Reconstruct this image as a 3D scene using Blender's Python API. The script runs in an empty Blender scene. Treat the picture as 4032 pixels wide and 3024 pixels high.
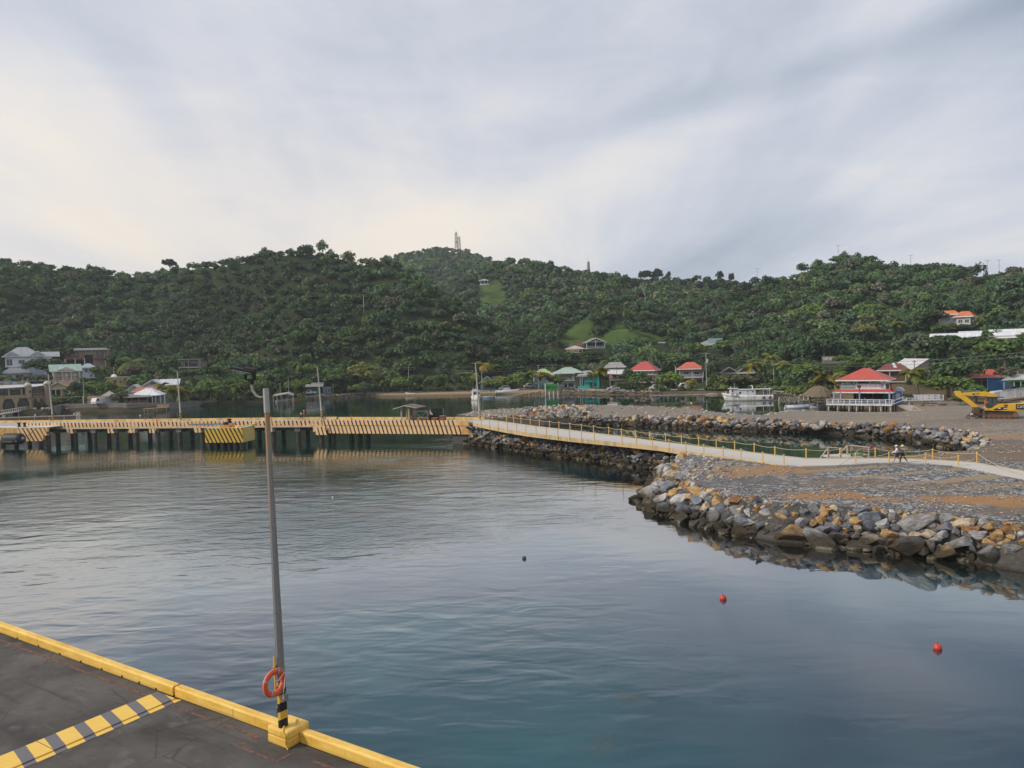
import bpy, math, random
import numpy as np
from mathutils import Vector, Matrix
rnd = random.Random(7)
nr = np.random.RandomState(7)
R = math.radians
scene = bpy.context.scene
col = scene.collection

# ---------------------------------------------------------------- camera maths (photo pixels 4032x3024 -> world)
F = 3026.0; CH = 14.5; TH = 0.0383; RO = 0.028
cf = Vector((0, math.cos(TH), -math.sin(TH))); cu0 = Vector((0, math.sin(TH), math.cos(TH))); cr0 = Vector((1, 0, 0))
cr = cr0*math.cos(RO) - cu0*math.sin(RO); cu = cr0*math.sin(RO) + cu0*math.cos(RO)
CAM = Vector((0, 0, CH))
def ray(px, py): return cf + cr*((px-2016)/F) + cu*((1512-py)/F)
def P(px, py, z=0.0):
    d = ray(px, py); t = (z-CH)/d.z
    return CAM + d*t
def PD(px, py, Y):
    d = ray(px, py); return CAM + d*(Y/d.y)
def proj(p):
    d = Vector(p)-CAM; k = d.dot(cf)
    return 2016+F*d.dot(cr)/k, 1512-F*d.dot(cu)/k
def projn(x, y, z):
    dx, dy, dz = x, y, z-CH
    k = dx*cf.x+dy*cf.y+dz*cf.z
    return 2016+F*(dx*cr.x+dy*cr.y+dz*cr.z)/k, 1512-F*(dx*cu.x+dy*cu.y+dz*cu.z)/k

# ---------------------------------------------------------------- helpers
def link(o): col.objects.link(o); return o
def tag(o, label=None, cat=None, group=None, kind=None):
    if label: o['label'] = label
    if cat: o['category'] = cat
    if group: o['group'] = group
    if kind: o['kind'] = kind
    return o
def thing(name, label, cat, loc=(0, 0, 0), rz=0.0, group=None, scale=1.0):
    o = bpy.data.objects.new(name, None); link(o)
    o.empty_display_size = 0.3
    o.location = loc; o.rotation_euler = (0, 0, rz); o.scale = (scale,)*3
    return tag(o, label, cat, group)
class MB:
    def __init__(s): s.v = []; s.f = []; s.m = []
    def add(s, vs, fs, mi=0):
        b = len(s.v); s.v += [tuple(v) for v in vs]; s.f += [tuple(i+b for i in f) for f in fs]; s.m += [mi]*len(fs); return s
    def box(s, x0, y0, z0, x1, y1, z1, mi=0):
        return s.add([(x0,y0,z0),(x1,y0,z0),(x1,y1,z0),(x0,y1,z0),(x0,y0,z1),(x1,y0,z1),(x1,y1,z1),(x0,y1,z1)],
            [(0,3,2,1),(4,5,6,7),(0,1,5,4),(1,2,6,5),(2,3,7,6),(3,0,4,7)], mi)
    def beam(s, p, q, w, h=None, up=(0,0,1), mi=0):
        h = h or w; p = Vector(p); q = Vector(q); d = (q-p).normalized(); u = Vector(up)
        if abs(d.dot(u)) > 0.99: u = Vector((0,1,0))
        a = d.cross(u).normalized()*(w/2); b = a.cross(d).normalized()*(h/2)
        return s.add([p-a-b,p+a-b,p+a+b,p-a+b,q-a-b,q+a-b,q+a+b,q-a+b],
            [(0,1,2,3),(7,6,5,4),(0,4,5,1),(1,5,6,2),(2,6,7,3),(3,7,4,0)], mi)
    def tube(s, pts, r, n=8, cap=True, mi=0):
        pts = [Vector(p) for p in pts]; k = len(pts)
        rs = r if isinstance(r, (list, tuple)) else [r]*k
        t0 = (pts[1]-pts[0]).normalized(); u = Vector((0,0,1)) if abs(t0.z) < 0.9 else Vector((1,0,0))
        vs = []; fs = []
        for i, p in enumerate(pts):
            t = (pts[min(i+1,k-1)]-pts[max(i-1,0)]).normalized()
            a = t.cross(u).normalized(); b = a.cross(t).normalized(); u = b
            for j in range(n):
                an = 2*math.pi*(j+0.5)/n; vs.append(p+(a*math.cos(an)+b*math.sin(an))*rs[i])
        for i in range(k-1):
            for j in range(n):
                j2 = (j+1) % n; fs.append((i*n+j, i*n+j2, (i+1)*n+j2, (i+1)*n+j))
        if cap: fs.append(tuple(range(n-1,-1,-1))); fs.append(tuple((k-1)*n+j for j in range(n)))
        return s.add(vs, fs, mi)
    def prism(s, poly, z0, z1, mi=0):
        n = len(poly); vs = [(x,y,z0) for x,y in poly]+[(x,y,z1) for x,y in poly]
        return s.add(vs, [tuple(range(n-1,-1,-1)), tuple(range(n,2*n))]+[(i,(i+1)%n,(i+1)%n+n,i+n) for i in range(n)], mi)
    def xprism(s, poly, y0, y1, mi=0):      # outline in x,z pushed along y
        n = len(poly); vs = [(x,y0,z) for x,z in poly]+[(x,y1,z) for x,z in poly]
        return s.add(vs, [tuple(range(n)), tuple(range(2*n-1,n-1,-1))]+[(i,i+n,(i+1)%n+n,(i+1)%n) for i in range(n)], mi)
    def lathe(s, prof, c=(0,0,0), n=16, mi=0, axis='z'):
        vs = []; k = len(prof)
        for r, h in prof:
            for j in range(n):
                a = 2*math.pi*j/n; x, y = r*math.cos(a), r*math.sin(a)
                v = (x, y, h) if axis == 'z' else ((h, x, y) if axis == 'x' else (x, h, y))
                vs.append((c[0]+v[0], c[1]+v[1], c[2]+v[2]))
        fs = [(i*n+j, i*n+(j+1)%n, (i+1)*n+(j+1)%n, (i+1)*n+j) for i in range(k-1) for j in range(n)]
        fs += [tuple(range(n-1,-1,-1)), tuple((k-1)*n+j for j in range(n))]
        return s.add(vs, fs, mi)
    def mesh(s, name, mats, smooth=False):
        m = bpy.data.meshes.new(name); m.from_pydata(s.v, [], s.f); m.update()
        for mt in (mats if isinstance(mats, (list, tuple)) else [mats]): m.materials.append(mt)
        if any(s.m): m.polygons.foreach_set('material_index', s.m)
        if smooth: m.polygons.foreach_set('use_smooth', [True]*len(m.polygons))
        return m
    def obj(s, name, mats, parent=None, c=None, smooth=False, label=None, bevel=0):
        o = bpy.data.objects.new(name, s.mesh(name, mats, smooth)); link(o)
        if parent: o.parent = parent
        if c: o.color = (*c, 1)
        if label: o['label'] = label
        if bevel:
            b = o.modifiers.new('bevel', 'BEVEL'); b.width = bevel; b.segments = 2; b.limit_method = 'ANGLE'
        return o
def copy_tree(o, parent=None):
    c = o.copy(); col.objects.link(c)
    if parent: c.parent = parent
    for ch in list(o.children): copy_tree(ch, c)
    return c
def text(body, size, loc, rot, mat, parent, name='lettering', ext=0.008, c=None, align='CENTER', sx=1.0):
    cu_ = bpy.data.curves.new(name, 'FONT'); cu_.body = body; cu_.size = size; cu_.extrude = ext
    cu_.align_x = align; cu_.align_y = 'CENTER'; cu_.resolution_u = 4
    tmp = bpy.data.objects.new('tmp_text', cu_); link(tmp); bpy.context.view_layer.update()
    m = bpy.data.meshes.new_from_object(tmp.evaluated_get(bpy.context.evaluated_depsgraph_get())); m.name = name
    bpy.data.objects.remove(tmp); m.materials.clear(); m.materials.append(mat)
    o = bpy.data.objects.new(name, m); link(o); o.location = loc; o.rotation_euler = rot; o.scale = (sx, 1, 1); o.parent = parent
    if c: o.color = (*c, 1)
    return o

# ---------------------------------------------------------------- value noise (numpy)
_tab = np.random.RandomState(3).rand(256, 256)
def vnoise(x, y):
    xi = np.floor(x).astype(int); yi = np.floor(y).astype(int); fx = x-xi; fy = y-yi
    fx = fx*fx*(3-2*fx); fy = fy*fy*(3-2*fy)
    g = lambda a, b: _tab[a % 256, b % 256]
    return (g(xi,yi)*(1-fx)+g(xi+1,yi)*fx)*(1-fy)+(g(xi,yi+1)*(1-fx)+g(xi+1,yi+1)*fx)*fy
def fbm(x, y, o=3): return sum(vnoise(x*2**i+17*i, y*2**i+5*i)/2**i for i in range(o))/sum(1/2**i for i in range(o))

# ---------------------------------------------------------------- materials
class NT:
    def __init__(s, name):
        s.mat = bpy.data.materials.new(name); s.mat.use_nodes = True; s.t = s.mat.node_tree; s.t.nodes.clear()
        s.out = s.t.nodes.new('ShaderNodeOutputMaterial')
    def n(s, typ, **kw):
        nd = s.t.nodes.new(typ)
        for k, v in kw.items():
            if k == 'inp':
                for a, b in v.items():
                    if hasattr(b, 'is_output') or isinstance(b, bpy.types.NodeSocket): s.t.links.new(b, nd.inputs[a])
                    else: nd.inputs[a].default_value = b
            else: setattr(nd, k, v)
        return nd
    def lk(s, a, b): s.t.links.new(a, b)
    def noise(s, vec, scale, detail=4, rough=0.55, dist=0.0):
        nd = s.n('ShaderNodeTexNoise', inp={'Scale': scale, 'Detail': detail, 'Roughness': rough, 'Distortion': dist})
        if vec: s.lk(vec, nd.inputs['Vector'])
        return nd.outputs['Fac']
    def ramp(s, fac, stops, interp='LINEAR'):
        nd = s.n('ShaderNodeValToRGB'); s.lk(fac, nd.inputs['Fac']); e = nd.color_ramp; e.interpolation = interp
        while len(e.elements) < len(stops): e.elements.new(0.5)
        for el, (p, c) in zip(e.elements, stops):
            el.position = p; el.color = (*c, 1) if not isinstance(c, (int, float)) else (c, c, c, 1)
        return nd.outputs['Color']
    def mix(s, fac, a, b, blend='MIX'):
        nd = s.n('ShaderNodeMix', data_type='RGBA', blend_type=blend)
        for sock, v in ((nd.inputs['Factor'], fac), (nd.inputs['A'], a), (nd.inputs['B'], b)):
            if isinstance(v, bpy.types.NodeSocket): s.lk(v, sock)
            else: sock.default_value = v if not isinstance(v, tuple) else (*v, 1)[:4]
        return nd.outputs['Result']
    def math(s, op, a, b=None, c=None, clamp=False):
        nd = s.n('ShaderNodeMath', operation=op, use_clamp=clamp)
        for i, v in enumerate((a, b, c)):
            if v is None: continue
            if isinstance(v, bpy.types.NodeSocket): s.lk(v, nd.inputs[i])
            else: nd.inputs[i].default_value = v
        return nd.outputs[0]
    def pos(s): return s.n('ShaderNodeNewGeometry').outputs['Position']
    def obco(s): return s.n('ShaderNodeTexCoord').outputs['Object']
    def mapping(s, vec, sc=(1,1,1), rot=(0,0,0), loc=(0,0,0)):
        nd = s.n('ShaderNodeMapping', inp={'Scale': sc, 'Rotation': rot, 'Location': loc}); s.lk(vec, nd.inputs['Vector']); return nd.outputs['Vector']
    def sep(s, vec):
        nd = s.n('ShaderNodeSeparateXYZ'); s.lk(vec, nd.inputs[0]); return nd.outputs
    def bump(s, h, strength=0.3, dist=0.02, normal=None):
        nd = s.n('ShaderNodeBump', inp={'Distance': dist})
        if isinstance(strength, bpy.types.NodeSocket): s.lk(strength, nd.inputs['Strength'])
        else: nd.inputs['Strength'].default_value = strength
        s.lk(h, nd.inputs['Height'])
        if normal: s.lk(normal, nd.inputs['Normal'])
        return nd.outputs['Normal']
    def bsdf(s, base, rough=0.7, normal=None, metal=0.0, spec=0.4, **kw):
        nd = s.n('ShaderNodeBsdfPrincipled')
        for k, v in (('Base Color', base), ('Roughness', rough), ('Metallic', metal), ('Specular IOR Level', spec)):
            if isinstance(v, bpy.types.NodeSocket): s.lk(v, nd.inputs[k])
            else: nd.inputs[k].default_value = (*v, 1) if isinstance(v, tuple) else v
        if normal: s.lk(normal, nd.inputs['Normal'])
        for k, v in kw.items(): nd.inputs[k.replace('_', ' ')].default_value = v
        s.lk(nd.outputs[0], s.out.inputs['Surface']); return s.mat
    def ocol(s): return s.n('ShaderNodeObjectInfo').outputs['Color']
    def orand(s): return s.n('ShaderNodeObjectInfo').outputs['Random']
M = {}
def m_paint(name, rough=0.55, dirt=0.35, scale=0.8, streak=True, dirtcol=(0.10, 0.085, 0.07)):
    t = NT(name); p = t.obco()
    a = t.noise(t.mapping(p, (1, 1, 0.25) if streak else (1, 1, 1)), scale, 6, 0.65)
    b = t.noise(p, scale*7, 3)
    f = t.math('MULTIPLY', t.ramp(a, [(0.45, 0.0), (0.75, 1.0)]), dirt)
    c = t.mix(f, t.ocol(), dirtcol); c = t.mix(t.math('MULTIPLY', b, 0.25), c, t.mix(1.0, c, (0.6, 0.6, 0.6), 'MULTIPLY'))
    M[name] = t.bsdf(c, rough, t.bump(b, 0.15, 0.02))
m_paint('paint'); m_paint('clean_paint', 0.35, 0.12, 0.5); m_paint('worn_paint', 0.65, 0.7, 1.3)
m_paint('concrete', 0.85, 0.5, 0.5, True, (0.08, 0.075, 0.07))
m_paint('wood', 0.8, 0.5, 1.5, True, (0.06, 0.045, 0.03))
m_paint('fabric', 0.9, 0.1, 3.0, False)
m_paint('skin', 0.55, 0.0, 1.0, False)
m_paint('rubber', 0.6, 0.25, 1.0, False, (0.09, 0.08, 0.07))
def m_roof():
    t = NT('metal_roof'); p = t.obco()
    w = t.n('ShaderNodeTexWave', wave_type='BANDS', bands_direction='X', inp={'Scale': 1.6, 'Distortion': 0.0}); t.lk(p, w.inputs['Vector'])
    a = t.noise(t.mapping(p, (1.2, 0.35, 0.35)), 1.0, 5, 0.7)
    c = t.mix(t.math('MULTIPLY', t.ramp(a, [(0.42, 0.0), (0.72, 1.0)]), 0.4), t.ocol(), (0.12, 0.10, 0.085))
    c = t.mix(t.math('MULTIPLY', t.noise(p, 0.6, 2), 0.3), c, t.mix(1.0, c, (0.62, 0.62, 0.62), 'MULTIPLY'))
    M['roof'] = t.bsdf(c, 0.5, t.bump(w.outputs['Fac'], 0.5, 0.05))
m_roof()
def m_simple(name, c, rough=0.5, metal=0.0, spec=0.5):
    t = NT(name); n_ = t.noise(t.obco(), 3.0, 4)
    M[name] = t.bsdf(t.mix(t.math('MULTIPLY', n_, 0.35), c, tuple(x*0.6 for x in c)), rough, None, metal, spec)
m_simple('glass', (0.025, 0.03, 0.035), 0.08, 0, 0.8)
m_simple('cab_glass', (0.06, 0.085, 0.075), 0.1, 0, 0.8)
m_simple('dark', (0.012, 0.012, 0.013), 0.7)
m_simple('steel', (0.30, 0.30, 0.30), 0.45, 0.8)
m_simple('thatch', (0.16, 0.125, 0.085), 0.95)
m_simple('cable', (0.16, 0.17, 0.15), 0.7)

def m_leaf():
    t = NT('leaves'); at = t.n('ShaderNodeAttribute', attribute_name='col')
    c = t.mix(1.0, at.outputs['Color'], t.ocol(), 'MULTIPLY')
    d = t.n('ShaderNodeBsdfDiffuse'); t.lk(c, d.inputs['Color'])
    tr = t.n('ShaderNodeBsdfTranslucent'); t.lk(t.mix(1.0, c, (1.1, 1.2, 0.6), 'MULTIPLY'), tr.inputs['Color'])
    gl = t.n('ShaderNodeBsdfGlossy', inp={'Roughness': 0.5, 'Color': (0.5, 0.5, 0.5, 1)})
    mx = t.n('ShaderNodeMixShader', inp={0: 0.22}); t.lk(d.outputs[0], mx.inputs[1]); t.lk(tr.outputs[0], mx.inputs[2])
    m2 = t.n('ShaderNodeMixShader', inp={0: 0.035}); t.lk(mx.outputs[0], m2.inputs[1]); t.lk(gl.outputs[0], m2.inputs[2])
    t.lk(m2.outputs[0], t.out.inputs['Surface']); M['leaves'] = t.mat
    t = NT('bark'); n_ = t.noise(t.mapping(t.obco(), (4, 4, 0.8)), 2.0, 5)
    M['bark'] = t.bsdf(t.mix(n_, (0.07, 0.055, 0.04), (0.22, 0.19, 0.15)), 0.9, t.bump(n_, 0.6, 0.05))
m_leaf()
# ---------------------------------------------------------------- camera, world, sun
cd = bpy.data.cameras.new('camera'); cam = bpy.data.objects.new('camera', cd); link(cam)
cam.matrix_world = Matrix(((cr.x, cu.x, -cf.x, 0), (cr.y, cu.y, -cf.y, 0), (cr.z, cu.z, -cf.z, CH), (0, 0, 0, 1)))
cd.sensor_width = 36; cd.lens = F/4032*36; cd.clip_start = 0.1; cd.clip_end = 6000
scene.camera = cam
SUN_EL, SUN_AZ = R(35), R(256)          # azimuth clockwise from +Y (behind the camera, a little left)
sd = bpy.data.lights.new('sun', 'SUN'); sd.energy = 2.2; sd.angle = R(12); sd.color = (1.0, 0.90, 0.76)
so = bpy.data.objects.new('sun', sd); link(so)
sdir = Vector((math.sin(SUN_AZ)*math.cos(SUN_EL), math.cos(SUN_AZ)*math.cos(SUN_EL), math.sin(SUN_EL)))
so.rotation_euler = (-sdir).to_track_quat('-Z', 'Y').to_euler()
w = bpy.data.worlds.new('World'); scene.world = w; w.use_nodes = True
class WT(NT):
    def __init__(s, tree): s.t = tree; s.t.nodes.clear(); s.out = s.t.nodes.new('ShaderNodeOutputWorld')
t = WT(w.node_tree)
sky = t.n('ShaderNodeTexSky', sky_type='NISHITA', sun_disc=False, sun_elevation=SUN_EL, sun_rotation=SUN_AZ)
g = t.n('ShaderNodeTexCoord').outputs['Generated']
X, Y_, Z = t.sep(g)
zz = t.math('ADD', t.math('MAXIMUM', Z, 0.0), 0.16)
px_ = t.math('DIVIDE', X, zz); py_ = t.math('DIVIDE', Y_, zz)
cv = t.n('ShaderNodeCombineXYZ'); t.lk(px_, cv.inputs[0]); t.lk(py_, cv.inputs[1]); cp = cv.outputs[0]
el = t.math('ARCTAN2', Z, t.math('SQRT', t.math('ADD', t.math('MULTIPLY', X, X), t.math('MULTIPLY', Y_, Y_))))
az = t.math('ARCTAN2', X, Y_)
def gauss(a0, e0, sa, se, sh=0.0):      # soft cloud bank centred on a compass bearing / height (radians)
    a = t.math('DIVIDE', t.math('SUBTRACT', az, a0), sa)
    e = t.math('DIVIDE', t.math('SUBTRACT', t.math('SUBTRACT', el, e0), t.math('MULTIPLY', t.math('SUBTRACT', az, a0), sh)), se)
    q = t.math('ADD', t.math('MULTIPLY', a, a), t.math('MULTIPLY', e, e))
    return t.math('POWER', 2.71828, t.math('MULTIPLY', q, -1.0))
n1 = t.noise(t.mapping(cp, (1.05, 0.34, 1), (0, 0, R(7)), (0.4, 0.2, 0)), 1.0, 6, 0.55, 0.9)
n2 = t.noise(t.mapping(cp, (2.6, 0.55, 1), (0, 0, R(10)), (3.1, 1.7, 0)), 1.0, 7, 0.60, 1.1)
n3 = t.noise(t.mapping(g, (5, 5, 16), (0, R(0), 0)), 1.0, 6, 0.6, 0.8)
nn = t.math('ADD', t.math('ADD', t.math('MULTIPLY', n1, 0.62), t.math('MULTIPLY', n2, 0.18)), t.math('MULTIPLY', n3, 0.20))
b = t.math('ADD', t.math('MULTIPLY', t.math('SUBTRACT', nn, 0.5), 0.85), 0.54)
for a0, e0, sa, se, sh, am in [(R(-25), R(12), R(18), R(7), -0.22, 0.165), (R(6), R(12.5), R(22), R(2.4), 0.34, 0.13), (R(27), R(11.5), R(7), R(3.0), 0.3, 0.13),
                               (R(16), R(6.6), R(10), R(2.2), 0.22, -0.17), (R(24), R(18.6), R(16), R(1.3), 0.14, -0.15), (R(37), R(25), R(6), R(8), 0, -0.24),
                               (R(-34), R(25), R(6), R(2.6), 0.35, -0.22), (R(-24), R(4.2), R(16), R(1.4), 0.0, -0.09), (R(-2), R(8.0), R(11), R(3.0), -0.1, 0.11), (R(0), R(22), R(30), R(5), 0.0, -0.035)]:
    b = t.math('ADD', b, t.math('MULTIPLY', gauss(a0, e0, sa, se, sh), am))
cloud = t.ramp(b, [(0.22, (0.28, 0.33, 0.43)), (0.40, (0.48, 0.53, 0.62)), (0.52, (0.635, 0.665, 0.745)), (0.63, (0.80, 0.79, 0.80)), (0.78, (0.95, 0.88, 0.79))])
warm = t.math('MULTIPLY', gauss(R(-22), R(8), R(20), R(8)), 0.42)
cloud = t.mix(warm, cloud, t.mix(1.0, cloud, (1.10, 1.0, 0.88), 'MULTIPLY'))
big = t.n('ShaderNodeVectorMath', operation='SCALE', inp={'Scale': 9.6*0.78}); t.lk(cloud, big.inputs[0])
mixed = t.mix(0.93, sky.outputs[0], big.outputs[0])
bg = t.n('ShaderNodeBackground', inp={'Strength': 0.1}); t.lk(mixed, bg.inputs['Color']); t.lk(bg.outputs[0], t.out.inputs['Surface'])
vs_ = scene.view_settings; vs_.view_transform = 'Standard'; vs_.look = 'None'; vs_.exposure = 0.44; vs_.gamma = 1; vs_.use_curve_mapping = False
cy = scene.cycles; cy.max_bounces = 5; cy.diffuse_bounces = 3; cy.glossy_bounces = 3; cy.transmission_bounces = 4; cy.transparent_max_bounces = 6
cy.use_denoising = True; cy.caustics_reflective = False; cy.caustics_refractive = False

# ---------------------------------------------------------------- terrain
def lst(pts): return pts
SH = [(-900,1660,0),(0,1650,0),(190,1642,0),(240,1626,0),(490,1623,0),(650,1614,0),(720,1601,0),(800,1598,0),(900,1591,0),(1060,1584,0),(1170,1580,0),(1300,1569,0),
      (1450,1562,0),(1600,1560,0),(1800,1557,0),(2000,1553,0),(2140,1551,0),(2300,1552,0),(2420,1555,0),(2560,1556,0),(2700,1553,0),(2830,1553,0),(3000,1558,0),(3080,1566,0),(3160,1575,0),(3250,1585,0),(3400,1592,0),(3600,1600,0),(4032,1640,0),(4900,1700,0)]
su = []; sY = []
for px, py, z in SH:
    p = P(px, py, z); su.append(p.x/p.y); sY.append(p.y)
su = np.array(su); sY = np.array(sY)
def col_u(px): d = ray(px, 1396); return d.x/d.y
hU = np.array([col_u(x) for x in (0, 620, 760, 3150, 3350, 4032)]); hV = np.array([2.3, 2.5, 0.9, 0.9, 1.7, 1.7])
def shore(u): return np.interp(u, su, sY)
RIDGES = []
def ridge(pts, foot, back=0.55, low=7.0):
    us, es, ys = [], [], []
    for px, py, Yc in pts:
        d = ray(px, py); us.append(d.x/d.y); ys.append(Yc); es.append(CH+d.z/d.y*Yc-low)
    o = np.argsort(us); RIDGES.append((np.array(us)[o], np.array(es)[o], np.array(ys)[o], foot, back))
ridge([(-900,1080,460),(-300,1000,460),(0,1000,450),(110,1014,450),(220,1012,450),(310,1025,450),(400,1032,460),(470,1042,470),(560,1052,480),(610,1048,480),(680,1022,470),(760,1012,460),(860,998,450),(950,985,440),(1020,964,430),(1100,948,425),(1180,944,420),(1260,947,420),(1350,968,415),(1420,990,410),(1465,984,405),(1530,972,400),(1600,1010,390),(1680,1075,380),(1760,1125,370),(1850,1180,360),(1930,1240,350),(2000,1330,340),(2060,1420,335)], 30)
ridge([(1300,1080,900),(1430,1040,900),(1520,1005,900),(1570,985,900),(1640,970,900),(1715,960,900),(1750,957,900),(1820,972,900),(1915,1000,880),(2000,1020,860),(2100,1060,840),(2300,1140,820)], 250, 0.5, 8)
ridge([(1700,1200,560),(1850,1060,600),(1950,1012,620),(2005,1000,620),(2100,1003,600),(2190,1022,590),(2260,1042,580),(2350,1056,570),(2425,1065,570),(2515,1085,560),(2590,1074,550),(2700,1080,540),(2770,1066,540),(2840,1075,530),(2920,1094,520),(3010,1088,510),(3110,1080,500),(3250,1120,480)], 60)
ridge([(2600,1190,430),(2750,1140,430),(2880,1105,425),(3000,1080,420),(3100,1052,415),(3170,1026,410),(3210,1000,405),(3280,980,400),(3350,975,400),(3430,988,400),(3520,1016,400),(3570,1016,400),(3650,1012,395),(3750,1016,390),(3850,1034,385),(3920,1060,380),(3955,1036,375),(4010,1024,370),(4040,1022,370),(4500,990,370),(5000,1000,370)], 50)
ridge([(1000,1400,330),(1180,1370,330),(1320,1275,335),(1440,1240,340),(1560,1218,340),(1700,1228,335),(1800,1262,330),(1900,1330,325),(1990,1400,320)], 22)
ridge([(2010,1395,350),(2090,1290,380),(2180,1190,420),(2290,1110,450),(2400,1098,450),(2520,1125,440),(2640,1190,420),(2760,1260,400),(2880,1320,380)], 40)
ridge([(-900,1200,330),(0,1240,330),(150,1270,330),(300,1320,330),(420,1390,320)], 60)
PADS = []
def terr(x, y):
    x = np.asarray(x, float); y = np.asarray(y, float); u = x/np.maximum(y, 1.0); s = shore(u); d = y-s; h = np.interp(u, hU, hV)
    z = np.where(d < 0, np.maximum(d*0.5, -3.0), np.minimum(d*0.6, h))
    z = z+np.clip((d-14)/30, 0, 1)*1.0+np.clip((d-40)/60, 0, 1)*2.0
    n = fbm(x/70, y/70, 3)-0.5; n2 = fbm(x/28+9, y/28, 2)-0.5
    for us, zc, yc, foot, back in RIDGES:
        c = np.interp(u, us, zc, left=-40, right=-40); Y = np.interp(u, us, yc); f0 = s+foot
        tt = (y-f0)/np.maximum(Y-f0, 5); tc = np.clip(tt, 0, 1)
        zr = 2.2+(c-2.2)*(0.30*tc+0.70*tc**1.25)
        zr = zr+(n*30+n2*9)*4*tc*(1-tc)*np.clip((c-8)/30, 0, 1)
        zr = np.where(tt > 1, c-(y-Y)*back, zr); zr = np.where(tt < 0, -20, zr)
        k = 3.0; hh = np.clip(0.5+0.5*(zr-z)/k, 0, 1); z = z*(1-hh)+zr*hh+k*hh*(1-hh)*np.clip(d/40, 0, 1)*np.where(zr > -5, 1, 0)
    for (qx, qy, qz, r) in PADS:
        q = np.hypot(x-qx, y-qy); wgt = np.clip((r*1.5-q)/(r*0.95), 0, 1)*np.clip(d-1, 0, 1); wgt = wgt*wgt*(3-2*wgt); z = z*(1-wgt)+qz*wgt
    return z
def tz(x, y): return float(terr(np.array([x]), np.array([y]))[0])
def hit(px, py, y0=150, y1=1100):
    d = ray(px, py); ys = np.linspace(y0, y1, 1900); k = ys/d.y
    zz = CH+d.z*k; zt = terr(d.x*k, ys); i = np.argmax(zz < zt)
    if not (zz < zt).any(): i = len(ys)-1
    return Vector((d.x*k[i], ys[i], zt[i]))
def inpoly(px, py, poly):
    px = np.asarray(px); py = np.asarray(py); c = np.zeros(px.shape, bool); n = len(poly); j = n-1
    for i in range(n):
        xi, yi = poly[i]; xj, yj = poly[j]
        c ^= ((yi > py) != (yj > py)) & (px < (xj-xi)*(py-yi)/((yj-yi) or 1e-9)+xi); j = i
    return c
GRASS = [[(1880,1140),(1900,1110),(1935,1096),(1975,1105),(1992,1150),(2000,1215),(1965,1200),(1900,1190),(1865,1172)],
         [(2330,1345),(2400,1300),(2420,1265),(2470,1265),(2480,1300),(2540,1310),(2610,1330),(2600,1345),(2480,1345),(2400,1350)],
         [(2185,1345),(2240,1290),(2300,1255),(2345,1260),(2335,1300),(2330,1340),(2240,1365)]]
EARTH = [[(2200,1395),(2235,1370),(2265,1345),(2290,1342),(2290,1370),(2240,1400)], [(2128,1420),(2140,1375),(2165,1350),(2178,1375),(2172,1395),(2150,1425)]]

# ---------------------------------------------------------------- air
b = MB(); b.box(-1100, -60, -4.2, 1100, 1200, 165)
t = NT('haze'); vol = t.n('ShaderNodeVolumePrincipled', inp={'Color': (0.80, 0.87, 0.95, 1), 'Density': 0.00017, 'Anisotropy': 0.2}); t.lk(vol.outputs[0], t.out.inputs['Volume'])
hz = b.obj('haze', t.mat); tag(hz, kind='stuff')
cy.volume_bounces = 0
# ---------------------------------------------------------------- where buildings stand (photo pixel of the base centre, distance) -> level pads
SPOT = {}
for nm, px, py, Y, r in [('plaza',70,1614,229,16),('tan',235,1561,262,9),('shed',430,1593,249,6),('arcade',268,1534,276,10),('yellow',464,1523,286,9),('gable',590,1552,272,11),
    ('redwhite',587,1573,259,8),('blue',118,1503,290,12),('brown',345,1441,330,14),('smallblue',346,1492,303,7),('hillbox',755,1478,302,9),('teal_truck',1237,1556,300,7),
    ('kiosk',1289,1550,299,4),('darkteal',1924,1531,305,9),('teal',2142,1527,289,9),('greenroof',2240,1528,290,12),('turq',2322,1527,288,9),('pink',2426,1520,302,9),
    ('reda',2531,1507,290,9),('redb',2718,1511,291,10),('darkroof',2905,1500,286,12),('hillhouse',2797,1374,378,12),('gazebo',2266,1399,345,8),('cabin',2348,1371,366,9),
    ('lookout',1908,1122,520,6),('maroon',3517,1515,207,9),('ware',3655,1490,216,16),('ruin',3283,1432,262,8),('orange',3750,1285,312,12),('whiteroof',3760,1345,270,14),
    ('whiteroof2',4010,1335,262,16),('redright',3868,1535,187,8),('bluewall',3940,1541,182,8),('greenporch',4010,1546,178,9),('longroof',2580,1352,372,6)]:
    if nm in ('hillhouse','gazebo','cabin','lookout','ruin','orange','whiteroof','whiteroof2','longroof','hillbox','brown'): Y = hit(px, py).y
    p = PD(px, py, Y); SPOT[nm] = p; PADS.append((p.x, p.y+2, p.z, r))
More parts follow.
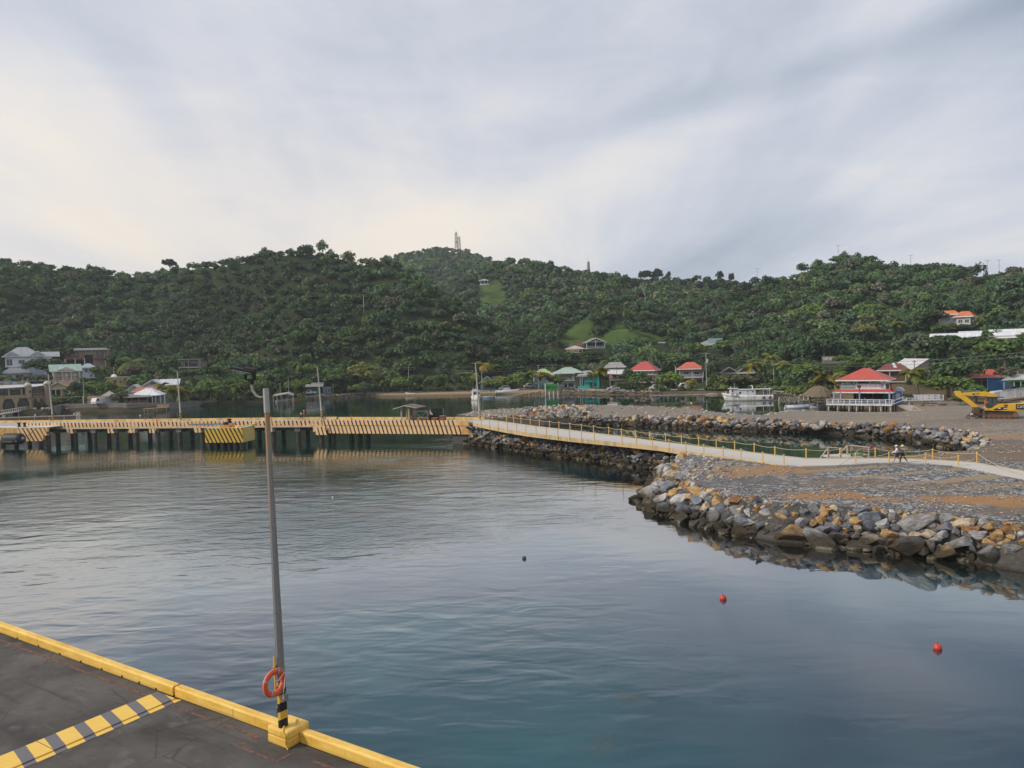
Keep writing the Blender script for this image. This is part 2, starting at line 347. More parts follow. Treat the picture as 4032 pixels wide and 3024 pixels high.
# ---------------------------------------------------------------- terrain mesh
NU = 420
us = np.linspace(-0.98, 0.98, NU)
offs = np.concatenate([[-8,-3,-0.5,0.5,1.5,2.5,4,6,8,10,12,14,17,20,24,28,32,36,40,45,50,56,62,68,74,80,87,94], np.linspace(102, 420, 70), np.linspace(428, 1000, 60)])
UU, OO = np.meshgrid(us, offs); YY = shore(UU)+OO; XX = UU*YY; ZZ = terr(XX, YY)
nR = len(offs)
verts = np.stack([XX, YY, ZZ], -1).reshape(-1, 3)
idx = np.arange(nR*NU).reshape(nR, NU)
quads = np.stack([idx[:-1,:-1], idx[:-1,1:], idx[1:,1:], idx[1:,:-1]], -1).reshape(-1, 4)
def np_mesh(name, verts, quads, mats, fcol=None, pcol=None, smooth=False):
    m = bpy.data.meshes.new(name); n = len(quads); k = quads.shape[1]
    m.vertices.add(len(verts)); m.vertices.foreach_set('co', np.asarray(verts, np.float32).ravel())
    m.loops.add(n*k); m.loops.foreach_set('vertex_index', np.asarray(quads, np.int32).ravel())
    m.polygons.add(n); m.polygons.foreach_set('loop_start', np.arange(0, n*k, k, dtype=np.int32))
    m.update(calc_edges=True)
    if smooth: m.polygons.foreach_set('use_smooth', np.ones(n, bool))
    for mt in (mats if isinstance(mats, list) else [mats]): m.materials.append(mt)
    for dom, c in (('FACE', fcol), ('POINT', pcol)):
        if c is not None:
            a = m.attributes.new('col', 'FLOAT_COLOR', dom); a.data.foreach_set('color', np.concatenate([c, np.ones((len(c), 1))], 1).astype(np.float32).ravel())
    return m
pxs, pys = projn(verts[:,0], verts[:,1], verts[:,2])
tc = np.tile(np.array([0.040, 0.056, 0.024]), (len(verts), 1))
o_ = OO.reshape(-1); u_ = UU.reshape(-1); nz = fbm(verts[:,0]/6, verts[:,1]/6, 3)
def setc(mask, c, jit=0.25): tc[mask] = np.array(c)*(1+jit*(nz[mask]-0.5)[:, None]*2)
pc_ = (u_*F+2016)
setc((o_ < 14), (0.085, 0.072, 0.042), .5); setc((o_ >= 9) & (o_ < 34), (0.060, 0.078, 0.032), 0.5)
bch = (pc_ > 1440) & (pc_ < 2150)
setc(bch & (o_ < 9), (0.42, 0.31, 0.19), 0.2); setc(bch & (o_ < 1.0), (0.20, 0.145, 0.085), 0.2)
setc((pc_ > 2150) & (pc_ < 2900) & (o_ < 2.6), (0.14, 0.105, 0.07))
setc((pc_ > 3250) & (o_ < 26), (0.17, 0.125, 0.075), 0.35)
for g_ in GRASS: setc(inpoly(pxs, pys, g_) & (o_ > 20), (0.085, 0.135, 0.035), 0.7)
for g_ in EARTH: setc(inpoly(pxs, pys, g_) & (o_ > 20), (0.27, 0.155, 0.075), 0.6)
t = NT('terrain'); at = t.n('ShaderNodeAttribute', attribute_name='col'); n_ = t.noise(t.pos(), 0.8, 6, 0.7)
c = t.mix(t.math('MULTIPLY', n_, 0.8), at.outputs['Color'], t.mix(1.0, at.outputs['Color'], (0.35, 0.38, 0.35), 'MULTIPLY'))
M['terrain'] = t.bsdf(c, 0.95, t.bump(n_, 0.8, 0.5), 0, 0.1)
hills = bpy.data.objects.new('hills', np_mesh('hills', verts, quads, M['terrain'], None, tc, True)); link(hills); tag(hills, kind='structure')

# ---------------------------------------------------------------- foliage
def crown(rs, nl, nq, qs, spread=0.62, flat=0.75, lob=(0.34, 0.52), low=-0.35):
    """unit crown (radius 1, height 0..2*flat): leaf clumps over the lobes of an uneven canopy"""
    V = []; L = []
    for i in range(nl):
        th = rs.rand()*2*math.pi; ph = math.acos(1-2*(0.5*(low+1)+(1-0.5*(low+1))*rs.rand())-0) if False else math.acos(low+(1-low)*rs.rand())
        rr = spread*(0.55+0.45*rs.rand()) if i else 0.1
        c_ = np.array([math.sin(ph)*math.cos(th)*rr, math.sin(ph)*math.sin(th)*rr, flat*(1+math.cos(ph)*rr*0.95)])
        r = lob[0]+(lob[1]-lob[0])*rs.rand()
        L.append((c_, r))
        n = int(nq/nl)
        d = rs.randn(n, 3); d /= np.linalg.norm(d, axis=1)[:, None]; d[:, 2] = np.where(d[:, 2] < -0.45, -d[:, 2], d[:, 2])
        rad = r*(0.72+0.36*rs.rand(n, 1)); ctr = c_+d*rad*np.array([1, 1, 0.82])
        nn_ = d+rs.randn(n, 3)*0.55+np.array([0, 0, 0.35]); nn_ /= np.linalg.norm(nn_, axis=1)[:, None]
        a = np.cross(nn_, rs.randn(n, 3)); a /= np.linalg.norm(a, axis=1)[:, None]; b_ = np.cross(nn_, a)
        s = qs*(0.6+0.9*rs.rand(n, 1))
        j = lambda: 0.6+0.7*rs.rand(n, 1)
        V.append(np.stack([ctr-a*s*j()-b_*s*0.5*j(), ctr+a*s*j()*0.6-b_*s*j()*0.6, ctr+a*s*j()+b_*s*0.5*j(), ctr-a*s*0.5*j()+b_*s*j()*0.8], 1))
    return np.concatenate(V), L          # (n,4,3)
FT = [crown(np.random.RandomState(100+i), 15+i % 6, 330, 0.115, spread=0.72, flat=0.62+0.14*(i % 3), lob=(.26,.42), low=-0.45)[0] for i in range(10)]
FT2 = [crown(np.random.RandomState(140+i), 8+i % 4, 150, 0.19, spread=0.68, flat=0.66, low=-0.35)[0] for i in range(6)]
# forest over the hills: one mass
NF = 260000
fu = nr.uniform(-0.80, 0.84, NF); fy = 190+(1000-190)*nr.uniform(0, 1, NF)**1.7
fx = fu*fy; off = fy-shore(fu); fz = terr(fx, fy); fpx, fpy = projn(fx, fy, fz)
keep = (off > 26) & (fz > 1.2)
# thin out with distance: crowns get wider, fewer
spacing = np.where(fy < 480, 4.9, np.where(fy < 680, 5.8, 6.6))
cell = {}
for g_ in GRASS+EARTH: keep &= ~(inpoly(fpx, fpy, g_) | inpoly(fpx, fpy-14, g_))
LOWX = [(0,1400),(150,1400),(700,1470),(850,1500),(2050,1510),(2150,1430),(2900,1420),(3100,1440),(3300,1400),(3500,1390),(4200,1330)]
lowlim = np.interp(fpx, [a for a, b in LOWX], [b for a, b in LOWX])
dens = np.where(fpy > lowlim, 0.85, 1.0)
keep &= nr.rand(NF) < dens
# hidden behind a nearer crest
vis = np.ones(NF, bool)
for k in np.linspace(0.3, 0.97, 28):
    ty = fy*k; tzv = terr(fx*k, ty); los = CH+(fz+9-CH)*k; vis &= (tzv < los+3)
keep &= vis
# nothing grows through or right in front of a building
BOX = []
def nogo(x0, y0, x1, y1, Y): BOX.append((x0, y0, x1, y1, Y))
for a in [(20,1370,230,1500,290),(255,1362,440,1442,SPOT['brown'].y),(205,1425,340,1535,276),(318,1425,378,1490,303),(415,1482,510,1524,286),(495,1485,690,1552,270),(515,1515,655,1575,258),
          (705,1380,810,1478,SPOT['hillbox'].y),(1195,1505,1310,1552,300),(1880,1462,1965,1520,305),(2090,1450,2190,1525,288),(2175,1445,2300,1528,290),(2270,1455,2370,1528,288),(2365,1418,2460,1520,300),
          (2470,1424,2592,1505,290),(2658,1422,2782,1505,290),(2830,1425,2985,1480,285),(2738,1328,2855,1372,SPOT['hillhouse'].y),(2225,1360,2306,1402,SPOT['gazebo'].y),(2308,1326,2390,1374,SPOT['cabin'].y),(1886,1098,1935,1124,SPOT['lookout'].y),
          (3465,1432,3570,1510,206),(3548,1405,3770,1470,215),(3235,1398,3330,1436,SPOT['ruin'].y),(3690,1222,3815,1290,SPOT['orange'].y),(3668,1292,3850,1335,SPOT['whiteroof'].y),(3900,1295,4100,1345,SPOT['whiteroof2'].y),(3800,1470,3935,1520,187),(2530,1340,2625,1358,SPOT['longroof'].y)]: nogo(*a)
for x0, y0, x1, y1, Y in BOX:
    h_ = 8.5*F/fy; wpx = 4.0*F/fy
    keep &= ~((fpx > x0-wpx) & (fpx < x1+wpx) & (fpy-h_ < y1) & (fpy > y0) & (fy < Y+9) & (fpy-h_*0.75 < y1))
sel = []
occ = {}
for i in np.nonzero(keep)[0]:
    sp = spacing[i]; cx, cy_ = int(fx[i]//sp), int(fy[i]//sp); ok = True
    for dx in (-1, 0, 1):
        for dy in (-1, 0, 1):
            for j in occ.get((sp, cx+dx, cy_+dy), ()):
                if (fx[i]-fx[j])**2+(fy[i]-fy[j])**2 < (sp*0.92)**2: ok = False
    if ok: occ.setdefault((sp, cx, cy_), []).append(i); sel.append(i)
PAL = np.array([(0.066,0.110,0.040),(0.080,0.128,0.044),(0.052,0.088,0.040),(0.105,0.150,0.052),(0.115,0.120,0.068),(0.074,0.118,0.060),(0.140,0.165,0.056),(0.138,0.126,0.082),(0.062,0.100,0.048)])
PAL = PAL*np.array([1.06, 1.13, 1.22])
PW = np.array([.2,.2,.17,.13,.08,.12,.04,.03,.10]); PW = PW/PW.sum()
Vs = []; Cs = []
for i in sel:
    T = FT[nr.randint(10)] if fy[i] < 480 else FT2[nr.randint(6)]; sp = spacing[i]
    s = sp*0.5*(1.22+0.80*nr.rand()**2.0); hz_ = s*(0.70+0.50*nr.rand()); a = nr.rand()*6.283; ca, sa = math.cos(a), math.sin(a)
    zb = fz[i]-0.35*hz_+1.6*nr.rand()**1.5
    v = T*np.array([s, s, hz_]); v = np.stack([v[...,0]*ca-v[...,1]*sa+fx[i], v[...,0]*sa+v[...,1]*ca+fy[i], v[...,2]+zb], -1)
    Vs.append(v); tint = PAL[nr.choice(9, p=PW)]*(0.8+0.4*nr.rand())
    tint = tint*(0.85+0.4*nr.rand())*(0.66+0.78*vnoise(np.array([fx[i]/42]), np.array([fy[i]/42]))[0]); Cs.append(tint*(0.86+0.28*nr.rand(len(T), 1)))
FV = np.concatenate(Vs); FC = np.concatenate(Cs); nq_ = len(FV)
forest = bpy.data.objects.new('forest', np_mesh('forest', FV.reshape(-1, 3), np.arange(nq_*4).reshape(-1, 4), M['leaves'], FC)); link(forest)
tag(forest, 'dense dark green forest covering the hillsides behind the bay', 'forest', kind='stuff')

# low shrubs between road, houses and forest
NS = 9000; gu = nr.uniform(-0.72, 0.72, NS); go = nr.uniform(4.5, 52, NS); gy = shore(gu)+go; gx = gu*gy; gz = terr(gx, gy); gpx, gpy = projn(gx, gy, gz)
gk = ~((go > 8.5) & (go < 19) & (gpx > 1150) & (gpx < 3320)) & ~((gpx > 1440) & (gpx < 2180) & (go < 12)) & ~((gpx > 3250) & (go < 24)) & (vnoise(gx/9, gy/9) > 0.36) & ~((gpx < 700) & (go < 8))
for x0, y0, x1, y1, Y in BOX: gk &= ~((gpx > x0-4) & (gpx < x1+4) & (gy < Y+9) & (gpy-2.2*F/gy < y1) & (gpy-2.2*F/gy > y0-30))
Vs = []; Cs = []
SP = np.array([(0.082,0.128,0.040),(0.11,0.165,0.046),(0.066,0.104,0.036),(0.13,0.15,0.058),(0.15,0.20,0.05)])
for i in np.nonzero(gk)[0][:2600]:
    T = FT2[nr.randint(6)]; s = 0.7+1.5*nr.rand()**1.6; hz_ = s*(.55+.6*nr.rand()); a = nr.rand()*6.283; ca, sa = math.cos(a), math.sin(a); v = T*np.array([s, s, hz_])
    Vs.append(np.stack([v[...,0]*ca-v[...,1]*sa+gx[i], v[...,0]*sa+v[...,1]*ca+gy[i], v[...,2]+gz[i]-.25], -1)); Cs.append(SP[nr.randint(5)]*(0.8+0.4*nr.rand())*(0.78+0.44*nr.rand(len(T), 1)))
GV = np.concatenate(Vs); shr = bpy.data.objects.new('undergrowth', np_mesh('undergrowth', GV.reshape(-1, 3), np.arange(len(GV)*4).reshape(-1, 4), M['leaves'], np.concatenate(Cs))); link(shr)
tag(shr, 'low green undergrowth along the shore road and between the houses', 'undergrowth', kind='stuff')
# ---------------------------------------------------------------- water
t = NT('water'); p = t.pos(); X, Y_, Z = t.sep(p)
big = t.noise(t.mapping(p, (0.018, 0.03, 1)), 1.0, 3, 0.5, 0.6)
band = t.ramp(t.math('DIVIDE', Y_, 400.0), [(0.118, 0.0), (0.165, 0.75), (0.26, 1.0), (0.34, 0.8), (0.40, 0.16), (0.55, 0.10), (0.62, 0.2)])
lft = t.ramp(t.math('ADD', t.math('DIVIDE', X, 200.0), 0.5), [(0.0, 1.0), (0.50, 1.0), (0.58, 0.15), (1.0, 0.1)])
msk = t.math('MULTIPLY', band, t.ramp(big, [(0.36, 0.25), (0.56, 1.0)])); msk = t.math('MULTIPLY', msk, lft)
sw = t.noise(t.mapping(p, (0.30, 0.62, 1), (0, 0, R(12))), 1.0, 2, 0.5, 0.3)
rp = t.noise(t.mapping(p, (1.0, 1.9, 1), (0, 0, R(-8))), 1.6, 4, 0.6, 0.2)
calm = t.math('MULTIPLY', t.ramp(t.math('DIVIDE', X, 100.0), [(0.0, 1.0), (0.12, 0.35), (0.3, 0.25)]), t.ramp(t.math('DIVIDE', Y_, 400.0), [(0.0, 1.0), (0.21, 1.0), (0.30, 0.55), (0.42, 0.6)]))
pat = t.ramp(t.noise(t.mapping(p, (0.030, 0.055, 1), (0,0,R(10)), (7,3,0)), 1.0, 3, 0.5, 0.8), [(0.36, 0.28), (0.60, 1.0)])
st1 = t.math('MULTIPLY', t.math('MULTIPLY', t.math('ADD', 0.13, t.math('MULTIPLY', msk, 0.08)), calm), pat)
nb = t.bump(sw, st1, 0.75)
nb = t.bump(rp, t.math('MULTIPLY', t.math('MULTIPLY', t.math('ADD', 0.03, t.math('MULTIPLY', msk, 0.34)), calm), pat), 0.16, nb)
depth = t.noise(t.mapping(p, (0.05, 0.05, 1)), 1.0, 3, 0.5, 0.5)
cdeep = t.mix(t.ramp(depth, [(0.42, 0.0), (0.68, 1.0)]), (0.013, 0.040, 0.066), (0.018, 0.098, 0.115))
cbay = t.mix(t.ramp(t.math('DIVIDE', Y_, 400.0), [(0.16, 0.0), (0.30, 1.0)]), cdeep, (0.010, 0.046, 0.034))
lw = t.n('ShaderNodeLayerWeight', inp={'Blend': 0.5}); t.lk(nb, lw.inputs['Normal'])
fr = t.ramp(lw.outputs['Facing'], [(0.0, 0.02), (0.46, 0.045), (0.58, 0.12), (0.67, 0.34), (0.75, 0.62), (0.85, 0.74), (1.0, 0.92)])
shl_refl = t.n('ShaderNodeAttribute', attribute_name='col').outputs['Color']; cbay = t.mix(t.math('MULTIPLY', t.sep(shl_refl)[0], t.ramp(t.noise(p, 0.5, 4), [(0.25, 0.8), (0.6, 1.0)])), cbay, (0.016, 0.014, 0.008))  # bank margin: brown shallows plus the rocks' dark reflection painted into the body colour
body = t.n('ShaderNodeBsdfDiffuse'); t.lk(cbay, body.inputs['Color'])
gl_ = t.n('ShaderNodeBsdfGlossy', inp={'Roughness': 0.03}); t.lk(nb, gl_.inputs['Normal'])
mx_ = t.n('ShaderNodeMixShader'); t.lk(fr, mx_.inputs[0]); t.lk(body.outputs[0], mx_.inputs[1]); t.lk(gl_.outputs[0], mx_.inputs[2]); t.lk(mx_.outputs[0], t.out.inputs['Surface'])
M['water'] = t.mat
WATER_PENDING = True
# ---------------------------------------------------------------- reclaimed gravel land
FZ = 1.5
def hz(y): q = min(1, max(0, (y-84)/28)); return 2.5-q*q*(3-2*q)*1.0
def PL(px, py, dz=0.0):
    z = 2.5
    for _ in range(8): p = P(px, py, z+dz); z = hz(p.y)
    return P(px, py, z+dz)
def W(pts, z): return [P(a, b, z) for a, b in pts]
def WL(pts, dz=0.0): return [PL(a, b, dz) for a, b in pts]
CREST_A = [(4700,2180),(4300,2100),(4032,2066),(3839,2034),(3576,2015),(3388,1996),(3200,1987),(3087,1981),(2943,1957),(2834,1936),(2740,1905),(2672,1872),(2655,1845),(2668,1815),(2690,1793)]
WALK_N = [(1853,1664),(1962,1686),(2070,1704),(2215,1722),(2400,1740),(2581,1757),(2707,1778),(2917,1807),(3000,1821),(3087,1832),(3200,1835),(3369,1828),(3501,1819),(3644,1823),(3772,1833),(3914,1863),(4032,1886),(4500,1965)]
WALK_F = [(1885,1648),(1962,1658),(2020,1667),(2124,1681),(2269,1697),(2400,1713),(2563,1735),(2711,1753),(2892,1774),(3051,1793),(3160,1806),(3300,1806),(3426,1804),(3595,1808),(3700,1812),(3847,1823),(4032,1856),(4500,1930)]
def walk_z(px): return float(np.interp(px, [1853,2000,2200,2400,2600,2800,2950,3200], [3.62,3.42,3.18,2.98,2.80,2.68,2.61,2.58]))
LAG_N = [(3463,1797),(3560,1793),(3659,1787),(3700,1779)]
LAG_F = [(3802,1775),(3880,1762),(3914,1732),(3764,1697),(3576,1678),(3388,1677),(3200,1669),(3015,1657),(2834,1650),(2689,1644),(2545,1643),(2400,1643),(2269,1643),(2143,1648),(2034,1648),(1930,1646)]
BAY = [(1800,1632),(1918,1613),(2070,1606),(2197,1600),(2309,1593),(2400,1596),(2563,1599),(2707,1608),(2834,1624),(2924,1632),(3033,1633),(3087,1621),(3200,1617),(3350,1622),(3538,1622),(3592,1614)]
land_pts = WL(CREST_A)+[P(a, b, walk_z(a)) for a, b in WALK_F[7:13]]+WL(LAG_N)+WL(LAG_F)+WL(BAY)
tail = [P(3600,1590,FZ)]+[Vector((x, y, FZ)) for x, y in ((110, 182), (190, 182), (190, 60))]
land_pts += tail
pl2 = [(p.x, p.y) for p in land_pts]
def area(pl): return sum(pl[i][0]*pl[(i+1) % len(pl)][1]-pl[(i+1) % len(pl)][0]*pl[i][1] for i in range(len(pl)))
if area(pl2) < 0: pl2.reverse()
import bmesh
n = len(pl2); toe = []
for i in range(n):
    a = Vector(pl2[i-1]); b_ = Vector(pl2[i]); c = Vector(pl2[(i+1) % n])
    n1 = Vector(((b_-a).y, -(b_-a).x)).normalized(); n2 = Vector(((c-b_).y, -(c-b_).x)).normalized()
    nn_ = (n1+n2)
    nn_ = nn_.normalized() if nn_.length > 0.2 else n1
    wdt = 4.0 if b_.y < 73 and b_.x > 8 else (3.5 if b_.y < 92 else 1.5)
    toe.append(b_+nn_*wdt)
from mathutils.geometry import tessellate_polygon
tri = tessellate_polygon([[Vector((x, y, 0)) for x, y in pl2]])
bm = bmesh.new(); bv_ = [bm.verts.new((x, y, 0)) for x, y in pl2]
for q in tri:
    try: bm.faces.new([bv_[i] for i in q])
    except ValueError: pass
for yc in range(82, 116, 4): bmesh.ops.bisect_plane(bm, geom=bm.verts[:]+bm.edges[:]+bm.faces[:], plane_co=(0, yc, 0), plane_no=(0, 1, 0))
bmesh.ops.recalc_face_normals(bm, faces=bm.faces[:])
if sum(f.normal.z for f in bm.faces) < 0: bmesh.ops.reverse_faces(bm, faces=bm.faces[:])
for v in bm.verts: v.co.z = hz(v.co.y)
vv = [bm.verts.new((x, y, hz(y))) for x, y in pl2]; tw = [bm.verts.new((v.x, v.y, -1.3)) for v in toe]
for i in range(n): bm.faces.new((vv[i], tw[i], tw[(i+1) % n], vv[(i+1) % n]))
me = bpy.data.meshes.new('gravel_ground'); bm.to_mesh(me); bm.free()
t = NT('gravel'); p = t.pos(); X, Y_, Z = t.sep(p)
v = t.n('ShaderNodeTexVoronoi', inp={'Scale': 5.0}); t.lk(p, v.inputs['Vector'])
v2 = t.n('ShaderNodeTexVoronoi', inp={'Scale': 1.7, 'Randomness': 1.0}); t.lk(p, v2.inputs['Vector'])
stone = t.ramp(t.sep(v.outputs['Color'])[0], [(0.0, (0.055,0.057,0.063)), (0.55, (0.115,0.12,0.13)), (0.84, (0.21,0.215,0.225)), (0.93, (0.50,0.49,0.47))], 'LINEAR')
stone2 = t.mix(t.ramp(t.sep(v2.outputs['Color'])[1], [(0.80, 0.0), (0.82, 0.8)]), stone, (0.33, 0.32, 0.31))
silt = t.mix(t.noise(p, 1.2, 6, 0.7), (0.085, 0.080, 0.078), (0.165, 0.152, 0.145))
base = t.mix(t.ramp(t.noise(t.mapping(p, (0.05, 0.09, 1)), 1.0, 5, 0.62), [(0.46, 0.0), (0.64, 1.0)]), stone2, silt)
pad = t.ramp(t.math('DIVIDE', Y_, 200.0), [(0.47, 0.0), (0.62, 0.75)])
base = t.mix(pad, base, t.mix(t.noise(t.mapping(p, (0.12, 0.5, 1)), 1.0, 6, 0.7), (0.165, 0.140, 0.112), (0.31, 0.262, 0.205)))
edge = t.noise(p, 0.35, 6, 0.72)
def patch(base, px, py, rx, ry, rot, colr, k=1.0):
    c = PL(px, py); m = t.mapping(t.n('ShaderNodeVectorMath', operation='SUBTRACT', inp={0: p, 1: (c.x, c.y, 0)}).outputs[0], (1, 1, 0), (0, 0, R(rot)))
    mx, my, _ = t.sep(m); a = t.math('DIVIDE', mx, rx); b2 = t.math('DIVIDE', my, ry)
    q = t.math('SQRT', t.math('ADD', t.math('MULTIPLY', a, a), t.math('MULTIPLY', b2, b2)))
    q = t.math('ADD', q, t.math('MULTIPLY', t.math('SUBTRACT', edge, 0.5), 2.6))
    fac = t.math('MULTIPLY', t.ramp(q, [(0.55, 1.0), (1.0, 0.0)]), k)
    return t.mix(fac, base, colr)
org = t.mix(t.noise(p, 1.4, 5, 0.7), (0.20, 0.105, 0.05), (0.42, 0.245, 0.12)); tan = t.mix(t.noise(t.mapping(p, (0.3, 1.5, 1), (0,0,R(20))), 1.0, 4), (0.21, 0.155, 0.095), (0.34, 0.265, 0.17))
brn = t.mix(t.noise(p, 1.4, 5, 0.7), (0.11, 0.082, 0.058), (0.24, 0.175, 0.12))
for a in [(2960,1852,8.5,4.2,-8,org), (2890,1842,4,5,0,tan,0.5), (3230,1952,4.6,2.2,-6,org), (3330,1900,6,2.6,0,brn,0.7), (3500,1964,2.6,1.1,0,org,.8), (3930,1972,6.5,2.8,14,org), (3720,1915,10,2.4,0,brn,.6), (4010,2010,4,1.2,0,brn,.7),
          (3330,1846,7,1.0,-14,tan), (3560,1866,8,0.9,-16,tan), (3780,1888,8,1.0,-17,tan), (4000,1908,8,1.1,-17,tan), (3700,1797,6,3.5,0,org), (3860,1760,9,6,0,brn,.75), (3990,1720,14,6,0,org,.8), (3800,1690,14,3,0,tan,.7), (3350,1660,12,2.4,0,tan,.6),
          (3520,1650,14,3,0,tan,.5), (3000,1652,22,1.6,0,tan,.35), (3980,1655,20,7,0,brn,.5), (3560,1612,9,6,0,org,.5), (2500,1620,20,3,0,tan,.25), (4000,1800,9,4,0,brn,.8), (3960,1765,22,9,0,brn,.7), (3880,1715,20,7,0,tan,.45)]:
    base = patch(base, *a)
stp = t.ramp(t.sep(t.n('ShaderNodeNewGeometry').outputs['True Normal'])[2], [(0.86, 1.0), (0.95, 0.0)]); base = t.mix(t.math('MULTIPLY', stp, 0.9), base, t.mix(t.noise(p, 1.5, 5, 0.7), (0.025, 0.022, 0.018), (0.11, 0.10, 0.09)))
wet = t.ramp(Z, [(0.0, 1.0), (0.28, 0.0)])
base = t.mix(wet, base, (0.03, 0.026, 0.02))
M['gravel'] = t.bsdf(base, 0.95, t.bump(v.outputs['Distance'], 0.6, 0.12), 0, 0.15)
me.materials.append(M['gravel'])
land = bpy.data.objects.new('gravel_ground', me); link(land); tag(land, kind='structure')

# ---------------------------------------------------------------- rocks
def rock_mesh(seed, sub=3, flat=1.0):
    rs = np.random.RandomState(seed); bm = bmesh.new(); bmesh.ops.create_icosphere(bm, subdivisions=sub, radius=1.0)
    v = np.array([x.co[:] for x in bm.verts]); f = np.array([[q.index for q in x.verts] for x in bm.faces]); bm.free()
    pl = rs.randn(15, 3); pl /= np.linalg.norm(pl, axis=1)[:, None]; dd = 0.42+0.36*rs.rand(15)
    for a, d in zip(pl, dd):
        k = v@a-d; v = np.where(k[:, None] > 0, v-a*k[:, None]*0.98, v)
    nv = v/np.linalg.norm(v, axis=1)[:, None]
    for fr, am in ((2.2, 0.07), (5.5, 0.045)):
        ph = rs.rand(3, 3)*6
        v = v+nv*am*(np.sin(v@rs.randn(3, 3)*fr+ph[0]).mean(1))[:, None]
    v = v*np.array([1.0+0.35*rs.rand(), 0.85+0.2*rs.rand(), (0.62+0.3*rs.rand())*flat])
    return v, f
def m_rock(name, use_attr):
    t = NT(name); p = t.obco(); gp = t.pos(); Z = t.sep(gp)[2]
    c0 = t.n('ShaderNodeAttribute', attribute_name='col').outputs['Color'] if use_attr else t.ocol()
    q = gp if use_attr else p
    a = t.noise(q, 2.0, 8, 0.72, 0.4); s_ = t.noise(t.mapping(q, (0.8, 0.8, 5.0), (0.4, 0.3, 0)), 1.6, 5, 0.7); vn = t.noise(q, 6.0, 6, 0.8)
    c = t.mix(t.ramp(a, [(0.38, 0.85), (0.62, 0.0)]), c0, t.mix(1.0, c0, (0.40, 0.38, 0.38), 'MULTIPLY'))
    c = t.mix(t.ramp(s_, [(0.52, 0.0), (0.66, 0.55)]), c, t.mix(1.0, c0, (1.55, 1.5, 1.45), 'MULTIPLY'))
    c = t.mix(t.math('MULTIPLY', t.ramp(vn, [(0.60, 0.0), (0.70, 1.0)]), 0.30), c, (0.42, 0.41, 0.38))
    wn = t.math('ADD', Z, t.math('MULTIPLY', t.math('SUBTRACT', t.noise(gp, 0.9, 3), 0.5), 0.9))
    c = t.mix(t.ramp(t.math('DIVIDE', wn, 2.0), [(0.36, 0.94), (0.62, 0.0)]), c, t.mix(a, (0.022, 0.018, 0.012), (0.075, 0.062, 0.038)))
    c = t.mix(t.math('MULTIPLY', t.ramp(t.math('ABSOLUTE', t.math('SUBTRACT', Z, 0.10)), [(0.05, 1.0), (0.16, 0.0)]), t.ramp(t.noise(gp, 1.3, 3), [(0.48, 0.0), (0.56, 0.7)])), c, (0.32, 0.29, 0.21))
    h = t.math('ADD', t.math('MULTIPLY', a, 1.0), t.math('ADD', t.math('MULTIPLY', s_, 0.6), t.math('MULTIPLY', vn, 0.35)))
    M[name] = t.bsdf(c, 0.88, t.bump(h, 1.0, 0.22), 0, 0.25)
m_rock('rock', False); m_rock('rock_mass', True)
RV = [rock_mesh(40+i, 3) for i in range(12)]; RL = [rock_mesh(40+i, 2) for i in range(12)]
RMESH = []
for v, f in RV:
    m = np_mesh('boulder', v, f, M['rock'], smooth=True)
    try: m.set_sharp_from_angle(angle=R(22))
    except Exception: pass
    RMESH.append(m)
ROCKC = {'grey': (0.300,0.298,0.296), 'blue grey': (0.220,0.238,0.275), 'pale grey': (0.488,0.482,0.476), 'ochre': (0.561,0.366,0.171), 'orange brown': (0.439,0.232,0.104), 'tan': (0.561,0.464,0.329), 'dark grey': (0.122,0.120,0.116)}
RK = list(ROCKC)
rocks = []      # (x,y,z,size,colour,section,tier)
def poly_at(pts, s):
    L = [0]
    for a, b_ in zip(pts, pts[1:]): L.append(L[-1]+(b_-a).length)
    d = s*L[-1]; i = max(0, min(len(pts)-2, int(np.searchsorted(L, d))-1)); k = (d-L[i])/max(L[i+1]-L[i], 1e-6)
    return pts[i].lerp(pts[i+1], k)
def revet(crest, toe_, sec, size, count, probs, ztop, zbot=-0.1, ntry=None, crestover=0.12, bigp=0.25):
    g = []; tries = 0
    while len(g) < count and tries < count*40:
        tries += 1
        s = rnd.random(); q = rnd.random()
        a = poly_at(toe_, s); b_ = poly_at(crest, s); k = q*(1+crestover)
        p = a.lerp(b_, k); z1 = ztop(s) if callable(ztop) else ztop
        r = size*(0.38+0.38*rnd.random()) if rnd.random() > bigp else size*(0.75+0.42*rnd.random())
        if k > 0.9: r *= 0.55
        z = zbot+(z1-zbot)*min(k, 1.0)**0.85
        ok = True
        for (x2, y2, z2, r2, *_) in g[-400:]:
            if (p.x-x2)**2+(p.y-y2)**2+((z-z2)*1.0)**2 < ((r+r2)*0.60)**2: ok = False; break
        if not ok: continue
        tier = 'at the waterline' if k < 0.3 else ('halfway up the slope' if k < 0.72 else 'on the crest')
        g.append((p.x, p.y, z, r, rnd.choices(RK, probs(s, k))[0], sec, tier, s))
    rocks.extend(g)
TOE_A = [(4700,2330),(4300,2270),(4032,2235),(3933,2227),(3798,2209),(3561,2194),(3358,2163),(3200,2152),(3087,2128),(2997,2120),(2863,2110),(2744,2075),(2635,2039),(2537,2012),(2503,1985),(2505,1952),(2545,1924),(2577,1880),(2592,1858)]
wA = W(TOE_A, 0); cA = WL(CREST_A[:13])
pA = lambda s, k: (3, 2.2, 2.4, .5+3.4*k, .3+1.8*k, .8+2.2*k, 2.5*(1-k))
revet(cA, wA, 'front breakwater', 1.08, 470, pA, 2.35, crestover=.04, bigp=.34)
wB = W([(1784,1720),(1810,1745),(1962,1764),(2106,1787),(2251,1805),(2400,1823),(2447,1838),(2617,1850)], 0)
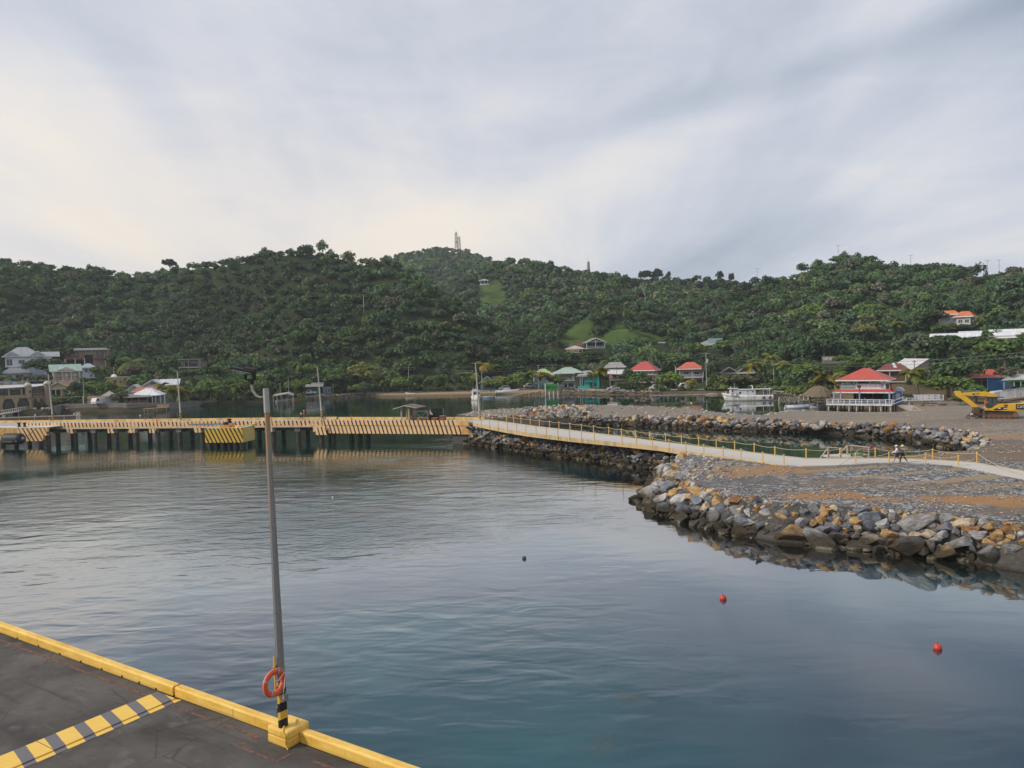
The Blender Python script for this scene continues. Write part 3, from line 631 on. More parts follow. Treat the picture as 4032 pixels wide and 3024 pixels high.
cB = [P(a, b_+12, walk_z(a)-0.7) for a, b_ in [(1830,1666),(1900,1675),(1962,1686),(2070,1704),(2215,1722),(2400,1740),(2581,1757),(2690,1776)]]
pB = lambda s, k: (3, 3, 1.5, .5+.9*s, .4+.5*s, .8, 2.4)
revet(cB, wB, 'causeway bank', 1.0, 330, pB, lambda s: 2.9-0.7*s)
wC = W([(1911,1653),(1998,1663),(2106,1671),(2269,1674),(2400,1675),(2545,1682),(2689,1691),(2834,1697),(3015,1701),(3200,1700),(3350,1715),(3557,1731),(3632,1746),(3764,1769),(3802,1778)], 0)
cC = WL([(1930,1640),(2034,1642),(2143,1642),(2269,1638),(2400,1639),(2545,1639),(2689,1640),(2834,1646),(3015,1653),(3200,1665),(3388,1673),(3576,1674),(3764,1693),(3914,1727),(3930,1754)], .3)
pC = lambda s, k: (2.5, 2, 2.6, 2.8*(1-s)+.8, 1.6*(1-s)+.4, 1.8, 1.2)
revet(cC, wC, 'lagoon bank', 0.92, 700, pC, FZ+0.45)
wD = W([(1790,1648),(1918,1620),(2070,1612),(2197,1606),(2309,1598),(2400,1600),(2563,1602),(2707,1612),(2834,1628),(2924,1636),(3033,1637),(3087,1624),(3200,1620)], 0.2)
cD = WL([(1830,1638),(1930,1616),(2080,1608),(2200,1602),(2309,1595),(2400,1598),(2563,1600),(2707,1609),(2834,1625),(2924,1633),(3033,1634),(3087,1621),(3200,1617)])
revet(cD, wD, 'far bank', 0.75, 300, lambda s, k: (2, 1.5, 3, .8, .5, 2, .6), FZ+0.05)
wE = W([(3200,1619),(3350,1624),(3538,1626),(3600,1616)], 0.6); cE = WL([(3200,1622),(3350,1627),(3538,1628),(3640,1616)])
revet(cE, wE, 'bar shore', 0.5, 70, lambda s, k: (2, 1.5, 3, .8, .5, 3, .3), FZ)
hp = WL([(2060,1642),(2200,1634),(2330,1640)]); hq = WL([(2060,1622),(2200,1612),(2330,1618)])
revet(hq, hp, 'rubble heap', 0.95, 130, lambda s, k: (2, 1, 3, 2.2, 1.2, 2, .3), lambda s: FZ+0.9, FZ+0.2)
revet(WL([(2655,1850),(2668,1815),(2690,1793)]), W([(2580,1880),(2600,1858),(2622,1845)], 0), 'front breakwater', 0.9, 60, lambda s, k: (2, 1, 4, 1, .3, 2, .6), 2.3)
revet(WL([(2900,1945),(3000,1966),(3087,1981),(3200,1987),(3300,1991)]), W([(2900,2114),(2997,2120),(3087,2128),(3200,2152),(3300,2158)], 0), 'front breakwater', 1.0, 120, pA, 2.3)
revet(WL([(3015,1657),(3120,1662),(3250,1670),(3420,1678)]), W([(3015,1701),(3120,1702),(3250,1706),(3420,1722)], 0), 'lagoon bank', 0.95, 170, lambda s, k: (2.5, 2, 2.6, 1, .5, 1.6, 1.2), FZ+.1)
p = PL(2690, 1800, .1); rocks.append((p.x, p.y, p.z, 0.8, 'ochre', 'front breakwater', 'on the crest', 0.99)); p = PL(2662, 1838, .1); rocks.append((p.x, p.y, p.z, 0.8, 'ochre', 'front breakwater', 'on the crest', 0.98))
order = sorted(range(len(rocks)), key=lambda i: -rocks[i][3]/rocks[i][1])
vis_ = [i for i in order if 1700 < proj(rocks[i][:3])[0] < 4080]
near = vis_[:290]; nearset = set(near)
WHERE = {'front breakwater': ['by the red earth, front breakwater','mid front breakwater','near the front breakwater bend','round the front breakwater tip'],
         'causeway bank': ['under the causeway by the pier','under the middle of the causeway','under the causeway near the bend','in the causeway corner'],
         'lagoon bank': ['on the lagoon bank near the pier','on the lagoon bank below the white boat','on the lagoon bank before the bar','at the right end of the lagoon bank'],
         'far bank': ['on the far bank','on the far bank','on the far bank','on the far bank'], 'bar shore': ['by the bar']*4, 'rubble heap': ['on the rubble heap beyond the lagoon']*4}
for i in near:
    x, y, z, r, c_, sec, tier, s = rocks[i]
    o = bpy.data.objects.new('boulder', RMESH[rnd.randrange(12)]); link(o)
    o.location = (x, y, z); o.rotation_euler = (rnd.uniform(-.45,.45), rnd.uniform(-.45,.45), rnd.uniform(0,6.28)); o.scale = (r*1.22, r*1.0, r*1.0)
    k_ = 0.8+0.4*rnd.random(); o.color = (*(q*k_ for q in ROCKC[c_]), 1)
    sz = 'large' if r > 1.0 else ('medium' if r > 0.68 else 'small')
    tag(o, f'{sz} {c_} boulder {tier} {WHERE[sec][min(3, int(s*4))]}', 'boulder', 'boulders armouring the breakwater and causeway')
def rock_mass(name, items, label, mats=None):
    Vs, Fs, Cs = [], [], []; off = 0
    for x, y, z, r, c_ in items:
        v, f = RL[rnd.randrange(12)]; a = rnd.uniform(0, 6.28); ca, sa = math.cos(a), math.sin(a); tl = rnd.uniform(-.5, .5)
        w_ = v*r; w_ = np.stack([w_[:,0], w_[:,1]*math.cos(tl)-w_[:,2]*math.sin(tl), w_[:,1]*math.sin(tl)+w_[:,2]*math.cos(tl)], 1)
        w_ = np.stack([w_[:,0]*ca-w_[:,1]*sa+x, w_[:,0]*sa+w_[:,1]*ca+y, w_[:,2]+z], 1)
        Vs.append(w_); Fs.append(f+off); off += len(v); k_ = 0.75+0.5*rnd.random(); Cs.append(np.tile(np.array(c_)*k_, (len(v), 1)))
    m = np_mesh(name, np.concatenate(Vs), np.concatenate(Fs), M['rock_mass'], pcol=np.concatenate(Cs), smooth=True)
    try: m.set_sharp_from_angle(angle=R(35))
    except Exception: pass
    o = bpy.data.objects.new(name, m); link(o); return tag(o, label, 'rocks', kind='stuff')
rest = [(*rocks[i][:4], ROCKC[rocks[i][4]]) for i in range(len(rocks)) if i not in nearset]
# small fill between the boulders
for cr_, to_, nn2, zt in ((cA, wA, 900, 2.4), (cB, wB, 700, 1.7), (cC, wC, 700, FZ)):
    for _ in range(nn2):
        s = rnd.random(); k = rnd.random()*1.0; p = poly_at(to_, s).lerp(poly_at(cr_, s), k)
        rest.append((p.x, p.y, -0.15+(zt+0.15)*min(1, k), rnd.uniform(0.16, 0.42), ROCKC[rnd.choice(RK)]))
for _ in range(800):
    px = rnd.uniform(1840, 2900); py = float(np.interp(px, [1840,1930,2200,2450,2600,2900], [1622,1617,1606,1603,1606,1635]))+abs(rnd.gauss(0, 14)); p = PL(px, py)
    if inpoly(np.array([p.x]), np.array([p.y]), pl2)[0] and (px < 2330 or rnd.random() < .18): rest.append((p.x, p.y, p.z+.02, rnd.uniform(.12, .42), ROCKC[rnd.choice(['pale grey','grey','pale grey','blue grey','tan'])]))
for _ in range(500):
    px = rnd.uniform(2640, 2900); py = rnd.uniform(1775, 1890); p = PL(px, py)
    if inpoly(np.array([p.x]), np.array([p.y]), pl2)[0] and px < 2640+260*rnd.random(): rest.append((p.x, p.y, p.z+.02, rnd.uniform(.10, .38), ROCKC[rnd.choice(['pale grey','grey','pale grey','blue grey','tan'])]))
rock_mass('rock_rubble', rest, 'grey and ochre rock rubble packed along the breakwater banks')
# rocks on the far shore
fs = []
for u in np.concatenate([np.linspace(col_u(2160), col_u(2600), 130), np.linspace(col_u(1200), col_u(1480), 60), np.linspace(col_u(3010), col_u(3220), 30), np.linspace(col_u(120), col_u(260), 40), np.linspace(col_u(3560), col_u(3760), 30)]):
    d_ = rnd.uniform(0.3, 4.5); Y = float(shore(u))+d_; x = u*Y
    fs.append((x, Y, tz(x, Y)+0.05, rnd.uniform(0.3, 0.8), ROCKC[rnd.choice(['grey','dark grey','tan','blue grey','tan'])]))
rock_mass('shore_rocks', fs, 'dark and tan rocks lining the far shore road')
# loose stones on the gravel
Vs, Fs, Cs = [], [], []; off = 0
oc = np.array([(1,0,0),(-1,0,0),(0,1,0),(0,-1,0),(0,0,1),(0,0,-1)], float); of = np.array([(0,2,4),(2,1,4),(1,3,4),(3,0,4),(2,0,5),(1,2,5),(3,1,5),(0,3,5)])
cnt = 0
A_ = np.array([(p.x, p.y) for p in land_pts])
while cnt < 3800:
    px = rnd.uniform(2560, 4100); py = rnd.choice([rnd.uniform(1770, 2060), rnd.uniform(1770, 2060), rnd.uniform(1630, 1790)]); p = PL(px, py)
    if not inpoly(np.array([p.x]), np.array([p.y]), pl2)[0]: continue
    if vnoise(np.array([p.x/5]), np.array([p.y/4]))[0] < 0.38: continue
    r = 0.03+0.10*rnd.random()**2.2; a = rnd.uniform(0, 6.28)
    w_ = oc*np.array([r*1.5, r, r*0.6])*(0.7+0.6*nr.rand(6, 1)); w_ = np.stack([w_[:,0]*math.cos(a)-w_[:,1]*math.sin(a)+p.x, w_[:,0]*math.sin(a)+w_[:,1]*math.cos(a)+p.y, w_[:,2]+p.z+r*0.3], 1)
    Vs.append(w_); Fs.append(of+off); off += 6; Cs.append(np.tile(np.array(ROCKC[rnd.choice(['grey','pale grey','blue grey','pale grey','tan'])])*(0.9+0.5*rnd.random()), (6, 1))); cnt += 1
stn = bpy.data.objects.new('loose_stones', np_mesh('loose_stones', np.concatenate(Vs), np.concatenate(Fs), M['rock_mass'], pcol=np.concatenate(Cs))); link(stn)
tag(stn, 'pale broken stones scattered over the dark gravel', 'stones', kind='stuff')

# water sheet; body colour browned near the banks for shallows and the rocks' dark reflection
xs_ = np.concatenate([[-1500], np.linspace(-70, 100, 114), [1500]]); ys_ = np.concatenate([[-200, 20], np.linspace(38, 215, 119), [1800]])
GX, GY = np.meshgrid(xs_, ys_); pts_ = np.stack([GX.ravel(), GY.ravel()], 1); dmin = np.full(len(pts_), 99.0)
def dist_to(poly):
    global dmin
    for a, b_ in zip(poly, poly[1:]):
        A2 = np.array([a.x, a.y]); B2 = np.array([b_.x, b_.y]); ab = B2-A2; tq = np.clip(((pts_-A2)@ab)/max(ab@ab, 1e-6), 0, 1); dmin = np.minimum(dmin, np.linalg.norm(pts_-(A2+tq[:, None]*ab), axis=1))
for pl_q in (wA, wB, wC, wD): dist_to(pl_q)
shal_refl = np.clip(1-(dmin-1.5)/5.0, 0, 1); nx_, ny_ = len(xs_), len(ys_); ix = np.arange(nx_*ny_).reshape(ny_, nx_)
wq = np.stack([ix[:-1,:-1], ix[:-1,1:], ix[1:,1:], ix[1:,:-1]], -1).reshape(-1, 4)
wo = bpy.data.objects.new('water', np_mesh('water', np.stack([GX.ravel(), GY.ravel(), 0*GX.ravel()], 1), wq, M['water'], pcol=np.repeat(shal_refl[:, None], 3, 1))); link(wo); tag(wo, kind='structure')

# ---------------------------------------------------------------- walkway with rope posts
N_ = [P(a, b_, walk_z(a)) for a, b_ in WALK_N]; Fp = [P(a, b_, walk_z(a)) for a, b_ in WALK_F]
def resamp(pts, m): return [poly_at(pts, i/(m-1)) for i in range(m)]
# match the two edges by photo column so that cross lines stay square
cols = [1862,1920,1990,2070,2160,2260,2370,2480,2600,2720,2840,2960,3060,3160,3260,3360,3460,3560,3650,3740,3830,3930,4032,4250,4490]
def edge_at(tab, px): return float(np.interp(px, [a for a, _ in tab], [b_ for _, b_ in tab]))
Ne = [P(c_, edge_at(WALK_N, c_), walk_z(c_)) for c_ in cols]; Fe = [P(c_+10, edge_at(WALK_F, c_+10), walk_z(c_)) for c_ in cols]
walk = thing('causeway', 'pale concrete causeway with yellow edges sloping down from the pier', 'walkway', (0, 0, 0))
b = MB(); k = len(cols); vs = [p for p in Ne]+[p for p in Fe]; b.add(vs, [(i, i+1, k+i+1, k+i) for i in range(k-1)])
lo = [Vector((p.x, p.y, -1.0)) for p in Fe]
t = NT('pale_concrete'); q = t.pos(); a = t.noise(q, 0.5, 6, 0.7); st = t.noise(t.mapping(q, (0.4, 3.0, 1), (0, 0, R(40))), 1.0, 5, 0.6)
M['slab'] = t.bsdf(t.mix(a, t.mix(st, (0.38, 0.36, 0.33), (0.56, 0.535, 0.495)), (0.50, 0.475, 0.44)), 0.9, t.bump(a, 0.2, 0.03), 0, 0.2)
b.obj('slab', M['slab'], walk)
b = MB()
for i in range(12):
    p, q_ = Ne[i], Ne[i+1]; h0, h1 = (0.50 if i < 10 else 0.34,)*2
    b.add([p+Vector((0,0,0.03)), q_+Vector((0,0,0.03)), q_-Vector((0,0,h1)), p-Vector((0,0,h0)), p+Vector((.1,.22,0.03)), q_+Vector((.1,.22,0.03)), q_+Vector((.1,.22,-h1)), p+Vector((.1,.22,-h0))], [(0,3,2,1),(0,1,5,4),(4,5,6,7),(3,7,6,2)])
b.obj('edge_beam', M['worn_paint'], walk, (0.60, 0.45, 0.24))
b = MB()
for i in range(12, k-1):
    p, q_ = Ne[i], Ne[i+1]; b.add([p+Vector((0,0,-.001)), q_+Vector((0,0,-.001)), q_-Vector((0,0,.3)), p-Vector((0,0,.3))], [(0,3,2,1)])
b.obj('slab_edge', M['slab'], walk)
b = MB()
for i in range(k-3):
    p, q_ = Fe[i], Fe[i+1]; b.add([p+Vector((0,0,.05)), q_+Vector((0,0,.05)), q_+Vector((.08,.3,.05)), p+Vector((.08,.3,.05)), p+Vector((.08,.3,-2.5)), q_+Vector((.08,.3,-2.5)), p, q_], [(0,1,2,3),(3,2,5,4),(6,7,1,0)])
b.obj('far_edge_beam', M['worn_paint'], walk, (0.45, 0.36, 0.22))
def posts(cols_, tab, side, lbl):
    tops = []
    for j, c_ in enumerate(cols_):
        z = walk_z(c_) if c_ < 3700 or side == 'far' else 2.5
        p = P(c_, edge_at(tab, c_), z); o = thing('rope_post', f'slim yellow rope post on the {lbl} of the causeway, {ORD[j]} from pier', 'post', p, rnd.uniform(0, 1), 'yellow rope posts along the causeway')
        lean = rnd.uniform(-.03, .03); m = MB(); m.tube([(0,0,-.3),(lean*.5,0,.55),(lean,0,1.1)], 0.055, 8); m.obj('shaft', M['paint'], o, (0.72, 0.44, 0.10))
        m = MB(); m.tube([(lean-.0,0,1.02),(lean,0,1.12)], 0.075, 8); m.obj('rope_collar', M['paint'], o, (0.66, 0.50, 0.22)); tops.append(p+Vector((lean, 0, 1.0)))
    return tops
ORD = ['first','second','third','fourth','fifth','sixth','seventh','eighth','ninth','tenth','eleventh','twelfth','thirteenth','fourteenth','fifteenth','sixteenth','seventeenth','eighteenth','nineteenth','twentieth','twenty-first','twenty-second']
nt = posts([1896,1928,1962,1998,2035,2071,2111,2152,2197,2243,2290,2341,2400+49,2507,2569,2635,2701,2771,2847,2918,3003,3087], WALK_N, 'near', 'bay side')
ft = posts([1908,1938,1995,2023,2052,2088,2124,2164,2201,2245,2290,2337,2397,2447,2503,2560,2621,2684,2751,2821,2893,2970], WALK_F, 'far', 'lagoon side')
ORD = ['first','second','third','fourth','fifth','sixth','seventh','eighth']
def more_posts(items, side):
    tops = []
    for j, (px, py) in enumerate(items):
        p = P(px, py, 2.55); o = thing('rope_post', f'yellow rope post on the {side} side of the path, {ORD[j]} past the causeway', 'post', p, 0, 'yellow rope posts along the path')
        m = MB(); m.tube([(0,0,-.3),(0.02,0,1.05)], 0.06, 8); m.obj('shaft', M['paint'], o, (0.75, 0.43, 0.09))
        m = MB(); m.tube([(0.02,0,.97),(.02,0,1.08)], 0.08, 8); m.obj('rope_collar', M['paint'], o, (0.66, 0.50, 0.22)); tops.append(p+Vector((0, 0, .98)))
    return tops
f2 = more_posts([(3051,1796),(3174,1806),(3307,1805),(3446,1803),(3672,1808),(3846,1822)], 'lagoon')
n2_ = more_posts([(3368,1824),(3500,1822),(3644,1826),(3773,1836)], 'land')
def rope(tops, label, sag=0.12):
    m = MB()
    for p, q_ in zip(tops, tops[1:]):
        L = (q_-p).length
        if L > 16: continue
        s_ = sag*L/3; m.tube([p.lerp(q_, x)-Vector((0,0,4*s_*x*(1-x))) for x in (0,.125,.25,.375,.5,.625,.75,.875,1)], 0.026, 5)
    return tag(m.obj('rope', M['fabric'], None, (0.50, 0.42, 0.24)), label, 'rope')
rope(nt, 'slack tan rope strung along the bay side posts of the causeway'); rope(ft+f2[:4], 'tan rope strung along the lagoon side posts of the causeway')
rope(f2[3:]+[P(4100,1870,3.1), P(4420,1925,3.1)], 'tan rope running past the walking couple to the right edge', 0.16); rope([P(3230,1838,2.7)]+n2_, 'sagging tan rope between the land side posts by the path', 0.3)
# ---------------------------------------------------------------- people
def skin_obj(name, joints, edges, mat, parent=None, c=None, sub=1, root=0):
    m = bpy.data.meshes.new(name); m.from_pydata([j[:3] for j in joints], edges, []); m.materials.append(M[mat])
    o = bpy.data.objects.new(name, m); link(o)
    if parent: o.parent = parent
    if c: o.color = (*c, 1)
    md = o.modifiers.new('skin', 'SKIN'); md.use_smooth_shade = True
    for i, j in enumerate(joints):
        sv = m.skin_vertices[0].data[i]; sv.radius = j[3:5] if len(j) > 4 else (j[3], j[3]); sv.use_root = (i == root)
    sb = o.modifiers.new('subdivision', 'SUBSURF'); sb.levels = sub; sb.render_levels = sub
    return o
def person(label, loc, rz, h=1.7, stride=0.0, skin=(0.30, 0.17, 0.11), shirt=(.8,.8,.8), legs=(.05,.05,.07), long_legs=True, sleeve=0.6, hat=None, hair=(.02,.015,.01), arm=(0.25,-0.2), lean=0.0, swing=0.5):
    """local +X is the way the person faces"""
    s = h/1.75; J = []; E = []
    def j(x, y, z, r, r2=None): J.append((x*s, y*s, z*s, r*s, (r2 or r)*s)); return len(J)-1
    def e(*ix):
        for a, b in zip(ix, ix[1:]): E.append((a, b))
    L = lean
    pel = j(0, 0, .95, .13, .15); wst = j(.02+.06*L, 0, 1.12, .115, .14); ch = j(.03+.25*L, 0, 1.33, .125, .165); nk = j(.03+.42*L, 0, 1.50, .06); hd0 = j(.05+.50*L, 0, 1.58, .075); hd = j(.06+.56*L, 0, 1.66, .10, .085); top = j(.05+.6*L, 0, 1.73, .075, .07)
    nose = j(.165+.56*L, 0, 1.64, .016)
    e(pel, wst, ch, nk, hd0, hd, top); e(hd, nose)
    hands = []
    for sd, sw, kn in ((1, arm[0], .1), (-1, arm[1], .1)):
        sh = j(.02+.3*L, .19*sd, 1.42, .062); el_ = j(.02+.3*L+sw*.28, .25*sd, 1.15, .045); wr = j(.05+.3*L+sw*.62, .25*sd, .93+abs(sw)*.12, .03); pm = j(.06+.3*L+sw*.74, .25*sd, .87+abs(sw)*.15, .036, .02)
        e(ch, sh, el_, wr, pm); hands.append((sh, el_))
        for q, (dx, dz, l) in enumerate(((.03,-.02,.07),(.012,-.03,.085),(-.006,-.03,.08),(-.024,-.025,.065))):
            a = j(J[pm][0]/s+dx, .25*sd, J[pm][2]/s+dz-.01, .010); b = j(J[pm][0]/s+dx*1.2+.012, .25*sd-.01*sd, J[pm][2]/s+dz-l*.8, .008); e(pm, a, b)
        th = j(J[pm][0]/s+.045, .23*sd, J[pm][2]/s+.0, .011); t2 = j(J[pm][0]/s+.06, .22*sd, J[pm][2]/s-.045, .009); e(wr, th, t2)
    ft = []
    for sd, st in ((1, stride), (-1, -stride)):
        hp = j(0, .09*sd, .90, .098); kn = j(st*.22+.03, .095*sd, .50, .062); an = j(st*.48-(.08 if st < 0 else 0), .095*sd, .09+(.07 if st < 0 else 0), .04); to = j(st*.48+(.14 if st >= 0 else .02), .11*sd, .035, .034, .042)
        e(pel, hp, kn, an, to); ft.append((hp, kn, an, to))
    o = skin_obj('person', J, E, 'skin', None, skin); o.location = loc; o.rotation_euler = (0, 0, rz); tag(o, label, 'person')
    def cloth(name, ids, grow, c):
        mp = {a: i for i, a in enumerate(ids)}; jj = [tuple(J[a][:3])+(J[a][3]+grow*s, J[a][4]+grow*s) for a in ids]; ee = [(mp[a], mp[b]) for a, b in E if a in mp and b in mp]
        return skin_obj(name, jj, ee, 'fabric', o, c)
    (s1, e1), (s2, e2) = hands
    if sleeve > 0.8: 
        w1, w2 = e1+1, e2+1; cloth('shirt', [ch, wst, pel, s1, e1, w1, s2, e2, w2], .022, shirt)
    else: cloth('shirt', [ch, wst, pel, s1, s2] if sleeve < .5 else [ch, wst, pel, s1, e1, s2, e2], .022, shirt)
    cloth('trousers' if long_legs else 'shorts', [pel, ft[0][0], ft[0][1], ft[1][0], ft[1][1]]+([ft[0][2], ft[1][2]] if long_legs else []), .018, legs)
    hx, hz_ = J[hd][0], J[hd][2]
    m = MB(); m.lathe([(.088*s,-.02*s),(.104*s,.03*s),(.092*s,.085*s),(.05*s,.118*s),(0.004,.125*s)], (hx-.02*s, 0, hz_+.005*s), 12); m.obj('hair', M['fabric'], o, hair, True)
    if hat:
        kind, hc = hat; m = MB()
        if kind == 'brim': m.lathe([(.23*s,-.02*s),(.24*s,.0),(.12*s,.035*s),(.105*s,.12*s),(.06*s,.15*s),(.004,.155*s)], (hx-.01, 0, hz_+.035*s), 16)
        else:
            m.lathe([(.112*s,0),(.112*s,.04*s),(.09*s,.10*s),(.004,.125*s)], (hx-.01, 0, hz_+.025*s), 14); m.box(hx+.06*s, -.07*s, hz_+.025*s, hx+.19*s, .07*s, hz_+.045*s)
        m.obj('hat', M['fabric'], o, hc)
    return o

# ---------------------------------------------------------------- near quay
DA = Vector((-20.616, 30.160, 0)); dn = Vector((0.8377, -0.5462, 0)); dt = Vector((0.5462, 0.8377, 0)); DZ = 4.0
DRZ = math.atan2(dn.y, dn.x)
def D(s, t, z): return DA+dn*s+dt*t+Vector((0, 0, z))
t = NT('asphalt'); q = t.obco(); a = t.noise(q, 0.35, 6, 0.65, 0.6); b2 = t.noise(q, 90.0, 2); sc = t.noise(t.mapping(q, (0.5, 2.5, 1), (0,0,R(35))), 1.1, 6, 0.75, 0.8); st = t.noise(q, 1.1, 5, 0.7)
c = t.mix(t.ramp(a, [(0.35, 0.0), (0.65, 1.0)]), (0.055, 0.050, 0.047), (0.125, 0.116, 0.108))
c = t.mix(t.ramp(sc, [(0.60, 0.0), (0.72, 0.55)]), c, (0.21, 0.20, 0.19)); c = t.mix(t.ramp(st, [(0.60, 0.0), (0.70, .5)]), c, (0.040, 0.035, 0.032))
ty = t.noise(t.mapping(q, (0.12, 3.2, 1), (0,0,R(-14))), 1.0, 3, 0.5, 0.2); c = t.mix(t.ramp(ty, [(0.60, 0.0), (0.70, 0.45)]), c, (0.035, 0.032, 0.03)); pk_ = t.noise(q, 0.8, 3, 0.5); c = t.mix(t.ramp(pk_, [(0.63, 0.0), (0.68, 0.35)]), c, (0.19, 0.175, 0.165)); cr1 = t.n('ShaderNodeTexVoronoi', feature='DISTANCE_TO_EDGE', inp={'Scale': 0.33}); t.lk(t.mapping(q, (1,1,0)), cr1.inputs['Vector']); c = t.mix(t.ramp(cr1.outputs['Distance'], [(0.0, 0.55), (0.008, 0.0)]), c, (0.03,0.028,0.027))
c = t.mix(t.math('MULTIPLY', b2, 0.5), c, t.mix(1.0, c, (0.5, 0.5, 0.5), 'MULTIPLY'))
M['asphalt'] = t.bsdf(c, 0.85, t.bump(b2, 0.25, 0.01), 0, 0.25)
quay = bpy.data.objects.new('quay_deck', None)
b = MB(); b.box(-28, -26, -1.5, 32, 0.02, 0); b.box(-28, 0.02, -1.5, 32, 0.42, -0.05)
qo = b.obj('quay_deck', M['asphalt']); qo.location = D(0, 0, DZ); qo.rotation_euler = (0, 0, DRZ); tag(qo, kind='structure')
b = MB(); 
for s in range(-26, 32, 5): b.tube([(s, -1.2, -1.5), (s, -1.2, -8)], 0.45, 12)
o = b.obj('quay_piles', M['concrete'], qo, (.25,.24,.22))
YEL = (0.72, 0.44, 0.055)
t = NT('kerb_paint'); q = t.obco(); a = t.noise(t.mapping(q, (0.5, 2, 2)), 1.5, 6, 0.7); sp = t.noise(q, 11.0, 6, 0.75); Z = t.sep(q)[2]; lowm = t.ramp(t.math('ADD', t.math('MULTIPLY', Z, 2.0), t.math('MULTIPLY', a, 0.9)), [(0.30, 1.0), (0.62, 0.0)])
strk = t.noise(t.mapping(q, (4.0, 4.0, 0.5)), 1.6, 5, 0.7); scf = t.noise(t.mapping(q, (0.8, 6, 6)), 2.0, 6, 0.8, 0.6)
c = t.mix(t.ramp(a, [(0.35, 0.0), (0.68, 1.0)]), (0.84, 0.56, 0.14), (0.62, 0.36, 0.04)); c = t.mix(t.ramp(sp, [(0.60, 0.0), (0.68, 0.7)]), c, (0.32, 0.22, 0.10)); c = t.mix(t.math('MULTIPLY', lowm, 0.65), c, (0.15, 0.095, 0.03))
c = t.mix(t.ramp(strk, [(0.56, 0.0), (0.72, 0.45)]), c, (0.30, 0.17, 0.04)); c = t.mix(t.ramp(scf, [(0.60, 0.0), (0.70, 0.6)]), c, (0.62, 0.55, 0.42)); c = t.mix(t.ramp(scf, [(0.27, 0.7), (0.33, 0.0)]), c, (0.20, 0.16, 0.12))
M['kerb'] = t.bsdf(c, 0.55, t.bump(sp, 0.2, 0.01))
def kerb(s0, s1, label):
    b = MB(); h = 0.32; prof = [(0.03,0),(0.03,h-.05),(0.06,h),(0.27,h),(0.30,h-.04),(0.30,-.3),(0.27,-.3),(.27,0)]
    n = len(prof); e0, e1 = s0+.03, s1-.03
    vs = [(s0, y, z) for y, z in prof]+[(s1, y, z) for y, z in prof]
    b.add(vs, [tuple(range(n)), tuple(range(2*n-1, n-1, -1))]+[(i, i+n, (i+1) % n+n, (i+1) % n) for i in range(n)])
    r = thing('kerb', label, 'kerb', D(0, 0, DZ+.003), DRZ); k = b.obj('kerb_body', M['kerb'], r, bevel=0.015)
    return r
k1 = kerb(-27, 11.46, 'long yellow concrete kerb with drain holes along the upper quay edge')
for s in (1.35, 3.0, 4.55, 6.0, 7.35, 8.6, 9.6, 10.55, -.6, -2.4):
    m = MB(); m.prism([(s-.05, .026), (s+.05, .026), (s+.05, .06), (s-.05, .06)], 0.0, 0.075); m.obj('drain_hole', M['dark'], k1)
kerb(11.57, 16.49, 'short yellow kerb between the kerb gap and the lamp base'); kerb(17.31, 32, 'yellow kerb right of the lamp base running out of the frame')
# painted lines and the striped cable cover
b = MB()
for s0, s1, t0, t1 in ((-27, 10.7, -.40, -.30), (12.0, 13.9, -.42, -.33), (14.1, 16.1, -.40, -.31), (18.3, 19.2, -.5, -.4), (19.6, 21, -.5, -.4), (15.9, 16.0, -1.0, -.42), (16.0, 17.5, -1.0, -.92), (17.5, 17.58, -1.0, -.4)): b.add([(s0,t0,.004),(s1,t0,.004),(s1,t1,.004),(s0,t1,.004)], [(0,1,2,3)])
t = NT('worn_line'); q = t.obco(); wn = t.noise(q, 5.0, 5, 0.75)
M['worn_line'] = t.bsdf(t.mix(t.ramp(wn, [(0.42, 0.0), (0.60, 1.0)]), (0.20, 0.085, 0.055), (0.055, 0.05, 0.047)), 0.9)
lo_ = b.obj('painted_line', M['worn_line']); lo_.location = D(0,0,DZ); lo_.rotation_euler = (0,0,DRZ); tag(lo_, kind='structure')
cv_ = thing('cable_cover', 'flat yellow and grey striped steel cover plate laid across the quay', 'cover plate', D(11.3, -.1, DZ), DRZ)
t = NT('cover_stripes'); q = t.obco(); X, Y_, Z = t.sep(q)
fr = t.math('FRACT', t.math('ADD', t.math('DIVIDE', t.math('ADD', Y_, t.math('MULTIPLY', X, 0.22)), 0.80), t.math('MULTIPLY', t.math('SUBTRACT', t.noise(q, 6.0, 4), 0.5), 0.025)))
sm = t.ramp(fr, [(0.0, 0.0), (0.60, 0.0), (0.605, 1.0), (0.995, 1.0), (1.0, 0.0)], 'LINEAR'); gr = t.noise(q, 2.5, 6, 0.7)
c = t.mix(sm, t.mix(gr, (0.80, 0.54, 0.13), (0.70, 0.43, 0.06)), t.mix(gr, (0.115, 0.11, 0.12), (0.16, 0.15, 0.165)))
M['cover'] = t.bsdf(c, 0.6)
b = MB(); b.prism([(-.52,-9),(.44,-9),(.44,0.02),(-.52,.02)], .0, .05); b.obj('plate', M['cover'], cv_, bevel=.01)
b = MB(); b.prism([(.45,-9),(.66,-9),(.66,0.10),(.45,.02)], .0, .014); b.obj('lip', M['cover'], cv_)
b = MB(); b.box(-.5, -3.62, .05, .46, -3.605, .0535); b.obj('joint', M['dark'], cv_)
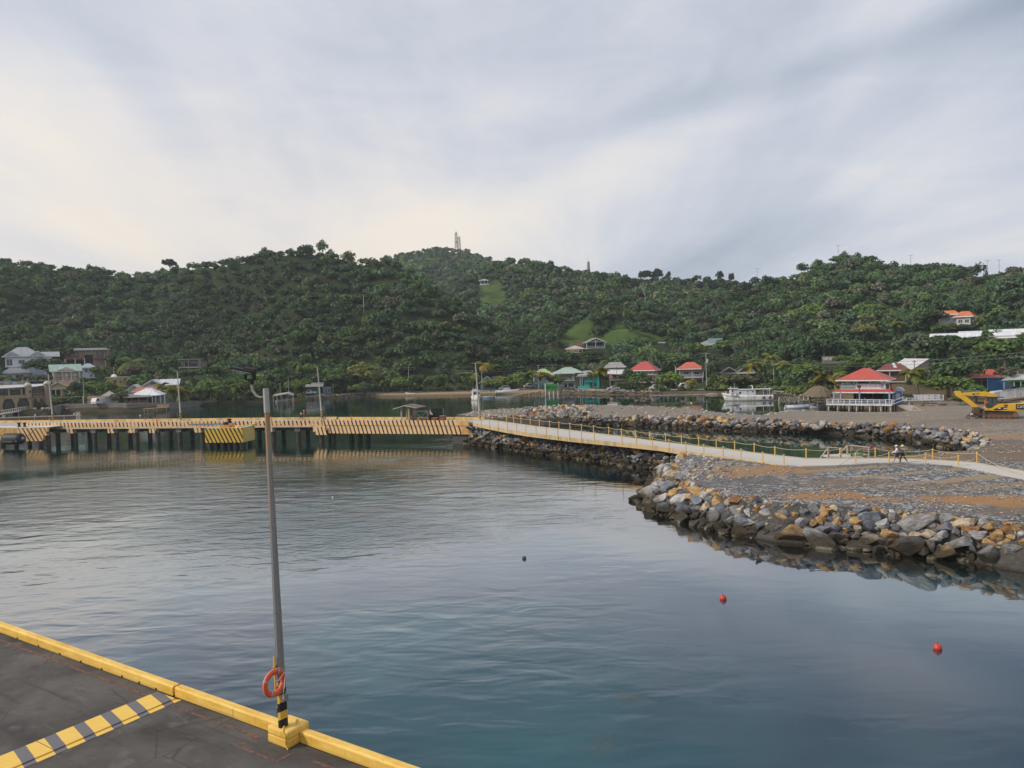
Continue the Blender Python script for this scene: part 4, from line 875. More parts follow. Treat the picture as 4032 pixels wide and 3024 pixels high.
# ---------------------------------------------------------------- lamp post with its base block
lp = thing('lamp_post', 'tall grey steel lamp post on a yellow block at the quay edge', 'lamp post', D(16.9, 0, DZ), DRZ)
def stripe_mat(name, ca, cb, period, k, duty, zoff=0.0, fade=0.0, axis=0, both=False):
    t = NT(name); q = t.obco(); X, Y_, Z = t.sep(q); A = (X, Y_)[axis]
    w_ = t.noise(q, 3.0, 3)
    fr = t.math('FRACT', t.math('DIVIDE', t.math('ADD', t.math('ADD', A, t.math('MULTIPLY', Z, k)), t.math('MULTIPLY', t.math('SUBTRACT', w_, .5), .06)), period))
    sm = t.ramp(fr, [(0.0, 0.0), (1-duty-.012, 0.0), (1-duty+.012, 1.0), (1.0, 1.0)])
    g = t.noise(t.mapping(q, (.6, .6, .25)), 0.7, 6, .7); sp = t.noise(q, 5.0, 5, .75)
    if fade:
        sm = t.math('MULTIPLY', sm, t.math('SUBTRACT', 1.0, t.math('MULTIPLY', t.ramp(t.noise(t.mapping(q, (.35, .35, .8), (0,0,0), (4,2,1)), 1.0, 5, .7), [(.5, 0.0), (.62, 1.0)]), fade)))
    ca2 = t.mix(t.math('MULTIPLY', g, .8), ca, tuple(x*y for x, y in zip(ca, (.80,.66,.48)))); ca2 = t.mix(t.ramp(sp, [(.60, 0.0), (.72, .6)]), ca2, (.60,.50,.42)); ca2 = t.mix(t.ramp(t.noise(t.mapping(q, (1.2,1.2,.18)), 1.0, 5), [(.62, 0.0), (.75, .5)]), ca2, (.22,.12,.055))
    M[name] = t.bsdf(t.mix(sm, ca2, cb), .65, t.bump(sp, .12, .02)); return M[name]
b = MB(); b.box(-.42, -.38, 0, .40, .40, .24); b.obj('base_block', M['kerb'], lp, bevel=.03)
b = MB(); b.box(-.425, -.385, .24, .405, .405, .47); b.obj('block_cap', M['kerb'], lp, bevel=.05)
PB = Vector((0.02, -0.19, 0.47)); PT = PB+Vector((-.09, -.06, 9.30))
t = NT('pole_steel'); q = t.obco(); X, Y_, Z = t.sep(q); g = t.noise(t.mapping(q, (9, 9, .5)), 1.0, 6, .7); rs_ = t.noise(t.mapping(q, (7, 7, .35), (0,0,0), (1,3,0)), 1.0, 5, .7)
hi = t.ramp(t.math('DIVIDE', Z, 10.0), [(.55, 0.0), (.80, 1.0)])
c = t.mix(g, (.14,.14,.14), (.30,.295,.29)); c = t.mix(t.math('MULTIPLY', hi, t.ramp(rs_, [(.38, 0.0), (.55, .85)])), c, (.34,.19,.065))
M['pole_steel'] = t.bsdf(c, .55, t.bump(g, .15, .01), .35)
def pl(k): return PB.lerp(PT, k)
rad = lambda k: .132*(1-k)+.066*k
b = MB(); b.tube([pl(k) for k in (.12,.28,.45,.64,.80,.945)], [rad(k) for k in (.12,.28,.45,.64,.80,.945)], 8); b.obj('shaft', M['pole_steel'], lp)
b = MB()
for k in (.12, .34, .60, .78): b.tube([pl(k), pl(k+.004)], rad(k)*1.10, 8)
b.obj('joint_rings', M['steel'], lp)
b = MB(); b.tube([pl(.0), pl(.135)], [rad(0)*1.03, rad(.135)*1.03], 8)
st_ = b.obj('striped_foot', stripe_mat('pole_stripes', (.66,.42,.07), (.010,.010,.011), .50, 0.0, .52, axis=0), lp)
t = NT('pole_bands'); q = t.obco(); X, Y_, Z = t.sep(q); fr = t.math('FRACT', t.math('DIVIDE', t.math('ADD', Z, t.math('ADD', t.math('MULTIPLY', X, -.45), t.math('MULTIPLY', t.noise(q, 9.0, 3), .05))), .46)); sm = t.ramp(fr, [(0,1.0),(.52,1.0),(.53,0.0),(.985,0.0),(1.0,1.0)])
M['pole_bands'] = t.bsdf(t.mix(sm, (.60,.36,.045), (.010,.010,.011)), .55); st_.data.materials[0] = M['pole_bands']
b = MB(); b.tube([pl(.93), pl(1.0)], [.085, .08], 8); b.obj('pole_cap', M['concrete'], lp, (.42,.42,.41))
ax = cr.x*dn+cr.x*0*dt; lx = Vector((DRZ and math.cos(-DRZ), math.sin(-DRZ), 0))   # world +X in the post's frame
ly = Vector((-lx.y, lx.x, 0)); tp = pl(.985)
b = MB(); b.tube([tp+Vector((0,0,-.09)), tp-lx*.16+Vector((0,0,-.10)), tp-lx*.27+Vector((0,0,-.05)), tp-lx*.35+Vector((0,0,.08)), tp-lx*.385+Vector((0,0,.22)), tp-lx*.39+Vector((0,0,.30))], .034, 10); b.obj('arm', M['concrete'], lp, (.36,.34,.27), True)
b = MB(); c0 = tp-lx*.40+Vector((0,0,.33)); b.beam(c0-Vector((0,0,.06)), c0+Vector((0,0,.04)), .11, .11); b.beam(c0+lx*.10+Vector((0,0,.06)), c0-lx*.12+Vector((0,0,.06)), .12, .05)
b.beam(c0+lx*.09+Vector((0,0,.06)), c0+lx*.09+Vector((0,0,.27)), .05, .1); b.beam(c0-lx*.14+Vector((0,0,.06)), c0-lx*.14+Vector((0,0,.2)), .04, .08); b.obj('bracket', M['dark'], lp)
b = MB(); p0 = c0+lx*.12+Vector((0,0,.27)); p1 = c0-lx*.50+Vector((0,0,.40)); b.beam(p0, p1, .34, .07); b.beam(p0+Vector((0,0,.04)), p0.lerp(p1,.45)+Vector((0,0,.05)), .22, .06); b.obj('lamp_head', M['dark'], lp, bevel=.02)
b = MB(); b.beam(p0.lerp(p1,.15)-Vector((0,0,.045)), p0.lerp(p1,.92)-Vector((0,0,.045)), .26, .03); b.obj('diffuser', M['clean_paint'], lp, (.55,.56,.55))
b = MB(); b.box(-.20, -.26, .82-.13+.1, -.12, -.14, .98); b.obj('switch_box', M['steel'], lp); b = MB(); b.box(.15, -.30, 1.25, .24, -.16, 1.42); b.tube([(.2,-.23,1.42),(.24,-.25,1.52)], .012, 6); b.obj('junction_box', M['steel'], lp)
b = MB(); b.tube([(.12,-.2,.55),(.14,-.3,.50),(.25,-.40,.47),(.34,-.4,.36),(.34,-.40,.12),(.44,-.42,.02)], .018, 6); b.obj('conduit', M['kerb'], lp)
b = MB(); b.tube([(.2,.15,.47),(.2,.15,.56)], .045, 8); b.obj('stub_pipe', M['kerb'], lp)
b = MB()
for k in (.165, .185): b.beam(pl(k)-lx*.12-ly*.05, pl(k)-lx*.12-ly*.22, .05, .05)
b.beam(pl(.10)-lx*.12-ly*.14, pl(.215)-lx*.115-ly*.14, .045, .03); b.obj('ring_hanger', M['paint'], lp, (.62,.36,.06))
rl = thing('life_ring', 'orange life ring with white grab line hung on the lamp post', 'life ring', D(16.9, 0, DZ)+Vector((0,0,0)), 0)
rl.location = PD(1080, 2689, 20.36); rl.rotation_euler = (0, R(4), R(57))
V = []; Fc = []; NA, NB = 40, 12
for i in range(NA):
    a = 2*math.pi*i/NA; rr = .305
    for j_ in range(NB):
        bq = 2*math.pi*j_/NB; V.append(((rr+.078*math.cos(bq))*math.sin(a), .062*math.sin(bq), (rr+.078*math.cos(bq))*math.cos(a)))
        Fc.append((i*NB+j_, i*NB+(j_+1) % NB, ((i+1) % NA)*NB+(j_+1) % NB, ((i+1) % NA)*NB+j_))
b = MB(); b.add(V, Fc); b.obj('ring', M['clean_paint'], rl, (.70,.10,.035), True)
for a in (.35, 1.9, 3.5, 5.1):
    b = MB(); V = []; 
    for i in range(4):
        aa = a+(i-1.5)*.05
        for j_ in range(NB): bq = 2*math.pi*j_/NB; V.append(((.305+.0805*math.cos(bq))*math.sin(aa), .0645*math.sin(bq), (.305+.0805*math.cos(bq))*math.cos(aa)))
    b.add(V, [(i*NB+j_, i*NB+(j_+1) % NB, (i+1)*NB+(j_+1) % NB, (i+1)*NB+j_) for i in range(3) for j_ in range(NB)]); b.obj('reflective_band', M['clean_paint'], rl, (.35,.33,.34), True)
b = MB(); pts = []
for i in range(41):
    a = 2*math.pi*i/40; w_ = .375+.025*abs(math.sin(2*a+.3)); pts.append((w_*math.sin(a), -.03, w_*math.cos(a)))
b.tube(pts, .005, 5); b.tube([(.28,-.08,.22),(.05,-.09,.06),(-.02,-.07,.08)], .01, 5); b.tube([(.30,-.08,.2),(.27,-.09,-.1),(.24,-.09,-.3),(.22,-.08,-.47),(.26,-.08,-.5),(.27,-.08,-.42)], .011, 5); b.obj('grab_line', M['fabric'], rl, (.65,.62,.58))

# ---------------------------------------------------------------- striped pier across the middle distance
PO = Vector((-33.4, 134.55, 0)); dL = Vector((-.978, .209, 0)).normalized(); dR = Vector((.945, -.326, 0)).normalized(); nL = Vector((.209, .978, 0)).normalized(); nR = Vector((.326, .945, 0)).normalized()
def S(s, t, z): return PO+(dL*(-s)+nL*t if s < 0 else dR*s+nR*t)+Vector((0,0,z))
RZL = math.atan2(-dL.y, -dL.x); RZR = math.atan2(dR.y, dR.x)
pier = thing('pier', 'long pier with yellow and black striped edges on dark piles', 'pier', PO)
def pobj(mb, name, mat, sec, c=None, bevel=0):
    o = mb.obj(name, mat, pier, c, bevel=bevel); o.rotation_euler = (0, 0, RZL if sec == 'L' else RZR); return o
PEACH = (0.88, 0.61, 0.34)
smL = stripe_mat('stripes_left', PEACH, (.035,.02,.018), .80, .22, .36, fade=.85); smR = stripe_mat('stripes_right', PEACH, (.022,.014,.014), .79, .30, .36, fade=.25)
b = MB(); b.box(-78, .3, 3.2, 0, 5.6, 3.6); b.obj('deck', M['concrete'], pier, (.42,.40,.37)).rotation_euler = (0,0,RZL)
b = MB(); b.box(0, .3, 3.2, 28.3, 5.0, 3.6); b.obj('deck', M['concrete'], pier, (.42,.40,.37)).rotation_euler = (0,0,RZR)
b = MB(); b.box(-62.5, 0, 3.05, 0, .28, 3.9); pobj(b, 'striped_edge', smL, 'L')
b = MB(); b.box(-78, -.02, 2.72, 0, .30, 3.047); pobj(b, 'ledge', M['worn_paint'], 'L', (.74,.55,.36))
b = MB(); b.box(0.003, -.05, 3.05, 27.6, .28, 3.9); pobj(b, 'striped_edge', smR, 'R')
b = MB(); b.box(.003, .04, 1.62, 27.2, .34, 3.047); pobj(b, 'striped_wall', smR, 'R')
b = MB(); b.box(-78, 5.6, 3.2, 0, 5.95, 4.02); pobj(b, 'far_kerb', M['worn_paint'], 'L', (.80,.53,.20)); b = MB(); b.box(0, 5.0, 3.2, 28.3, 5.35, 4.02); pobj(b, 'far_kerb', M['worn_paint'], 'R', (.80,.53,.18))
b = MB(); b.box(24.5, .36, -2, 28.3, 4.8, 3.2); pobj(b, 'abutment', M['concrete'], 'R', (.10,.095,.09))
def s_of(px):   # distance along the near edge for a photo column
    lo_, hi_ = -85.0, 27.0
    for _ in range(40):
        m_ = (lo_+hi_)/2
        if proj(S(m_, 0, 3))[0] < px: lo_ = m_
        else: hi_ = m_
    return lo_
e0 = s_of(1798); b = MB(); b.box(e0, -.06, 3.06, 27.7, -.052, 3.91); pobj(b, 'plain_end', M['worn_paint'], 'R', (.82,.48,.15)); b = MB(); b.box(s_of(1816), .03, 1.6, 27.7, .038, 3.04); pobj(b, 'plain_end', M['worn_paint'], 'R', (.80,.46,.15))
for i, px in enumerate((214, 283, 360, 446, 526, 610, 697, 787, 876, 970, 1068, 1166, 1258)):
    s = s_of(px)-.0
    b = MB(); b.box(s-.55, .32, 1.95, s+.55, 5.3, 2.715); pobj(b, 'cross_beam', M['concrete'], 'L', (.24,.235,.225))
    if i in (1, 3, 4, 5, 7, 10, 12):
        b = MB(); b.prism([(s-1.25, -.015), (s+.15, -.015), (s+.15, .31), (s-1.25, .31)], 1.9, 2.718); pobj(b, 'striped_bracket', smL, 'L')
    for tt in (.75, 4.7):
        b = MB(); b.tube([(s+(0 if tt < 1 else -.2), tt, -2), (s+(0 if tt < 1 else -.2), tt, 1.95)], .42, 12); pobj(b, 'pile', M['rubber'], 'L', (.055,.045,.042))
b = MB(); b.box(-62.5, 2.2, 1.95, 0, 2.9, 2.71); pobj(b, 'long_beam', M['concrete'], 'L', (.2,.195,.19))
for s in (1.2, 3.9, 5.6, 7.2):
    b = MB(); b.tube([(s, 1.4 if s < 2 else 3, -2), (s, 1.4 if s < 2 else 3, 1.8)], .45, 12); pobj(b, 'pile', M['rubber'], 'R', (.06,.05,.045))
b = MB(); b.box(-1.5, -.25, 1.35, .9, 1.6, 2.7); pobj(b, 'striped_bracket', smR, 'R')
# mooring platform at the left end, with bollards and the big fender
mp = thing('mooring_platform', 'mooring platform with slanting yellow and black stripes at the left end', 'platform', PD(96, 1735, 143.5)); mp.location.z = 0; mp.rotation_euler = (0, 0, RZL)
smP = stripe_mat('stripes_platform', (.84,.56,.27), (.03,.018,.016), .95, .62, .36, fade=.35)
b = MB(); b.xprism([(-14, .85), (4.0, .85), (4.3, 1.9), (5.0, 1.9), (5.2, 3.3), (-14, 3.3)], 0, .5); b.obj('striped_front', smP, mp)
b = MB(); b.prism([(-14, -.02), (5.2, -.02), (5.2, 6), (-14, 6)], 3.3, 3.44); b.obj('platform_deck', M['concrete'], mp, (.62,.60,.56))
b = MB(); b.box(-6.5, -.03, 2.1, -1.6, -.004, 3.2); b.obj('rust_panel', M['worn_paint'], mp, (.62,.36,.10))
b = MB()
for x in (-12,-9,-6,-3,0,2.5,4.2): b.tube([(x, 1.2, -2), (x, 1.2, 2)], .38, 10)
b.obj('platform_piles', M['rubber'], mp, (.06,.05,.045))
for x, lb in ((-2.0, 'left black mooring bollard on the striped platform'), (-.75, 'right black mooring bollard on the striped platform')):
    p = mp.matrix_basis @ Vector((x, 1.0, 3.44)); o = thing('bollard', lb, 'bollard', p, 0, 'bollards on the mooring platform')
    b = MB(); b.lathe([(.42,0),(.42,.06),(.24,.10),(.22,.62),(.36,.68),(.36,.78),(.1,.84)], n=14); b.obj('bollard_post', M['rubber'], o, (.015,.015,.017), True)
fd = thing('fender', 'fat black rubber fender with white lettering under the platform stripes', 'fender', PD(52, 1728, 141.2), RZL)
b = MB(); b.lathe([(.35,-2.15),(.8,-2.0),(1.02,-1.7),(1.06,-1.2),(1.06,1.2),(1.02,1.7),(.8,2.0),(.35,2.15)], n=28, axis='x'); b.obj('fender_body', M['rubber'], fd, (.016,.017,.021), True)
b = MB(); b.lathe([(.42,2.1),(.42,2.2),(.2,2.2),(.2,2.42),(.12,2.45)], n=16, axis='x'); b.obj('end_fitting', M['steel'], fd, smooth=True)
b = MB(); b.tube([(2.4,0,.1),(3.0,.6,.7),(3.9,1.2,1.7)], .05, 6); b.obj('chain', M['rubber'], fd, (.12,.08,.06))
text('OCEAN GUARD', .30, (-.35, -1.03, -.42), (R(115), 0, 0), M['clean_paint'], fd, c=(.75,.75,.75)); text('40FT', .24, (1.55, -.99, -.36), (R(113), 0, 0), M['clean_paint'], fd, c=(.7,.7,.7))
# dolphin
dp = thing('mooring_dolphin', 'big block with slanting yellow and black stripes standing before the pier', 'mooring dolphin', (PD(880, 1744, 130).x, 130.3, 0), RZL+R(3))
smD = stripe_mat('stripes_dolphin', (.74,.50,.055), (.014,.012,.011), .735, .50, .40)
b = MB(); b.box(-3.5, 0, .9, 3.42, 4.2, 3.36); b.obj('striped_block', smD, dp)
b = MB(); b.box(3.421, .05, .92, 3.44, 4.2, 3.34); b.obj('side_face', M['paint'], dp, (.62,.50,.16))
b = MB(); b.box(-3.4, .1, 3.361, 3.42, 4.2, 3.41); b.obj('block_top', M['worn_paint'], dp, (.66,.58,.42))
b = MB()
for x in (-3,-1.8,-.6,.6,1.8,3): b.tube([(x, .7, -2), (x, .7, .95)], .35, 10); b.tube([(x, 3.2, -2), (x, 3.2, .95)], .35, 10)
b.obj('dolphin_piles', M['rubber'], dp, (.03,.028,.027))
b = MB(); b.box(-7.5, 1.6, 3.75, .3, 2.6, 3.85); b.box(-7.5, 1.6, 3.86, .3, 1.68, 4.0); b.box(-7.5,2.52,3.86,.3,2.6,4.0); b.obj('gangway', M['concrete'], dp, (.26,.25,.23))
b = MB(); b.box(-.9, .4, 3.42, .8, 1.2, 3.75); b.box(.35, 1.0, 3.42, 1.0, 1.9, 4.1); b.obj('hook_base', M['worn_paint'], dp, (.66,.27,.05))
b = MB(); b.lathe([(.30,0),(.30,.2),(.24,.55),(.36,.6),(.36,.75)], (.3,1.5,4.1), 12); b.lathe([(.36,0),(.42,.16),(.3,.4),(.1,.45)], (-.25,1.1,3.9), 12); b.obj('mooring_hook', M['dark'], dp)
b = MB(); b.beam((1.9,.9,3.5),(4.3,4.6,3.7), .35, .14); b.box(3.3,3.6,3.42,3.8,4.4,4.1); b.obj('access_ramp', M['paint'], dp, (.80,.58,.28))
# pier lamp posts
for i, (px, py, lb) in enumerate([(209,1654,'slim pale lamp post at the left end of the pier'), (712,1650,'slim pale lamp post on the pier left of the striped dolphin'), (1268,1643,'slim pale lamp post beside the walking pair on the pier'), (1890,1645,'slim pale lamp post where the causeway meets the pier')]):
    p = P(px, py, 4.0); o = thing('lamp_post', lb, 'lamp post', p, 0, 'lamp posts along the pier')
    ln = Vector((-.50 if i != 1 else -.28, 0, 0))
    b = MB(); b.tube([(0,0,-.5), ln*.5+Vector((0,0,4.3)), ln+Vector((0,0,9.2))], [.15,.115,.085], 10); b.obj('shaft', M['concrete'], o, (.50,.48,.43))
    b = MB(); b.tube([(0,0,-.1), ln*.1+Vector((0,0,1.3))], [.165,.155], 10); b.obj('striped_foot', M['pole_bands'], o)
    b = MB(); b.beam(ln+Vector((.1,0,9.2)), ln+Vector((-.7,0,9.25)), .10, .06); b.obj('lamp_arm', M['concrete'], o, (.45,.44,.40))
for px, py in ((835,1654),(908,1656),(1012,1653),(388,1661),(1326,1651),(1015,1653),(520,1656)):
    pass
for j, (px, t_, lb) in enumerate([(388,5.0,'small orange cone on the pier between the two left lamp posts'),(548,5.0,'small orange cone on the pier right of the second lamp post'),(835,5.0,'small orange cone on the pier above the striped dolphin'),(1012,5.0,'small orange cone on the pier right of the striped dolphin'),(1330,4.6,'small orange cone on the pier right of the walking pair'),(1588,4.2,'small orange cone beside the shelter post on the pier')]):
    p = S(s_of(px), t_, 3.6); o = thing('traffic_cone', lb, 'traffic cone', p, 0, 'orange cones on the pier')
    b = MB(); b.box(-.2,-.2,0,.2,.2,.04); b.lathe([(.15,.04),(.04,.75),(.02,.76)], n=10); b.obj('cone_body', M['paint'], o, (.78,.13,.03)); b = MB(); b.lathe([(.107,.3),(.079,.5)], n=10); b.obj('cone_band', M['paint'], o, (.7,.7,.68))
# shelter, gate, screen and bins on the pier
sh = thing('shelter', 'open shelter with brown tin roof on timber posts on the pier', 'shelter', S(s_of(1590), 2.4, 3.6), RZR)
for x, y in ((-1.15,-.9),(-1.15,1.0),(.25,-.9),(.25,1.0)):
    b = MB(); b.beam((x,y,0),(x,y,2.35), .2 if x < 0 else .28, .2); b.obj('shelter_post', M['wood'], sh, (.45,.33,.17) if x > 0 else (.42,.38,.27))
b = MB(); b.add([(-2.5,-1.4,2.15),(-.35,-1.4,2.75),(-.35,1.9,2.85),(-2.5,1.9,2.25),(-2.5,-1.4,2.08),(-.35,-1.4,2.68),(-.35,1.9,2.78),(-2.5,1.9,2.18)], [(0,1,2,3),(7,6,5,4),(0,4,5,1),(1,5,6,2),(2,6,7,3),(3,7,4,0)])
b.add([(-.35,-1.4,2.78),(2.0,-1.4,2.32),(2.3,1.9,2.42),(-.35,1.9,2.88),(-.35,-1.4,2.70),(2.0,-1.4,2.24),(2.3,1.9,2.34),(-.35,1.9,2.80)], [(0,1,2,3),(7,6,5,4),(0,4,5,1),(1,5,6,2),(2,6,7,3),(3,7,4,0)]); b.obj('tin_roof', M['roof'], sh, (.17,.085,.085))
b = MB(); b.beam((-2.5,-1.42,2.13),(-.35,-1.42,2.73),.07,.1); b.beam((-.35,-1.42,2.75),(2.0,-1.42,2.29),.07,.1); b.obj('roof_trim', M['concrete'], sh, (.55,.54,.5))
b = MB(); b.box(.45,-.8,0,.85,1.0,1.1); b.obj('counter', M['wood'], sh, (.20,.13,.09))
gt = thing('gate', 'grey steel gate with crossed braces beside the shelter on the pier', 'gate', S(s_of(1638), 2.0, 3.6), RZR)
b = MB(); b.tube([(-1.35,0,0),(-1.35,0,1.85)],.08,8); b.tube([(1.2,0,0),(1.2,0,1.8)],.07,8); b.obj('gate_post', M['steel'], gt)
b = MB(); b.beam((-1.2,0,1.72),(1.2,0,1.72),.09,.09); b.beam((-1.1,0,1.6),(.5,0,.25),.06,.06); b.beam((1.1,0,1.6),(-.7,0,.1),.06,.06); b.beam((-1.2,0,.05),(1.2,0,.05),.06,.06); b.beam((-1.1,0,0),(-1.1,0,1.72),.07,.07); b.obj('gate_frame', M['steel'], gt)
sc_ = thing('mesh_screen', 'dark mesh screen panel standing behind the gate on the pier', 'screen', S(s_of(1688), 3.4, 3.6), RZR)
b = MB(); b.box(-1.2,-.02,.1,1.2,.02,2.05); t = NT('dark_mesh'); ck = t.n('ShaderNodeTexChecker', inp={'Scale': 40.0}); t.lk(t.obco(), ck.inputs['Vector'])
bs = t.n('ShaderNodeBsdfDiffuse', inp={'Color': (.03,.032,.03,1)}); tr = t.n('ShaderNodeBsdfTransparent'); mx = t.n('ShaderNodeMixShader'); t.lk(t.math('MULTIPLY', ck.outputs['Fac'], .5), mx.inputs[0]); t.lk(bs.outputs[0], mx.inputs[1]); t.lk(tr.outputs[0], mx.inputs[2]); t.lk(mx.outputs[0], t.out.inputs['Surface']); M['mesh'] = t.mat
b.obj('mesh_panel', M['mesh'], sc_)
b = MB(); b.beam((-1.2,0,0),(-1.2,0,2.15),.06,.06); b.beam((1.2,0,0),(1.2,0,2.1),.06,.06); b.obj('screen_frame', M['steel'], sc_)
for px, w_, h_, lb in ((1693,.95,.52,'low rust red bin on the pier beside the gate'),(1723,.85,.85,'taller rust red bin on the pier left of the lamp post')):
    o = thing('bin', lb, 'bin', S(s_of(px), 2.2, 3.6), RZR); b = MB(); b.box(-w_/2,-.4,0,w_/2,.4,h_); b.obj('bin_body', M['worn_paint'], o, (.20,.055,.03), bevel=.03); b = MB(); b.box(-w_/2-.04,-.44,h_+.002,w_/2+.04,.44,h_+.08); b.obj('bin_lid', M['worn_paint'], o, (.36,.14,.08))
nt_ = thing('net_fence', 'low orange barrier netting across the pier beneath the gate', 'barrier', S(s_of(1655), 3.0, 3.6), RZR); b = MB(); b.box(-1.4,-.02,.05,2.2,.02,.38); b.obj('netting', M['fabric'], nt_, (.45,.12,.03))
person('person in a white shirt and dark trousers walking on the pier', S(s_of(1140), 4.4, 3.6), RZL+R(15), 1.62, .6, shirt=(.68,.67,.66), legs=(.03,.03,.04), arm=(.3,-.3))
person('person in an orange top and white cap walking on the pier', S(s_of(1153), 4.2, 3.6), RZL+R(15), 1.78, -.6, shirt=(.78,.11,.03), legs=(.30,.05,.03), long_legs=False, hat=('cap', (.8,.8,.78)), arm=(-.3,.3))
person('person in white with a cap leaning forward beside the pier gate', S(s_of(1677), 2.6, 3.6), RZL+R(185), 1.72, .1, shirt=(.80,.80,.80), legs=(.02,.02,.022), hat=('cap', (.8,.8,.8)), lean=.45, arm=(.6,.5))
person('person in dark clothes standing just behind the pier gate', S(s_of(1664), 2.9, 3.6), RZL+R(90), 1.66, .05, shirt=(.10,.09,.10), legs=(.03,.03,.03))
person('person with dark hair standing behind the shelter counter', S(s_of(1602), 2.6, 3.6), RZL-R(90), 1.7, 0, shirt=(.25,.25,.27), legs=(.03,.03,.04))
person('person in a long-sleeved white top and cap walking on the path', P(3532, 1822, 2.59), R(172), 1.74, .75, shirt=(.80,.80,.82), legs=(.05,.05,.09), long_legs=False, sleeve=1.0, hat=('cap', (.82,.82,.82)), arm=(.85,-.3), skin=(.36,.2,.14))
person('person in a straw hat and dark striped dress on the path', P(3556, 1821, 2.59), R(176), 1.70, -.6, shirt=(.10,.095,.085), legs=(.02,.025,.02), sleeve=.3, hat=('brim', (.70,.56,.34)), arm=(-.25,.3), skin=(.40,.22,.15))
